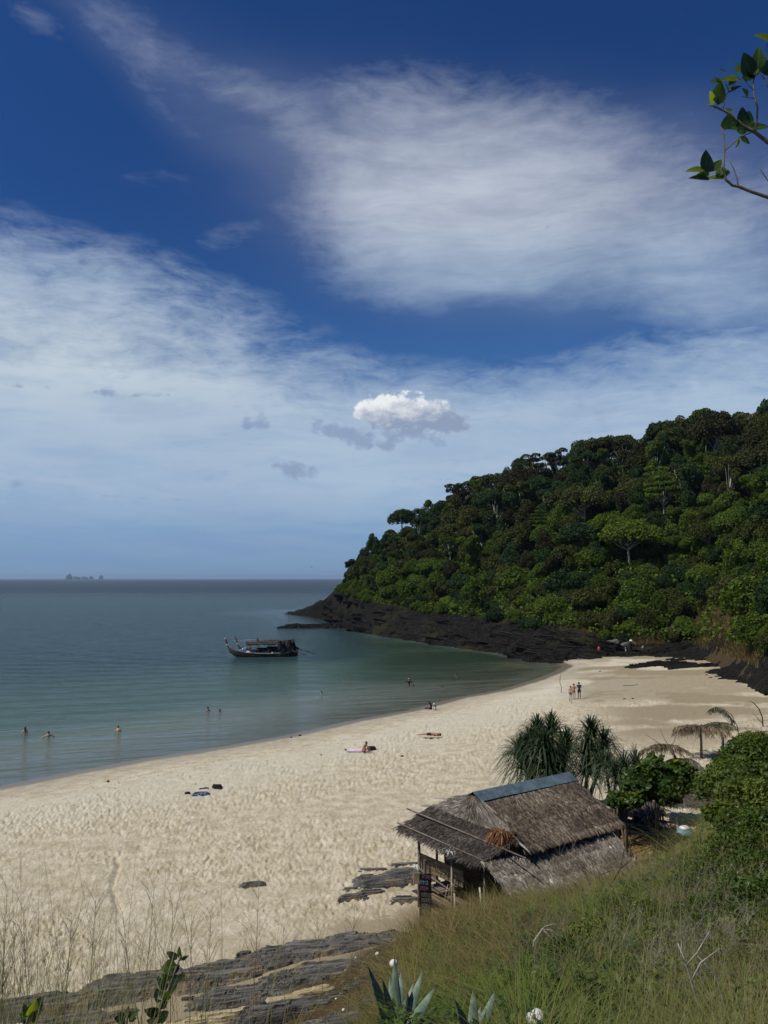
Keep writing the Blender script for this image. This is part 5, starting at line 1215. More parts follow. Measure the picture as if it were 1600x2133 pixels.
for i, (px, row, s, m, lb) in enumerate([(1120, 1985, 1.0, M_TWIGV, 'violet-grey leafless thicket behind the grey bent branch'), (1080, 2030, .8, M_TWIGV, 'violet-grey leafless thicket left of the hollow'), (1180, 1945, .8, M_TWIGV, 'small leafless thicket right of the grey bent branch'), (1430, 1830, 1.0, M_TWIG, 'grey leafless thicket right of the sapling'),
        (1480, 1905, 1.1, M_TWIG, 'grey leafless thicket above the white twigs'), (1550, 1950, 1.2, M_TWIGV, 'leafless thicket at the right edge behind tall grass'), (1400, 1900, .9, M_TWIG, 'grey leafless thicket in the middle right of the slope'), (1330, 1990, .9, M_TWIGP, 'white twig thicket left of the forked white branch'),
        (1440, 2010, 1.1, M_TWIGP, 'white twig thicket round the forked white branch'), (1520, 2060, 1.1, M_TWIG, 'grey thicket at the lower right'), (1240, 1880, .7, M_TWIGP, 'white twigs against the hut roof edge'), (1030, 1990, .6, M_TWIGV, 'low brown leafless tuft in the grass left of the bent branch'), (1490, 1650, 1.1, M_TWIG, 'grey brushwood by the pale sand gap'), (1570, 1525, 1.6, M_TWIG, 'heap of dry brushwood at the top of the right-hand bushes'), (1150, 2060, .8, M_TWIGV, 'violet-grey thicket above the white globe-like stone'), (1100, 1950, .7, M_TWIGV, 'brown-grey thicket left of the bent branch'), (1380, 1850, .9, M_TWIG, 'grey thicket just right of the broad-leaved sapling'), (1560, 1880, 1.1, M_TWIGP, 'pale thicket under the glossy bushes at the right edge'), (1590, 2010, 1.1, M_TWIGP, 'pale thicket at the right edge low on the slope'), (1370, 2060, .9, M_TWIGP, 'pale thicket left of the foot of the forked branch'), (1290, 1930, .8, M_TWIG, 'grey thicket in the middle of the slope'), (1450, 2110, .9, M_TWIG, 'grey thicket at the foot of the forked branch'), (1510, 1990, 1.0, M_TWIGP, 'pale thicket right of the forked branch'), (1210, 2020, .7, M_TWIGV, 'dark thicket at the edge of the shaded hollow')]):
    p = hit(px, row+10, lift=.1); o = link('twig_thicket', TW[i % 3], None, (p.x, p.y, p.z), (0, 0, rs.rand()*6), (s*1.2, s*1.2, s)); o.material_slots[0].link = 'OBJECT'; o.material_slots[0].material = m; tag(o, lb, 'thicket', 'leafless thickets on the near slope')
def px_branch(name, label, y, lines, m, cat='branch', sag=.0):
    p0 = PY(lines[0][0][0], lines[0][0][1], y); t = thing(name, label, cat, tuple(p0))
    for ln, r in lines_r(lines):
        pts_ = [PY(a, b, y+(k[0] if k else 0))-p0 for a, b, *k in ln]; MB().tube(pts_, list(np.linspace(r, r*.45, len(pts_))), 6).build('limb', m, t, True)
    return t
def lines_r(lines): return [(l, r) for l, r in zip(lines, [.016, .012, .010, .008, .008, .007, .006, .006])]
px_branch('bent_branch', 'bleached bent dead branch arching over the grass below the hut', 13.5, [[(1108, 2000), (1112, 1960), (1130, 1935), (1150, 1938), (1168, 1955), (1182, 1975)], [(1112, 1960), (1135, 1930), (1152, 1925), (1170, 1927)], [(1130, 1935), (1146, 1952), (1160, 1972), (1175, 1985)], [(1080, 1985), (1086, 2000), (1092, 2020)], [(1135, 1990), (1150, 1985), (1165, 1992)]], M_TWIGP)
px_branch('forked_branch', 'bleached forked branch standing among the twigs at the lower right', 9.5, [[(1470, 2133), (1450, 2080), (1430, 2010), (1412, 1965)], [(1440, 2045), (1460, 2005), (1500, 1975)], [(1430, 2010), (1452, 1985), (1478, 1940)], [(1500, 2133), (1505, 2080), (1490, 2030), (1452, 1990)], [(1430, 2010), (1418, 1990), (1420, 1960)]], M_TWIGP)
px_branch('crooked_stick', 'dark crooked stick poking up in front of the hut roof corner', 19, [[(1275, 1840), (1292, 1810), (1298, 1785), (1300, 1770)], [(1292, 1810), (1310, 1795), (1320, 1785)], [(1270, 1815), (1258, 1820), (1250, 1822)]], M_WOOD)

# grass on the near slope
M_GR = leafmat('slope_grass', (.29, .24, .10), (.12, .17, .026), None, .40, .6, .12, 0)
M_GRB = leafmat('brown_seeding_grass', (.20, .13, .07), (.10, .07, .035), None, .25, .7, .1, 0)
M_GR2 = leafmat('tall_grass', (.30, .26, .15), (.19, .22, .08), None, .35, .6, .15, 0)
def field(n, px0, px1, y0, y1, pw=1.0):
    px = px0+rs.rand(n)*(px1-px0); y = y0+(y1-y0)*rs.rand(n)**pw; x = (px-800)/F*y
    return px, x, y, fg_h(x, y)
px, x, y, z = field(80000, 740, 1700, 6.3, 32, 1.25)
edge = np.interp(px, [740, 800, 860, 950, 1100, 1300, 1400, 1500, 1700], [10, 19, 24.5, 26.4, 26.0, 28, 29, 39, 45])
k = (y < edge+(vnoise(px*.02, y*.5, 3)-.5)*5)&(z > 1.35)
bare = vnoise(x*.9, y*.9, 31)
k &= (bare > .26) | (rs.rand(len(px)) < .35)
hollow = np.exp(-(((px-1270)/110)**2+((y-10.8)/1.5)**2))+np.exp(-(((px-1150)/60)**2+((y-13.5)/1.2)**2))+.8*np.exp(-(((px-1480)/90)**2+((y-12)/1.5)**2)); k &= rs.rand(len(px)) > hollow*.97
k &= vnoise(x*2.3, y*2.3, 37) > .16
k &= ~((px < 915)&(y < 9.6))&~((px > 925)&(px < 1055)&(y < 8.8))
k &= (fbm(x*.8, y*.8, 44) > .40)|(rs.rand(len(px)) < .30)
q1_, q2_, _, _ = cells(x*1.9, y*1.9, 15); k &= q1_ < .34+.36*rs.rand(len(px))
px, x, y, z = px[k], x[k], y[k], z[k]
dryv = np.clip(vnoise(x*.5, y*.5, 41)*1.25-.1+.5*(rs.rand(len(x))-.5)-.25*sstep(px, 1250, 1500), 0, 1)
cd, cv, cx, cy = cells(x*1.9, y*1.9, 15)
hgt = (.38+.38*vnoise(x*.7, y*.7, 52))*(1.35-.9*cd)*(.7+.6*cv); caz = np.arctan2(-cy, -cx)+rs.normal(size=len(x))*.9
dryv = np.clip(.5+2.6*(fbm(x*.45, y*.45, 93)-.5)-.55*(cv-.5)-.4*(rs.rand(len(x))-.5), 0, 1)
nw = 5200; pw, xw, yw, zw = field(nw, 800, 1700, 7, 27, 1.2); kw = yw < np.interp(pw, [800, 860, 950, 1100, 1300, 1400, 1500, 1700], [14, 20, 24, 25, 27, 28, 36, 44]); xw, yw, zw = xw[kw], yw[kw], zw[kw]
nw = len(xw); NL = 9; th = rs.rand(nw*NL)*6.283; hz2 = rs.rand(nw*NL)*.42*np.repeat(.6+.7*rs.rand(nw), NL); cx_ = np.repeat(xw, NL)+np.cos(th)*.05; cy_ = np.repeat(yw, NL)+np.sin(th)*.05; cz_ = np.repeat(zw, NL)+hz2
sl = (.05+.07*rs.rand(nw*NL))[:, None]; dr = np.stack([np.cos(th), np.sin(th), .25+.5*rs.rand(nw*NL)], 1); dr /= np.linalg.norm(dr, axis=1)[:, None]; sdv = np.stack([-np.sin(th), np.cos(th), np.zeros(nw*NL)], 1); c0_ = np.stack([cx_, cy_, cz_], 1)
tag(link('weeds', mesh_np('weeds', np.stack([c0_, c0_+dr*sl*.55+sdv*sl*.28, c0_+dr*sl*1.1-np.array([0, 0, .01]), c0_+dr*sl*.55-sdv*sl*.28], 1).reshape(-1, 3), np.arange(4*nw*NL).reshape(-1, 4), ML['glossy'], False, attrs={'v': np.repeat(rs.rand(nw*NL), 4)})), 'broad-leaved green weeds growing through the slope grass', 'weeds', kind='stuff')
n = len(x); B1 = y < 13
BR = sstep(fbm(x*.42+3, y*.42, 88), .50, .60)*.75 > rs.rand(len(x))
for nm, sel, w_, mm_ in (('near_grass', B1&~BR, .0105, M_GR), ('slope_grass', ~B1&~BR, .015, M_GR), ('brown_near_grass', B1&BR, .007, M_GRB), ('brown_grass', ~B1&BR, .012, M_GRB)):
    me = blades(nm, x[sel], y[sel], z[sel]-.02, hgt[sel]*1.15, w_, rs, mm_, .85, 3, .9, dryv[sel], caz[sel])
    tag(link('grass', me), ('rusty brown seeding grass mixed through' if 'brown' in nm else 'long green and straw-coloured grass covering')+' the near slope'+(' closest to the camera' if 'near' in nm else ' below the hut'), 'grass', kind='stuff')
kb = (rs.rand(len(x)) < .085)&(z > 1.5)
tag(link('broad_grass', blades('broad_grass', x[kb], y[kb], z[kb]-.02, .62, .024, rs, leafmat('broad_green_grass', (.10, .15, .03), (.24, .24, .09), None, .35, .55, .2, 0), .95, 4, 1.0)), 'broad bent green blades scattered through the slope grass', 'grass', kind='stuff')
# thin pale stalks standing above it on the right, and straw
px, x, y, z = field(11000, 1060, 1700, 6.5, 22, 1.2); k = rs.rand(len(px)) < (.12+.88*sstep(px, 1150, 1420)); px, x, y, z = px[k], x[k], y[k], z[k]
tag(link('tall_grass', blades('tall_grass', x, y, z, .95, .0075, rs, M_GR2, .34, 4, .7)), 'tall thin pale grass stalks standing above the slope at the lower right', 'grass', kind='stuff')
px, x, y, z = field(11000, 790, 1330, 21, 29); k = (z > 1.1)&(y < np.interp(px, [790, 850, 900, 1100, 1330], [21, 25.3, 26.8, 25.8, 27.6])); x, y, z = x[k], y[k], z[k]
tag(link('bank_grass', blades('bank_grass', x, y, z, .70, .013, rs, M_GRB, .45, 3, .8)), 'rank brownish grass on the bank directly in front of the hut', 'grass', kind='stuff')
# creeping small-leaved growth
px, x, y, z = field(80000, 980, 1700, 7, 30, 1.1); k = (z > 1.5)&(vnoise(x*.6, y*.6, 66) > .62-.40*sstep(px, 1150, 1450)); x, y, z = x[k], y[k], z[k]; n = len(x)
c = np.stack([x, y, z+(.30+.35*vnoise(x*1.3, y*1.3, 9)*sstep(pxof(x, y), 1150, 1450))*rs.rand(n)**.8], 1); nr = unit(n, rs)*.7+np.array([0, -.1, .8]); nr /= np.linalg.norm(nr, axis=1)[:, None]; tt = np.cross(nr, unit(n, rs)); tt /= np.linalg.norm(tt, axis=1)[:, None]; bb = np.cross(nr, tt); s_ = (.035+.055*rs.rand(n))[:, None]*(.7+y[:, None]/40)
tag(link('creeper', mesh_np('creeper', np.stack([c-tt*s_, c+bb*s_*.6, c+tt*s_, c-bb*s_*.6], 1).reshape(-1, 3), np.arange(4*n).reshape(n, 4), ML['fine'], False, attrs={'v': np.repeat(rs.rand(n), 4)})), 'small-leaved creeping plants between the grass on the right of the slope', 'ground cover', kind='stuff')
# sparse grass and stems at the lower left, close to the camera
px, x, y, z = field(2600, -60, 600, 3.2, 6.5); k = rs.rand(len(px)) < np.interp(px, [-60, 200, 300, 420, 600], [1, .9, .45, .2, .08]); x, y, z = x[k], y[k], z[k]
M_GRL = leafmat('straw_grass', (.30, .24, .14), (.18, .20, .08), None, .25, .6, .15, 0)
tag(link('tall_grass', blades('corner_grass', x, y, z, 1.60, .0042, rs, M_GRL, .22, 6, .9)), 'thin arching grass blades rising at the lower left corner in front of the sand', 'grass', kind='stuff')
px, x, y, z = field(700, 380, 800, 16, 24); k = vnoise(x*1.1, y*1.1, 12) > .55; x, y, z = x[k], y[k], z[k]
tag(link('grass_tufts', blades('grass_tufts', x, y, z, .34, .012, rs, M_GR, .7, 3, .9)), 'small green tufts rooted in the cracks of the lower ledges', 'grass', kind='stuff')
def seed_stalk(i, px, row, y, px0, lb, m=M_GRL, h0=None):
    tip = PY(px, row, y); b = PY(px0, 2133, y); b = Vector((b.x, y, float(fg_h(np.array([b.x]), np.array([y]))[0])))
    t = thing('grass_stalk', lb, 'grass stalk', tuple(b), 0, 'seeding grass stalks rising in front of the sand')
    e = tip-b; mid = e*.5+Vector((e.x*-.12, 0, .04)); P_ = [Vector((0, 0, 0)), mid*.5+Vector((-.01, 0, 0)), mid, e*.8, e]
    MB().tube(P_, [.0032, .003, .0026, .002, .0012], 4).build('stem', m, t, True)
    mb = MB()
    for k in range(16):
        s = .68+.32*rs.rand(); p = e*s; sd = (1 if k % 2 else -1); L = (.05+.16*rs.rand())*(1.25-s)*2.2
        mb.tube([p, p+Vector((sd*L*.35, rs.normal()*.02, L*.8)), p+Vector((sd*L*.6, 0, L*1.1))], [.0013, .0011, .0008], 3, 0, False)
    mb.build('seed_head', m, t)
for i, (px, row, y, px0, lb) in enumerate([(322, 1835, 4.6, 280, 'tallest stalk in the middle, in front of the trodden sand'), (48, 1890, 4.2, 90, 'dark feathery stalk at the far left'), (360, 1880, 4.8, 355, 'stalk just above the leafy stem'), (400, 1890, 4.8, 395, 'stalk right of the leafy stem'), (440, 1905, 5.0, 420, 'stalk with an open seed head left of the lone rock'),
        (540, 1830, 5.4, 520, 'thin stalk crossing the lone dark rock'), (660, 1900, 6.0, 690, 'stalk leaning right over the brown sand'), (740, 1870, 6.4, 715, 'stalk just left of the flat rocks'), (200, 1870, 4.3, 170, 'stalk left of centre in the grass clump'), (15, 1850, 4.0, 0, 'leaning stalk at the left edge'),
        (150, 1900, 4.1, 120, 'short stalk in the densest part of the clump'), (255, 1900, 4.5, 330, 'stalk leaning left across the clump'), (750, 1960, 6.0, 745, 'short stalk in front of the right ledges'), (590, 1920, 5.6, 600, 'short stalk over the brown sand'), (1180, 1850, 9, 1190, 'seed stalk in front of the hut lean-to'),
        (1195, 1700, 11, 1180, 'tallest stalk rising across the hut roof'), (1165, 1720, 11.5, 1172, 'stalk crossing the hut roof, left of the tallest'), (1060, 1900, 9.5, 1075, 'stalk left of the bent branch'), (1410, 1700, 14, 1405, 'stalk standing in front of the blue barrel'), (1505, 1760, 10, 1525, 'stalk rising at the right among the bushes')]):
    seed_stalk(i, px, row, y, px0, lb)
# leafy stems at the lower left
def leafy_stem(label, y, stem, leaves, m=(None,)):
    p0 = PY(stem[0][0], stem[0][1], y); g_ = float(fg_h(np.array([p0.x]), np.array([y]))[0]); b = Vector((p0.x, y, g_))
    t = thing('leafy_stem', label, 'shrub', tuple(b)); MB().tube([(0, 0, -.1)]+[PY(a, c, y)-b for a, c in stem], [.012, .010]+[.006]*(len(stem)-1), 6).build('stem', M_BARK, t, True)
    for x0, r0, x1, r1, mm in leaves:
        dy = rs.normal()*.03; leaf_obj(t, PY(x0, r0, y), PY(x1, r1, y+dy), b, {'g': M_LF, 'y': M_LF2, 'd': M_LFD}[mm], None, None, 1.15)
def Z1(l): return [(a/2.667, b/2.667+1750, c/2.667, d/2.667+1750, m) for a, b, c, d, m in l]
leafy_stem('upright dark-leaved stem standing before the ledges at the lower left', 4.2, [(322, 2133), (345, 2075), (362, 2030), (377, 1990)], Z1([(985, 660, 925, 620, 'd'), (1000, 670, 1005, 585, 'g'), (1010, 665, 1050, 640, 'g'), (985, 700, 905, 715, 'g'), (960, 740, 1000, 690, 'd'), (965, 770, 925, 700, 'g'), (940, 790, 1020, 755, 'd'), (930, 830, 870, 760, 'd'), (935, 850, 985, 790, 'g'), (920, 870, 850, 850, 'd'), (915, 890, 935, 830, 'g'), (890, 940, 930, 890, 'g'), (885, 970, 800, 940, 'd'), (880, 1000, 945, 950, 'd'), (870, 1020, 815, 1000, 'd'), (875, 1021, 900, 985, 'g'), (940, 780, 900, 745, 'g'), (900, 900, 860, 820, 'd')]))
leafy_stem('short leafy shoot at the bottom edge left of the upright stem', 4.0, [(262, 2133), (266, 2110)], Z1([(700, 1000, 650, 955, 'd'), (710, 990, 715, 925, 'g'), (715, 990, 775, 950, 'g'), (705, 1005, 630, 985, 'd'), (715, 1005, 760, 985, 'd'), (700, 1015, 690, 960, 'g')]))
leafy_stem('leafy shoot in the bottom left corner', 3.8, [(55, 2133), (62, 2110)], Z1([(160, 980, 130, 915, 'g'), (165, 975, 200, 900, 'y'), (170, 980, 245, 865, 'd'), (155, 990, 95, 970, 'g'), (170, 1000, 220, 950, 'g'), (160, 1010, 115, 1000, 'd'), (165, 1015, 190, 970, 'y')]))
# agaves
def m_agave(g):
    x, y_, z = g.sep(obj_co(g)); n = g.noise(g.map(obj_co(g), (1.2, 8, 1)), 3.0, 4, .6); bnd = g.noise(g.map(obj_co(g), (7, .6, 1)), 1.0, 3, .5)
    c = g.mix(g.step(g.add(g.mul(n, .5), g.mul(bnd, .5)), .4, .62), (.115, .175, .125), (.24, .31, .235)); c = g.mix(g.step(x, .90, .99), c, (.10, .05, .03))
    return pbsdf(g, c, .55, .35, bump(g, n, .2, .01))
M_AG = mat('agave_leaf', m_agave)
def agave_leaf(wd=.115):
    V = []; ts = np.linspace(0, 1, 11)
    for t in ts:
        w_ = wd*.5*(.75+.9*t-1.65*t**2.2+.0) if t < 1 else .001; w_ = max(w_, .0015); th = .022*(1-t)+.002
        V += [(t, -w_, .030*abs(w_)/wd*2), (t, 0, -.0), (t, w_, .030*abs(w_)/wd*2), (t, w_*.8, -th*.4), (t, 0, -th-.004), (t, -w_*.8, -th*.4)]
    f = [(6*k+j, 6*k+(j+1) % 6, 6*(k+1)+(j+1) % 6, 6*(k+1)+j) for k in range(10) for j in range(6)]
    return mesh_np('leaf', np.array(V), f, M_AG, True)
AG = agave_leaf()
def agave(label, px, row, y, tips):
    b = PY(px, row, y); t = thing('agave', label, 'agave', tuple(b), 0, 'agaves at the bottom edge')
    for a, c, dy in tips:
        e = PY(a, c, y+dy)-b; L = e.length; x = e.normalized(); n_ = Vector((-e.x*1.0, -.9-dy*1.2, .4)); yv = n_.cross(x).normalized(); z = x.cross(yv)
        o = link('leaf', AG, t); o.matrix_local = Matrix((x, yv, z)).transposed().to_4x4() @ Matrix.Diagonal((L, .95+.25*L, 1, 1))
agave('larger grey-green agave at the bottom edge left of centre', 828, 2185, 8.3, [(766, 2012, -.15), (797, 2040, -.2), (822, 1992, .1), (812, 2030, .25), (882, 2020, .2), (908, 2055, -.1), (850, 2070, -.3), (792, 2110, -.35), (880, 2110, -.35), (836, 2020, .35), (862, 2046, .35)])
agave('smaller grey-green agave cut by the bottom edge', 985, 2195, 7.8, [(948, 2082, -.1), (986, 2058, .15), (1002, 2095, .25), (1033, 2062, .1), (1012, 2110, -.2), (965, 2110, .2), (1040, 2135, -.2)])
# white objects
def white_stone(px, row, r, lb, y=None, name='white_stone', m=M_WHITE):
    p = hit(px, row, lift=r*.5) if y is None else PY(px, row, y)
    rr = r; mb = MB(); prof = [(0.001, -.95)]+[(math.sin(a)*1.0, -math.cos(a)*.95) for a in np.linspace(.3, 2.85, 9)]+[(.001, .95)]
    me = mb.lathe([(a*rr, b*rr) for a, b in prof], 14).mesh(name, m, True)
    co = np.array([v.co[:] for v in me.vertices]); co *= (1+.14*(vnoise(co[:, 0]/rr*2.2+px, co[:, 1]/rr*2.2+co[:, 2]/rr*2, 4)-.5))[:, None]; me.vertices.foreach_set('co', co.astype(np.float32).ravel())
    o = link(name, me, None, p); tag(o, lb, 'white stone'); return o
white_stone(1117, 2122, .10, 'large round white painted stone half hidden by grass at the bottom', 8.6)
white_stone(820, 2007, .065, 'white stone just above the larger agave', 12.5)
for i, (px, row, r, lb) in enumerate([(786, 1985, .055, 'white stone in the crack of the right ledges'), (722, 1997, .035, 'small white stone on the ledge, left of two close together'), (741, 1994, .03, 'small white stone on the ledge, right of two close together'), (683, 2026, .06, 'white shell-like lump on the rusty ledge'), (604, 2022, .04, 'small white stone by the grass tuft on the ledges'),
        (700, 2080, .035, 'white stone on the dark lower ledge'), (583, 2121, .05, 'white stone near the bottom edge left of the agave'), (716, 2103, .05, 'flat white stone beside the larger agave'), (1015, 1862, .06, 'pale scrap in the grass under the orange panel')]): white_stone(px, row, r, lb)
# leafy branch reaching in at the upper right, and the small tree it grows from
YB = 4.5
def ZB(x, y): return (x/5.08+1400, y/5.08+20)
trk = PY(2050, 300, 5.0); g_ = gz(trk.x, trk.y)
t = thing('overhanging_tree', 'small tree whose glossy-leaved branch reaches in at the upper right', 'tree', (trk.x, trk.y, g_))
off = Vector((trk.x, trk.y, g_))
MB().tube([(0, 0, -.3), (.05, .05, 1.8), (0, 0, 3.2), (-.1, 0, 4.6)], [.10, .085, .07, .045], 9).build('trunk', M_BARK, t, True)
def br(pts_, r0, r1, name='branch'):
    P_ = [PY(*ZB(a, b), YB)-off if not isinstance(a, Vector) else a for a, b in pts_]
    MB().tube(P_, list(np.linspace(r0, r1, len(P_))), 6).build(name, M_BARK, t, True)
br([(Vector((-.0, 0, 3.5)), 0), (1300, 1560), (1016, 1405), (880, 1300), (740, 1220), (620, 1110), (540, 1065), (430, 1020), (385, 1010)], .014, .004)
br([(Vector((-.02, 0, 3.1)), 0), (1350, 2060), (1016, 1985), (850, 1930), (700, 1870), (640, 1860), (570, 1800), (545, 1690), (550, 1580), (555, 1490), (545, 1320), (510, 1240)], .013, .003)
br([(880, 1300), (900, 1150), (905, 1030), (870, 900), (860, 760), (900, 660), (990, 520), (1010, 360)], .006, .003)
br([(540, 1065), (560, 930), (600, 860), (690, 760)], .0045, .002, 'twig'); br([(560, 1490), (640, 1420), (720, 1350), (860, 1290)], .004, .003, 'twig')
br([(700, 1870), (690, 1790), (650, 1680), (595, 1570)], .004, .002, 'twig'); br([(1100, 1900), (1016, 1810), (910, 1660)], .005, .002, 'twig'); br([(870, 940), (800, 930), (740, 920)], .003, .0015, 'twig'); br([(860, 850), (800, 790), (760, 740)], .003, .0015, 'twig')
br([(1080, 900), (1000, 800), (985, 740), (1000, 690)], .004, .002, 'twig'); br([(480, 1000), (440, 1060), (425, 1065)], .003, .0015, 'twig'); br([(985, 740), (940, 690), (920, 640)], .003, .0015, 'twig')
for a, b, c, d, m in [(745, 745, 535, 725, 'y'), (650, 660, 605, 520, 'g'), (700, 680, 690, 560, 'g'), (580, 660, 490, 640, 'g'), (530, 735, 395, 790, 'g'), (480, 1005, 505, 760, 'g'), (440, 1000, 385, 860, 'y'), (495, 1010, 505, 890, 'g'), (600, 870, 550, 780, 'd'), (600, 880, 745, 770, 'd'), (890, 700, 755, 500, 'g'), (905, 640, 930, 365, 'g'), (880, 710, 780, 650, 'd'), (850, 740, 800, 700, 'd'), (930, 660, 1030, 520, 'g'),
        (1040, 330, 890, 240, 'y'), (1000, 700, 1020, 560, 'd'), (760, 1240, 735, 1040, 'd'), (780, 1250, 830, 1055, 'g'), (745, 1330, 700, 1190, 'g'), (820, 1265, 1040, 1205, 'g'), (735, 1345, 815, 1430, 'g'), (700, 1360, 690, 1460, 'y'), (560, 1275, 610, 1095, 'g'), (570, 1265, 710, 1135, 'g'), (550, 1795, 320, 1765, 'y'), (375, 1730, 345, 1495, 'd'), (340, 1705, 150, 1680, 'y'), (400, 1795, 180, 1765, 'd'), (430, 1715, 530, 1565, 'g'), (550, 1780, 510, 1680, 'g'), (400, 1745, 265, 1735, 'g'),
        (410, 1720, 405, 1610, 'd'), (755, 830, 800, 915, 'g'), (600, 1080, 610, 1030, 'y'), (860, 1300, 700, 1290, 'd'), (840, 700, 750, 460, 'd'), (520, 760, 430, 720, 'd'), (660, 740, 600, 800, 'd'), (790, 760, 850, 640, 'd')]:
    leaf_obj(t, PY(*ZB(a, b), YB), PY(*ZB(c, d), YB+rs.normal()*.03), off, {'g': M_LF, 'y': M_LF2, 'd': M_LFD}[m], None, None, 1.25)
fr = leaf_cloud('foliage', [(-.2, 0, 4.6, .9, .9, .5), (.5, .3, 4.9, .8, .8, .5)], 500, .10, rs, ML['glossy']); link('foliage', fr, t)
cam.dof.use_dof = True; cam.dof.focus_distance = 60; cam.dof.aperture_fstop = 8.0

# ---------------------------------------------------------------- people
rs = np.random.RandomState(101)
def skin_mat(name, c): return mat(name, lambda g: pbsdf(g, g.mix(g.noise(obj_co(g), 6.0, 3, .5), tuple(k*.85 for k in c), c), .55, .35))
SK = {'tan': skin_mat('tanned_skin', (.40, .21, .13)), 'fair': skin_mat('fair_skin', (.58, .36, .27)), 'brown': skin_mat('brown_skin', (.23, .12, .07))}
M_HAIR = worn('dark_hair', (.006, .005, .004), (.02, .015, .012), 20, .6); M_HAIRB = worn('brown_hair', (.06, .035, .02), (.10, .06, .035), 20, .6)
CL = {k: worn(k+'_cloth', tuple(x*.7 for x in c), c, 9, .85) for k, c in {'black': (.014, .014, .017), 'navy': (.018, .026, .05), 'denim': (.05, .08, .13), 'red': (.55, .07, .09), 'white': (.74, .74, .72), 'grey': (.20, .22, .25), 'blue': (.22, .42, .66), 'maroon': (.06, .015, .02)}.items()}
def skin_body(name, chains, m, parent, sub=2):
    """chains: lists of (position, radius); equal positions join; grown as one surface"""
    V, Rr, E, ix = [], [], [], {}
    for ch in chains:
        prev = None
        for p, r in ch:
            k = tuple(round(c, 4) for c in p)
            if k not in ix: ix[k] = len(V); V.append(k); Rr.append(r)
            if prev is not None and prev != ix[k]: E.append((prev, ix[k]))
            prev = ix[k]
    me = bpy.data.meshes.new(name); me.from_pydata(V, E, []); o = link(name, me, None)
    sm = o.modifiers.new('s', 'SKIN'); sm.use_smooth_shade = True
    for i, r in enumerate(Rr): me.skin_vertices[0].data[i].radius = (r, r)
    me.skin_vertices[0].data[0].use_root = True
    o.modifiers.new('u', 'SUBSURF').levels = sub
    dg = bpy.context.evaluated_depsgraph_get(); me2 = bpy.data.meshes.new_from_object(o.evaluated_get(dg)); me2.name = name
    bpy.data.objects.remove(o); bpy.data.meshes.remove(me)
    me2.materials.clear(); me2.materials.append(m); me2.polygons.foreach_set('use_smooth', [True]*len(me2.polygons))
    return link(name, me2, parent)
def V3(*a): return Vector(a)
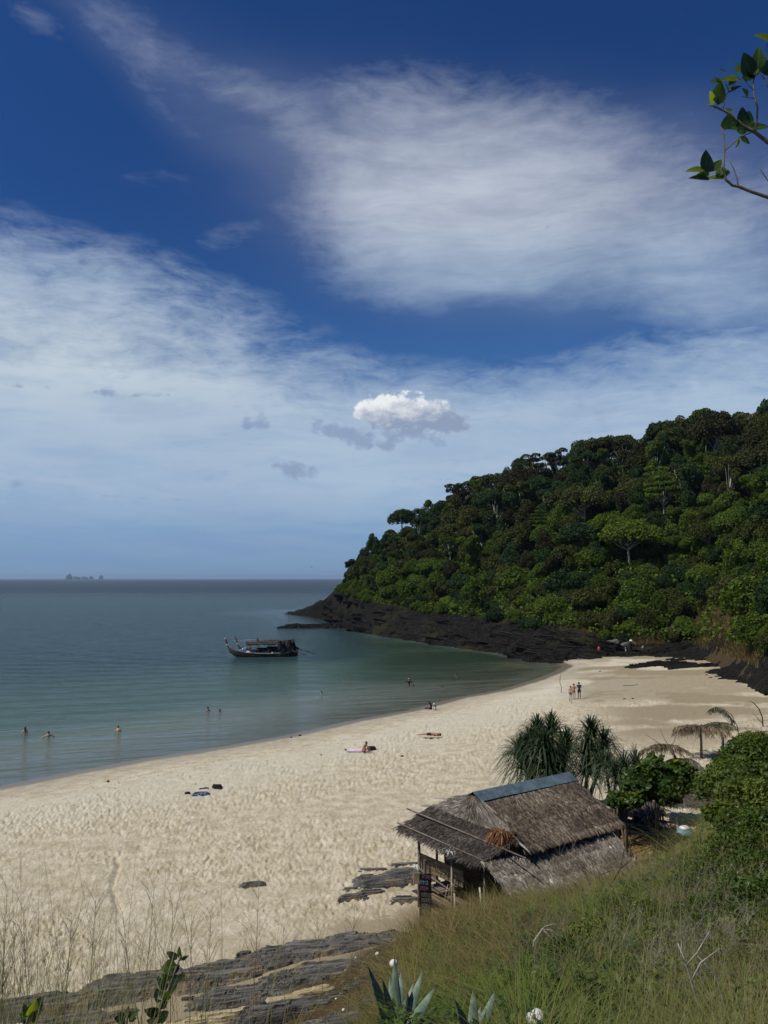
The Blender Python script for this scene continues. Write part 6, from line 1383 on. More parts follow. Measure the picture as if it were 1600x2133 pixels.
def joints(pose):
    J = dict(pel=V3(0, 0, .95), spi=V3(0, .01, 1.15), che=V3(0, .0, 1.33), nec=V3(0, 0, 1.49), hea=V3(0, .02, 1.60), top=V3(0, .02, 1.70))
    for s, n in ((-1, 'l'), (1, 'r')):
        J.update({n+'sh': V3(s*.17, 0, 1.42), n+'el': V3(s*.235, -.02, 1.15), n+'wr': V3(s*.24, .06, .92), n+'hi': V3(s*.09, 0, .88), n+'kn': V3(s*.10, .03, .49), n+'an': V3(s*.10, -.01, .08), n+'to': V3(s*.12, .15, .03)})
    if pose == 'stand': pass
    elif pose == 'stoop':
        for k, v in dict(che=V3(0, .05, 1.31), nec=V3(0, .11, 1.44), hea=V3(0, .17, 1.53), top=V3(0, .2, 1.62), lel=V3(-.24, .03, 1.16), lwr=V3(-.12, .25, 1.12), rel=V3(.24, .03, 1.16), rwr=V3(.12, .25, 1.12), lsh=V3(-.17, .06, 1.39), rsh=V3(.17, .06, 1.39)).items(): J[k] = v
    elif pose == 'crossed':
        for k, v in dict(lel=V3(-.25, .05, 1.17), lwr=V3(-.05, .2, 1.13), rel=V3(.25, .05, 1.17), rwr=V3(.05, .22, 1.08)).items(): J[k] = v
    elif pose in ('sit', 'sitlegs'):
        dz = -.85
        for k in list(J): J[k] = J[k]+V3(0, 0, dz)
        J['che'] += V3(0, .10, -.02); J['nec'] += V3(0, .19, -.04); J['hea'] += V3(0, .27, -.08); J['top'] += V3(0, .30, -.10); J['spi'] += V3(0, .03, 0)
        for s, n in ((-1, 'l'), (1, 'r')):
            J[n+'sh'] += V3(0, .16, -.03); J[n+'hi'] = V3(s*.10, .04, .09)
            if pose == 'sit': J[n+'kn'] = V3(s*.12, .40, .42); J[n+'an'] = V3(s*.11, .62, .07); J[n+'to'] = V3(s*.12, .78, .03); J[n+'el'] = V3(s*.25, .25, .36); J[n+'wr'] = V3(s*.06, .42, .40)
            else: J[n+'kn'] = V3(s*.10, .48, .12); J[n+'an'] = V3(s*.10, .90, .06); J[n+'to'] = V3(s*.12, .96, .17); J[n+'el'] = V3(s*.24, .05, .28); J[n+'wr'] = V3(s*.2, .28, .16)
    elif pose == 'prone':
        for k, v in list(J.items()): J[k] = V3(v.x, v.z-.9, .13-v.y*.4)
        for s, n in ((-1, 'l'), (1, 'r')): J[n+'to'] = V3(s*.12, -.98, .04); J[n+'el'] = V3(s*.36, .56, .07); J[n+'wr'] = V3(s*.17, .72, .06); J[n+'an'] = V3(s*.10, -.82, .09)
        J['hea'] = V3(.02, .74, .14); J['top'] = V3(.03, .84, .14)
    elif pose == 'crawl':
        for k, v in list(J.items()): J[k] = V3(v.x, v.z-1.2, .12-v.y*.3)
        J['hea'] = V3(0, .42, .26); J['top'] = V3(0, .50, .32); J['lwr'] = V3(-.3, .5, .0); J['rwr'] = V3(.3, .5, .0)
    elif pose == 'armout':
        J['lel'] = V3(-.42, .05, 1.30); J['lwr'] = V3(-.62, .15, 1.22); J['rel'] = V3(.40, .05, 1.28); J['rwr'] = V3(.6, .15, 1.2)
    elif pose == 'walk':
        J['lkn'] = V3(-.10, .18, .50); J['lan'] = V3(-.10, .20, .08); J['lto'] = V3(-.11, .36, .03); J['rkn'] = V3(.10, -.05, .49); J['ran'] = V3(.10, -.25, .12); J['rto'] = V3(.11, -.14, .04); J['lwr'] = V3(-.25, -.1, .95); J['rwr'] = V3(.26, .22, .95); J['hea'] += V3(0, .03, 0)
    return J
def person(label, loc, rz, pose='stand', skin='tan', hair=M_HAIR, wear=(), h=1.7, longhair=False, hat=None, group='people on the beach and in the water', sink=0.0):
    J = joints(pose); s = h/1.75
    t = thing('person', label, 'person', (loc[0], loc[1], loc[2]-sink), rz, group, s)
    R_ = dict(pel=.115, spi=.105, che=.125, nec=.052, hea=.092, top=.072, sh=.058, el=.040, wr=.026, hi=.085, kn=.055, an=.034, to=.032)
    def r(k): return R_[k if k in R_ else k[1:]]
    def ch(*ks, f=1.0): return [(tuple(J[k]), r(k)*f) for k in ks]
    chains = [ch('pel', 'spi', 'che', 'nec', 'hea', 'top')]
    for n in 'lr':
        el, wr = J[n+'el'], J[n+'wr']; d = (wr-el).normalized(); side = V3(0, 0, 1).cross(d); side = side.normalized() if side.length > .1 else V3(0, 1, 0); palm = wr+d*.06
        chains.append(ch('che', n+'sh', n+'el', n+'wr')+[(tuple(palm), .026)])
        for k, (o_, L) in enumerate(((-1.5, .055), (-.5, .075), (.5, .08), (1.5, .065))):
            b = palm+d*.035+side*o_*.018; chains.append([(tuple(palm), .026), (tuple(b), .009), (tuple(b+d*L*.5), .008), (tuple(b+d*L*.9+V3(0, 0, -.015)), .006)])
        tb = palm+side*.035*(1 if n == 'l' else -1)-d*.02; chains.append([(tuple(palm), .026), (tuple(tb), .010), (tuple(tb+d*.04+V3(0, 0, -.01)), .007)])
        chains.append(ch('pel', n+'hi', n+'kn', n+'an', n+'to'))
    fw = (J['top']-J['nec']).cross(V3(1, 0, 0)).normalized()*-1
    if fw.y < 0 and pose not in ('prone',): fw = -fw
    hd = J['hea']*.6+J['top']*.4
    chains.append([(tuple(J['hea']), .092), (tuple(J['hea']+fw*.095), .016)])
    skin_body('body', chains, SK[skin], t, 1)
    # hair: a cap over the crown and the back of the head; face features
    upv = (J['top']-J['hea']).normalized(); mb = MB(); c = J['hea']+upv*.045-fw*.018
    n1, n2 = 8, 12; v = []
    for i in range(n1+1):
        ph = math.pi*.62*i/n1
        for k in range(n2):
            a = 2*math.pi*k/n2; x = V3(1, 0, 0); q = upv*math.cos(ph)*.125+(x*math.cos(a)*.098+fw*-math.sin(a)*.115)*math.sin(ph)
            if q.dot(fw) > .055 and q.dot(upv) < .06: q -= fw*.05
            v.append(c+q)
    mb.add(v, [(i*n2+k, i*n2+(k+1) % n2, (i+1)*n2+(k+1) % n2, (i+1)*n2+k) for i in range(n1) for k in range(n2)])
    if longhair: mb.tube([c-fw*.08, J['nec']-fw*.09, J['che']-fw*.13], [.09, .075, .03], 8)
    mb.build('hair', hair, t, True)
    for sx in (-1, 1): MB().lathe([(.0, -.012), (.012, 0), (0, .012)], 6, 0, tuple(J['hea']+fw*.088+V3(sx*.032, 0, 0)+upv*.02)).build('eye', CL['black'], t); MB().lathe([(.0, -.03), (.014, 0), (0, .03)], 6, 0, tuple(J['hea']+V3(sx*.098, 0, 0))).build('ear', SK[skin], t)
    MB().box(tuple(J['hea']+fw*.086-upv*.045), (.045, .012, .01)).build('mouth', CL['maroon'], t)
    for w_, colr in wear:
        if w_ == 'shorts': c_ = [ch('spi', 'pel', f=1.12)]+[[(tuple(J['pel']), .13), (tuple(J[n+'hi']), .105), (tuple(J[n+'hi'].lerp(J[n+'kn'], .75)), .085)] for n in 'lr']; c_[0][0] = (tuple(J['pel'].lerp(J['spi'], .4)), .12)
        elif w_ == 'briefs': c_ = [[(tuple(J['pel'].lerp(J['spi'], .3)), .122), (tuple(J['pel']), .128)]]+[[(tuple(J['pel']), .128), (tuple(J[n+'hi'].lerp(J[n+'kn'], .12)), .098)] for n in 'lr']
        elif w_ == 'bra': c_ = [[(tuple(J['spi'].lerp(J['che'], .62)), .122), (tuple(J['che']), .135)]]
        elif w_ == 'shirt': c_ = [[(tuple(J['pel']), .135), (tuple(J['spi']), .130), (tuple(J['che']), .150), (tuple(J['che'].lerp(J['nec'], .6)), .07)]]+[[(tuple(J['che']), .150), (tuple(J[n+'sh']), .075), (tuple(J[n+'sh'].lerp(J[n+'el'], .7)), .058)] for n in 'lr']
        elif w_ == 'longshirt': c_ = [[(tuple(J['pel']), .135), (tuple(J['spi']), .130), (tuple(J['che']), .150), (tuple(J['che'].lerp(J['nec'], .6)), .07)]]+[[(tuple(J['che']), .150), (tuple(J[n+'sh']), .075), (tuple(J[n+'el']), .056), (tuple(J[n+'el'].lerp(J[n+'wr'], .9)), .042)] for n in 'lr']
        elif w_ == 'trousers': c_ = [[(tuple(J['pel'].lerp(J['spi'], .4)), .12), (tuple(J['pel']), .13)]]+[[(tuple(J['pel']), .13), (tuple(J[n+'hi']), .105), (tuple(J[n+'kn']), .072), (tuple(J[n+'kn'].lerp(J[n+'an'], .85)), .050)] for n in 'lr']
        elif w_ == 'skirt': c_ = [[(tuple(J['pel'].lerp(J['spi'], .3)), .12), (tuple(J['pel']), .15), (tuple(J['pel']+V3(0, .02, -.22)), .19)]]
        elif w_ == 'scarf': c_ = [[(tuple(J['top']), .098), (tuple(J['hea']-fw*.02), .118), (tuple(J['nec']-fw*.02), .10), (tuple(J['che']-fw*.02), .155)]]
        skin_body(w_, c_, CL[colr], t, 1)
    if hat:
        mb = MB().lathe([(0, .0), (.115, .0), (.11, .07), (.06, .12), (0, .13)], 12); o = mb.build('hat', CL[hat], t, True, loc=tuple(J['hea']+upv*.05)); o.rotation_euler = upv.to_track_quat('Z', 'Y').to_euler()
    return t
def toward(p, away=False):  # rotation that makes a figure face away from / towards the camera
    a = math.atan2(p.y, p.x)-math.pi/2
    return a if away else a+math.pi
p = hit(1189, 1458); person('shirtless boy in denim shorts, left of the three people standing together', p, toward(p, 1)-.3, 'stand', 'tan', wear=[('shorts', 'denim')], h=1.42)
p = hit(1196, 1457); person('woman in a dark bikini with hair up, middle of the three standing', p, toward(p, 1), 'crossed', 'tan', wear=[('briefs', 'black'), ('bra', 'black')], h=1.62)
p = hit(1207, 1456); person('person in navy T-shirt and dark shorts, right of the three standing', p, toward(p, 1)+.1, 'stoop', 'brown', wear=[('shirt', 'navy'), ('shorts', 'black')], h=1.78)
p = hit(757, 1567); sheet('beach_towel', 'pink and white towel spread under the seated woman', 'towel', 757, 1563, 2.3, .95, mat('pink_white_towel', lambda g: pbsdf(g, g.mix(g.step(g.noise(g.map(obj_co(g), (1, 2, 1)), 2.6, 3, .6), .42, .58), (.62, .30, .42), (.66, .70, .76)), .9, .1)), 4, .02, 3)
person('tanned woman in black bikini sitting bent over her knees on a towel', p, -2.2, 'sit', 'tan', wear=[('briefs', 'black'), ('bra', 'black')], h=1.68)
p2_ = hit(775, 1563); o = strata_rock('bag', .75, .5, .38, CL['black'], 5, 30, 20, .05); o = link('bag', o, None, p2_, (0, 0, .3)); tag(o, 'black bag with clothes heaped on the towel beside the seated woman', 'bag')
p = hit(896, 1534); sheet('beach_towel', 'yellowish thin towel under the person lying face down', 'towel', 897, 1536, 1.8, .5, mat('cream_towel', lambda g: pbsdf(g, (.52, .47, .32), .9, .1)), 2, .02, 4)
person('sunbather in dark shorts lying face down on a pale towel', p+Vector((0, 0, .03)), -1.62, 'prone', 'tan', wear=[('shorts', 'maroon')], h=1.75)
p = hit(911, 1532); o = link('bag', strata_rock('bag', .7, .5, .34, CL['black'], 9, 30, 20, .05), None, p, (0, 0, -.2)); tag(o, 'black bag by the head of the sunbather lying face down', 'bag')
p = hit(922, 1535); o = link('sandals', strata_rock('sandals', .3, .2, .12, CL['black'], 12, 16, 12, .04), None, p); tag(o, 'pair of black sandals right of the black bag near the sunbather', 'sandals')
p = hit(900, 1478); person('person in black sitting at the water line with legs stretched out', p, 1.35, 'sitlegs', 'tan', wear=[('longshirt', 'black'), ('trousers', 'black'), ('scarf', 'black')], h=1.62)
p = hit(906, 1479); person('person in grey and white with a white hat sitting at the water line', p, 2.8, 'sit', 'fair', wear=[('longshirt', 'grey'), ('trousers', 'white')], h=1.45, hat='white')
for px, row, dep_, pose, wear, h, hat, sk, lb in [
        (52, 1531, .98, 'stand', [], 1.66, None, 'fair', 'bather with long dark hair seen from behind, leftmost in the water'), (101, 1536, 1.15, 'armout', [], 1.66, None, 'fair', 'bather with arms spread low, second from the left in the water'),
        (246, 1525, 1.12, 'stoop', [], 1.70, None, 'fair', 'bather with brown hair standing chest-deep, third from the left'), (433, 1481, 1.28, 'crossed', [], 1.7, None, 'tan', 'swimmer with hand at the face, left one of the pair off the boats'),
        (458, 1483, 1.42, 'stand', [], 1.7, None, 'brown', 'swimmer with only the dark head showing, right one of the pair'), (670, 1445, 1.40, 'stand', [], 1.7, None, 'tan', 'lone swimmer up to the neck nearest below the boats'),
        (852, 1427, .88, 'armout', [('longshirt', 'black'), ('shorts', 'black')], 1.7, 'white', 'tan', 'wader in black long sleeves with a white cap'), (861, 1429, 1.42, 'stand', [], 1.6, None, 'brown', 'small dark head at the right hand of the wader in black'),
        (921, 1431, .10, 'crawl', [('longshirt', 'black'), ('shorts', 'black')], 1.3, None, 'brown', 'bather in black crouching in the shallows right of the wader'), (951, 1407, 1.40, 'stand', [], 1.7, None, 'brown', 'farthest swimmer, a tiny dark head near the rock shelf')]:
    p = PZ(px, row, 0); person(lb, (p.x, p.y, 0), toward(p, 1), pose, sk, M_HAIRB if px == 246 else M_HAIR, wear, h, px == 52, hat, sink=dep_)
p = hit(1248, 1366); person('person in red walking along the far end of the sand', p, -.9, 'walk', 'tan', wear=[('shirt', 'red'), ('shorts', 'red')], h=1.65)
p = hit(1249, 1366)+Vector((-.45, 0, .75)); o = link('red_cloth', strata_rock('red_cloth', .9, .5, .35, CL['red'], 14, 24, 16, .05), None, p, (1.2, 0, 0)); tag(o, 'red towel carried by the person walking at the far end of the sand', 'towel')
p = hit(1304, 1363); person('person in light blue and white bending by the far dark sunshade', p, 1.2, 'stoop', 'brown', wear=[('shirt', 'blue'), ('shorts', 'white')], h=1.4)
p = hit(1262, 1369); sheet('cloth', 'pale bluish cloth lying on the far sand before the rocks', 'cloth', 1213, 1372, 1.6, .9, CL['blue'] if False else mat('pale_blue_cloth', lambda g: pbsdf(g, (.50, .56, .62), .9, .1)), 0, .05, 6)
p = hit(1533, 1556); person('person in black top and red shorts sitting under the furthest right sunshade', p, 1.9, 'sit', 'fair', wear=[('shirt', 'black'), ('shorts', 'red')], h=1.65)
sheet('dark_mat', 'dark mat spread left of the person under the furthest right sunshade', 'mat', 1519, 1550, 1.1, .8, CL['grey'], 0, .03, 8)
# heaps of clothes on the open sand
def heap(name, label, px, row, L, W, Hh, m, seed, az=0):
    p = hit(px, row); o = link(name, strata_rock(name, L, W, Hh, m, seed, 60, 30, .03, .2), None, p+Vector((0, 0, .08)), (0, 0, az)); tag(o, label, 'clothing', 'clothes left on the trodden sand'); return o
M_MUL = mat('blue_red_print_cloth', lambda g: pbsdf(g, g.mix(g.step(g.noise(obj_co(g), 7.0, 3, .6), .52, .60), g.mix(g.step(g.noise(obj_co(g), 5.0, 2, .5), .45, .52), (.02, .03, .09), (.08, .26, .38)), (.22, .03, .08)), .9, .1))
heap('sarong', 'blue and crimson printed sarong crumpled on the sand, lower heap', 418, 1655, 1.15, .60, .20, M_MUL, 22, .1); heap('shoes', 'black shoes at the left end of the printed sarong', 391, 1653, .42, .26, .16, CL['black'], 23, .2)
heap('rucksack', 'black rucksack lying on the sand, right end of the upper heap', 452, 1641, .75, .5, .30, CL['black'], 24, -.1); heap('trousers', 'dark trousers stretched out left of the black rucksack', 428, 1643, .9, .22, .12, CL['navy'], 25, .05); heap('white_shirt', 'small white cloth between dark trousers and black rucksack', 439, 1643, .32, .24, .14, CL['white'], 26)

# ---------------------------------------------------------------- two long-tail boats moored side by side
M_HULL = worn('worn_hull_planks', (.050, .038, .026), (.15, .115, .080), 2.4, .6, (.25, 1, 4), .3, .01); M_HULLI = worn('hull_inside', (.03, .022, .016), (.08, .06, .04), 3, .8)
M_GUN = worn('blue_white_gunwale', (.16, .20, .22), (.42, .48, .50), 1.2, .6); M_CAN = worn('shade_sheet', (.018, .016, .014), (.055, .047, .04), 2.2, .85, (1, 1, 1), .5, .03); M_CAND = worn('black_tarpaulin', (.006, .006, .007), (.022, .020, .020), 3, .85, (1, 1, 1), .7, .05)
M_PROW = worn('red_brown_prow', (.07, .022, .016), (.13, .05, .035), 4, .5); M_IRON = worn('dark_iron', (.02, .02, .022), (.07, .065, .06), 6, .5); M_BLUEB = worn('bright_blue_plastic', (.06, .22, .38), (.10, .30, .50), 5, .45); M_REDP = worn('red_brown_crate', (.20, .05, .03), (.32, .10, .06), 5, .7)
def longtail(label, loc, rz, main=True):
    t = thing('longtail_boat', label, 'boat', loc, rz, 'long-tail boats moored side by side')
    X = np.array([0, .35, .9, 1.8, 3.2, 5.0, 7.0, 9.0, 10.6]); G = np.array([2.15, 1.78, 1.42, 1.06, .80, .66, .60, .62, .74]); Bm = np.array([.03, .20, .45, .72, .92, 1.0, .98, .86, .62]); Kl = np.array([1.75, .95, .25, -.12, -.30, -.36, -.34, -.26, -.10])
    xs = np.linspace(0, 10.6, 40); g_ = np.interp(xs, X, G); b_ = np.interp(xs, X, Bm); k_ = np.interp(xs, X, Kl)
    for a in (g_, b_, k_):
        a[1:-1] = (a[:-2]+2*a[1:-1]+a[2:])/4
    def shell(sc, zo, k=8):
        return [(x, math.sin(math.pi*(j/k-.5))*1.0*b*sc*(1 if abs(j/k-.5) > .49 else 1), K+(g-K)*(abs(math.sin(math.pi*(j/k-.5)))**2.2)+zo) for x, g, b, K in zip(xs, g_, b_, k_) for j in range(k+1)]
    k = 10; f = [(i*(k+1)+j, i*(k+1)+j+1, (i+1)*(k+1)+j+1, (i+1)*(k+1)+j) for i in range(39) for j in range(k)]
    mb = MB(); mb.add(shell(1, 0, k), f, 0); mb.add(shell(.93, .04, k), f, 1); mb.add([(10.6, -.62, .74), (10.6, .62, .74), (10.6, .45, .1), (10.6, 0, -.1), (10.6, -.45, .1)], [(0, 1, 2, 3, 4)], 0)
    mb.build('hull', [M_HULL, M_HULLI], t, True)
    for s in (-1, 1): MB().tube([(x, s*b*.99, g+.02) for x, g, b in zip(xs, g_, b_)], .055, 5).build('gunwale', M_GUN, t, True); MB().tube([(x, s*b*.93, K+(g-K)*.62) for x, g, b, K in zip(xs[3:], g_[3:], b_[3:], k_[3:])], .03, 4).build('rubbing_strake', M_HULLI, t, True)
    # tall stem post, bound with cloth
    MB().tube([(.55, 0, .6), (.10, 0, 1.9), (-.28, 0, 2.75), (-.42, 0, 3.15)], [.10, .13, .15, .17], 6).build('prow_post', M_PROW, t, True)
    MB().tube([(.02, 0, 2.02), (-.04, 0, 2.2)], [.18, .18], 8).build('prow_binding', CL['white'], t); MB().tube([(-.40, 0, 3.12), (-.45, 0, 3.24)], [.175, .15], 6).build('prow_cap', CL['black'] if not main else CL['white'], t)
    for x in (1.6, 3.0, 9.4): MB().box((x, 0, float(np.interp(x, xs, g_))-.12), (.22, 2*float(np.interp(x, xs, b_))*.93, .04)).build('thwart', M_HULLI, t)
    dk = MB(); dk.box((6.0, 0, .20), (6.2, 1.6, .04)); dk.build('deck', M_HULLI, t)
    link('net_heap', strata_rock('net_heap', 4.6, 1.9, 1.25, M_CAND, 71, 60, 26, .10), t, (7.0, 0, .45))
    for x in (3.6, 5.4, 7.2, 9.0):
        for s in (-1, 1): MB().tube([(x, s*.82, .3), (x, s*.80, 2.35)], .03, 5).build('canopy_post', M_POLE, t)
    n = 10; U, V_ = np.meshgrid(np.linspace(3.3, 9.9, 22), np.linspace(-1, 1, n)); z = 2.62-.20*V_**2-.45*np.abs(V_)**7-.08*np.sin((U-3.3)*1.7)+.10*np.abs(np.sin(U*2.4))*np.abs(V_)+np.where(U > 8.4, .12, 0)
    f = np.arange(22*n).reshape(n, 22); f = np.stack([f[:-1, :-1], f[:-1, 1:], f[1:, 1:], f[1:, :-1]], -1).reshape(-1, 4)
    for nm, dz in (('canopy', 0),): link(nm, mesh_np(nm, np.stack([U.ravel(), (np.sin(V_*1.5)*1.0).ravel(), z.ravel()], 1), f, M_CAN, True), t)
    for s in (-1, 1): MB().tube([(3.2, s*.97, 2.30), (6.5, s*.99, 2.24), (9.9, s*.97, 2.34)], .025, 4).build('canopy_rail', M_POLE, t, True)
    # dark cloth hung round the stern
    U, V_ = np.meshgrid(np.linspace(0, 1, 40), np.linspace(0, 1, 14)); path = np.array([(8.5, -.98), (9.8, -1.0), (10.25, 0), (9.8, 1.0), (8.9, .98)]); pu = U*4; px_ = np.interp(pu, range(5), path[:, 0]); py_ = np.interp(pu, range(5), path[:, 1])
    fold = .07*np.sin(U*60)+.05*np.sin(U*23+V_*4); z = 2.72-V_*(1.35+.5*np.sin(U*5)**2)-.3*np.abs(np.sin(U*13))*V_; px_ = px_-(1-V_)*.35*np.sign(px_-9.2)
    f = np.arange(40*14).reshape(14, 40); f = np.stack([f[:-1, :-1], f[:-1, 1:], f[1:, 1:], f[1:, :-1]], -1).reshape(-1, 4)
    link('stern_cloth', mesh_np('stern_cloth', np.stack([(px_+fold*.4+V_*.15).ravel(), (py_*(1+.06*V_)+fold).ravel(), z.ravel()], 1), f, M_CAND, True), t)
    e = bpy.data.objects.new('engine', None); COL.objects.link(e); e.parent = t; e.location = (10.4, 0, 1.15)
    MB().box((0, 0, 0), (.75, .40, .42)).box((-.1, 0, .28), (.4, .3, .18)).build('engine_block', M_IRON, e); MB().tube([(-.35, 0, .1), (-1.3, 0, .45)], .025, 5).build('tiller', M_IRON, e); MB().lathe([(0, -.08), (.2, -.08), (.2, .08), (0, .08)], 12, 0, (.1, .3, .1)).build('flywheel', M_IRON, e)
    MB().tube([(.3, 0, .0), (3.3, .05, -.80 if main else -.95)], [.05, .035], 6).build('propeller_shaft', M_IRON, e, True)
    pr = MB()
    for i in range(3):
        a = 2*math.pi*i/3+.5; d = Vector((0, math.cos(a), math.sin(a))); q = Vector((3.32, .05, -.80 if main else -.95)); pr.add([q, q+d*.14+Vector((.03, 0, .02)), q+d*.26, q+d*.14-Vector((.05, 0, .03))], [(0, 1, 2, 3)])
    pr.build('propeller', M_IRON, e); MB().tube([(.2, .15, -.1), (3.2, .15, -1.0)], .02, 4).build('skeg_rod', M_IRON, e)
    MB().tube([(2.9, .3, .4), (2.9, .3, 3.0)], .022, 5).build('mast', M_POLEP, t); MB().tube([(1.0, 0, 2.75), (4.0, .1, 2.68)], .012, 4).build('mooring_line', CL['white'], t)
    return t
pb = PZ(479, 1368, 0)
lt = longtail('brown-hulled long-tail boat nearest the camera, with pale gunwale and dark stern', (pb.x-.45, pb.y, 0), R(2))
l2 = longtail('second long-tail boat moored just behind the nearer one, its dark red prow showing', (pb.x+.85, pb.y+2.5, 0), R(2), False)
def aboard(o, x, y, z): q = Matrix.Rotation(R(2), 3, 'Z') @ Vector((x, y, 0)); o.location = (lt.location.x+q.x, lt.location.y+q.y, z); return o
def drum(name, r, h, m, lb, cat, x, y, z, rot=None):
    o = MB().lathe([(0, 0), (r*.9, 0), (r, h*.08), (r*.96, h*.3), (r, h*.5), (r*.96, h*.7), (r, h*.92), (r*.85, h), (0, h)], 14).build(name, m, None, True); tag(o, lb, cat); aboard(o, x, y, z)
    if rot: o.rotation_euler = rot
drum('drum', .27, .75, M_BLUEB, 'bright blue drum standing in the bow half of the nearer boat', 'drum', 2.35, -.1, .5); drum('drum', .30, .85, M_BLUEB, 'taller blue drum beside the red frame in the nearer boat', 'drum', 3.2, .0, .75)
drum('drum', .33, .70, M_BLUEB, 'blue drum under the front edge of the canopy', 'drum', 4.55, .1, .55); drum('canister', .16, .42, CL['white'], 'white canister on the gear under the canopy edge', 'canister', 5.0, -.35, 1.2); drum('bucket', .17, .34, CL['white'], 'white bucket beside the tall blue drum', 'bucket', 2.75, -.45, 1.15)
drum('float', .13, .26, CL['white'], 'white float hanging at the side of the nearer boat', 'float', 7.9, -1.05, .60)
for nm, x, y, z, d, m, lb, c in (('crate', 3.9, -.35, 1.25, (.5, .5, .8), M_REDP, 'red-brown slatted crate standing tall at the front of the canopy', 'crate'), ('crate', 6.7, -.45, .62, (.85, .5, .55), M_REDP, 'low red-brown crate amidships under the canopy', 'crate'), ('sack', 3.7, -.5, .80, (.7, .4, .3), CL['white'], 'white sack of nets lying before the low crate', 'sack'), ('sack', 2.0, -.35, .75, (.6, .4, .25), M_REDP, 'small red bag in the bow of the nearer boat', 'bag')):
    mb = MB()
    if nm == 'crate':
        for i in range(4): mb.box((0, 0, (i-1.5)*d[2]/4), (d[0], d[1], d[2]/4-.03))
    else: mb = None
    o = mb.build(nm, m, None) if mb else link(nm, strata_rock(nm, d[0]*1.2, d[1]*1.3, d[2]*1.3, m, 40+int(x), 24, 16, .05), None)
    tag(o, lb, c); aboard(o, x, y, z)
for x, y, z, pose, w_, lb in ((5.3, .1, 1.55, 'sit', [('shirt', 'maroon'), ('shorts', 'black')], 'boatman in a dark red shirt perched on the canopy edge'), (7.4, .2, .25, 'sit', [('shirt', 'black'), ('shorts', 'navy')], 'boatman in black sitting in the shade under the canopy')):
    o = person(lb, (0, 0, 0), R(150), pose, 'brown', wear=w_, h=1.6, group='boatmen aboard the long-tail boat'); aboard(o, x, y, z+ (.9 if pose == 'sit' and x < 6 else 0))
ll = []
for i in range(420):
    a_ = rs.randint(len(shore)-1); q = shore[a_].lerp(shore[a_+1], rs.rand()); q2 = shore[a_+1]-shore[a_]; nn = Vector((q2.y, -q2.x, 0)).normalized(); q = q+nn*(4.5+5.5*rs.rand()**.6)
    s_ = .03+.07*rs.rand(); z_ = gz(q.x, q.y)+.015; an = rs.rand()*6.28; d_ = Vector((math.cos(an), math.sin(an), .15))*s_; e_ = Vector((-math.sin(an), math.cos(an), .1))*s_*.4
    c_ = Vector((q.x, q.y, z_)); ll += [c_-d_, c_-e_+Vector((0, 0, .02)), c_+d_, c_+e_+Vector((0, 0, .02))]
tag(link('drift_litter', mesh_np('drift_litter', np.array([tuple(v) for v in ll]), np.arange(len(ll)).reshape(-1, 4), M_WOOD)), 'scraps of leaf and weed along the tide line', 'litter', kind='stuff')
# birds
for px, row, y, lb in ((649, 1181, 150, 'small bird gliding low over the sea off the headland'), (1141, 473, 200, 'tiny dark bird high against the white cloud')):
    p = PY(px, row, y); t = thing('bird', lb, 'bird', tuple(p), .4); MB().tube([(-.16, 0, 0), (-.05, 0, .01), (.08, 0, .01), (.18, 0, .02), (.22, 0, .02)], [.01, .04, .045, .03, .006], 7).build('body', CL['black'], t, True)
    for s in (-1, 1): MB().add([(.06, 0, .02), (-.06, 0, .02), (-.08, s*.22, .09), (.05, s*.24, .10), (-.10, s*.42, .05), (-.03, s*.46, .05)], [(0, 1, 2, 3), (3, 2, 4, 5)]).build('wing', CL['black'], t)
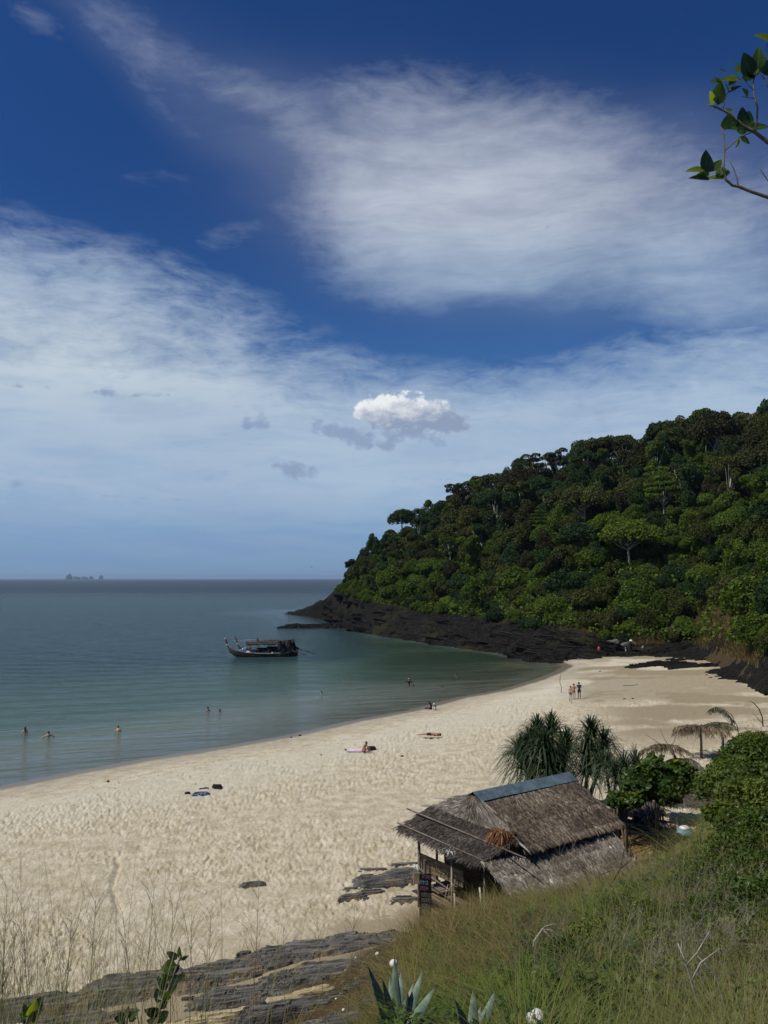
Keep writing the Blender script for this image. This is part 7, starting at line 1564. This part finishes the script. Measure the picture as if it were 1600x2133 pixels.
# ---------------------------------------------------------------- limestone islands on the horizon
M_KARST = worn('limestone', (.05, .06, .05), (.16, .16, .14), .02, .9, (1, 1, 1), .3, 3)
for i, (px0, px1, row, lb) in enumerate([(136, 150, 1195.5, 'tallest limestone island at the left of the group on the horizon'), (148, 167, 1200.5, 'low limestone island touching the tallest one'), (168, 182, 1201, 'low limestone island in the middle of the horizon group'), (185, 194, 1199.8, 'small limestone stack second from the right on the horizon'), (206, 215, 1198, 'steep limestone stack, rightmost on the horizon')]):
    y = 11000+300*i; a = PY(px0, 1205, y); b = PY(px1, 1205, y); h_ = PY(px0, row, y).z; w_ = b.x-a.x; n = 24; mm = 14
    V = []; r0 = np.random.RandomState(60+i)
    for j in range(mm+1):
        t = j/mm; rr = (1-.25*t-(.75*max(0, t-.72)/.28)**2*.9)
        for k in range(n):
            an = 2*math.pi*k/n; q = rr*(.8+.3*vnoise(np.array([math.cos(an)*2+i*7]), np.array([math.sin(an)*2+t*1.5]), 4)[0]); V.append((math.cos(an)*w_*.56*q, math.sin(an)*w_*.5*q, -3+(h_+3)*t*(.75+.35*vnoise(np.array([math.cos(an)*1.5+i*3.]), np.array([math.sin(an)*1.5]), 9)[0])))
    f = [(j*n+k, j*n+(k+1) % n, (j+1)*n+(k+1) % n, (j+1)*n+k) for j in range(mm) for k in range(n)]+[tuple(mm*n+k for k in range(n))]
    me = bpy.data.meshes.new('island'); me.from_pydata(V, [], f); me.materials.append(M_KARST); o = link('limestone_island', me, None, ((a.x+b.x)/2, y, 0)); tag(o, lb, 'island', 'limestone islands on the horizon')
# ---------------------------------------------------------------- the air: faint sea haze
hm = bpy.data.materials.new('haze'); hm.use_nodes = True; g = NT(hm.node_tree)
v = g.node('ShaderNodeVolumePrincipled', {'Color': (.55, .74, .98, 1), 'Density': HAZE_D, 'Anisotropy': .25}) if (HAZE_D := 5.5e-5) else None
oo = hm.node_tree.nodes.new('ShaderNodeOutputMaterial'); g.link(v, oo.inputs['Volume'])
hb_ = MB().box((0, 9000, 41), (52000, 42000, 98)); o = hb_.build('haze', hm); tag(o, 'thin blue sea haze', 'haze', kind='stuff')
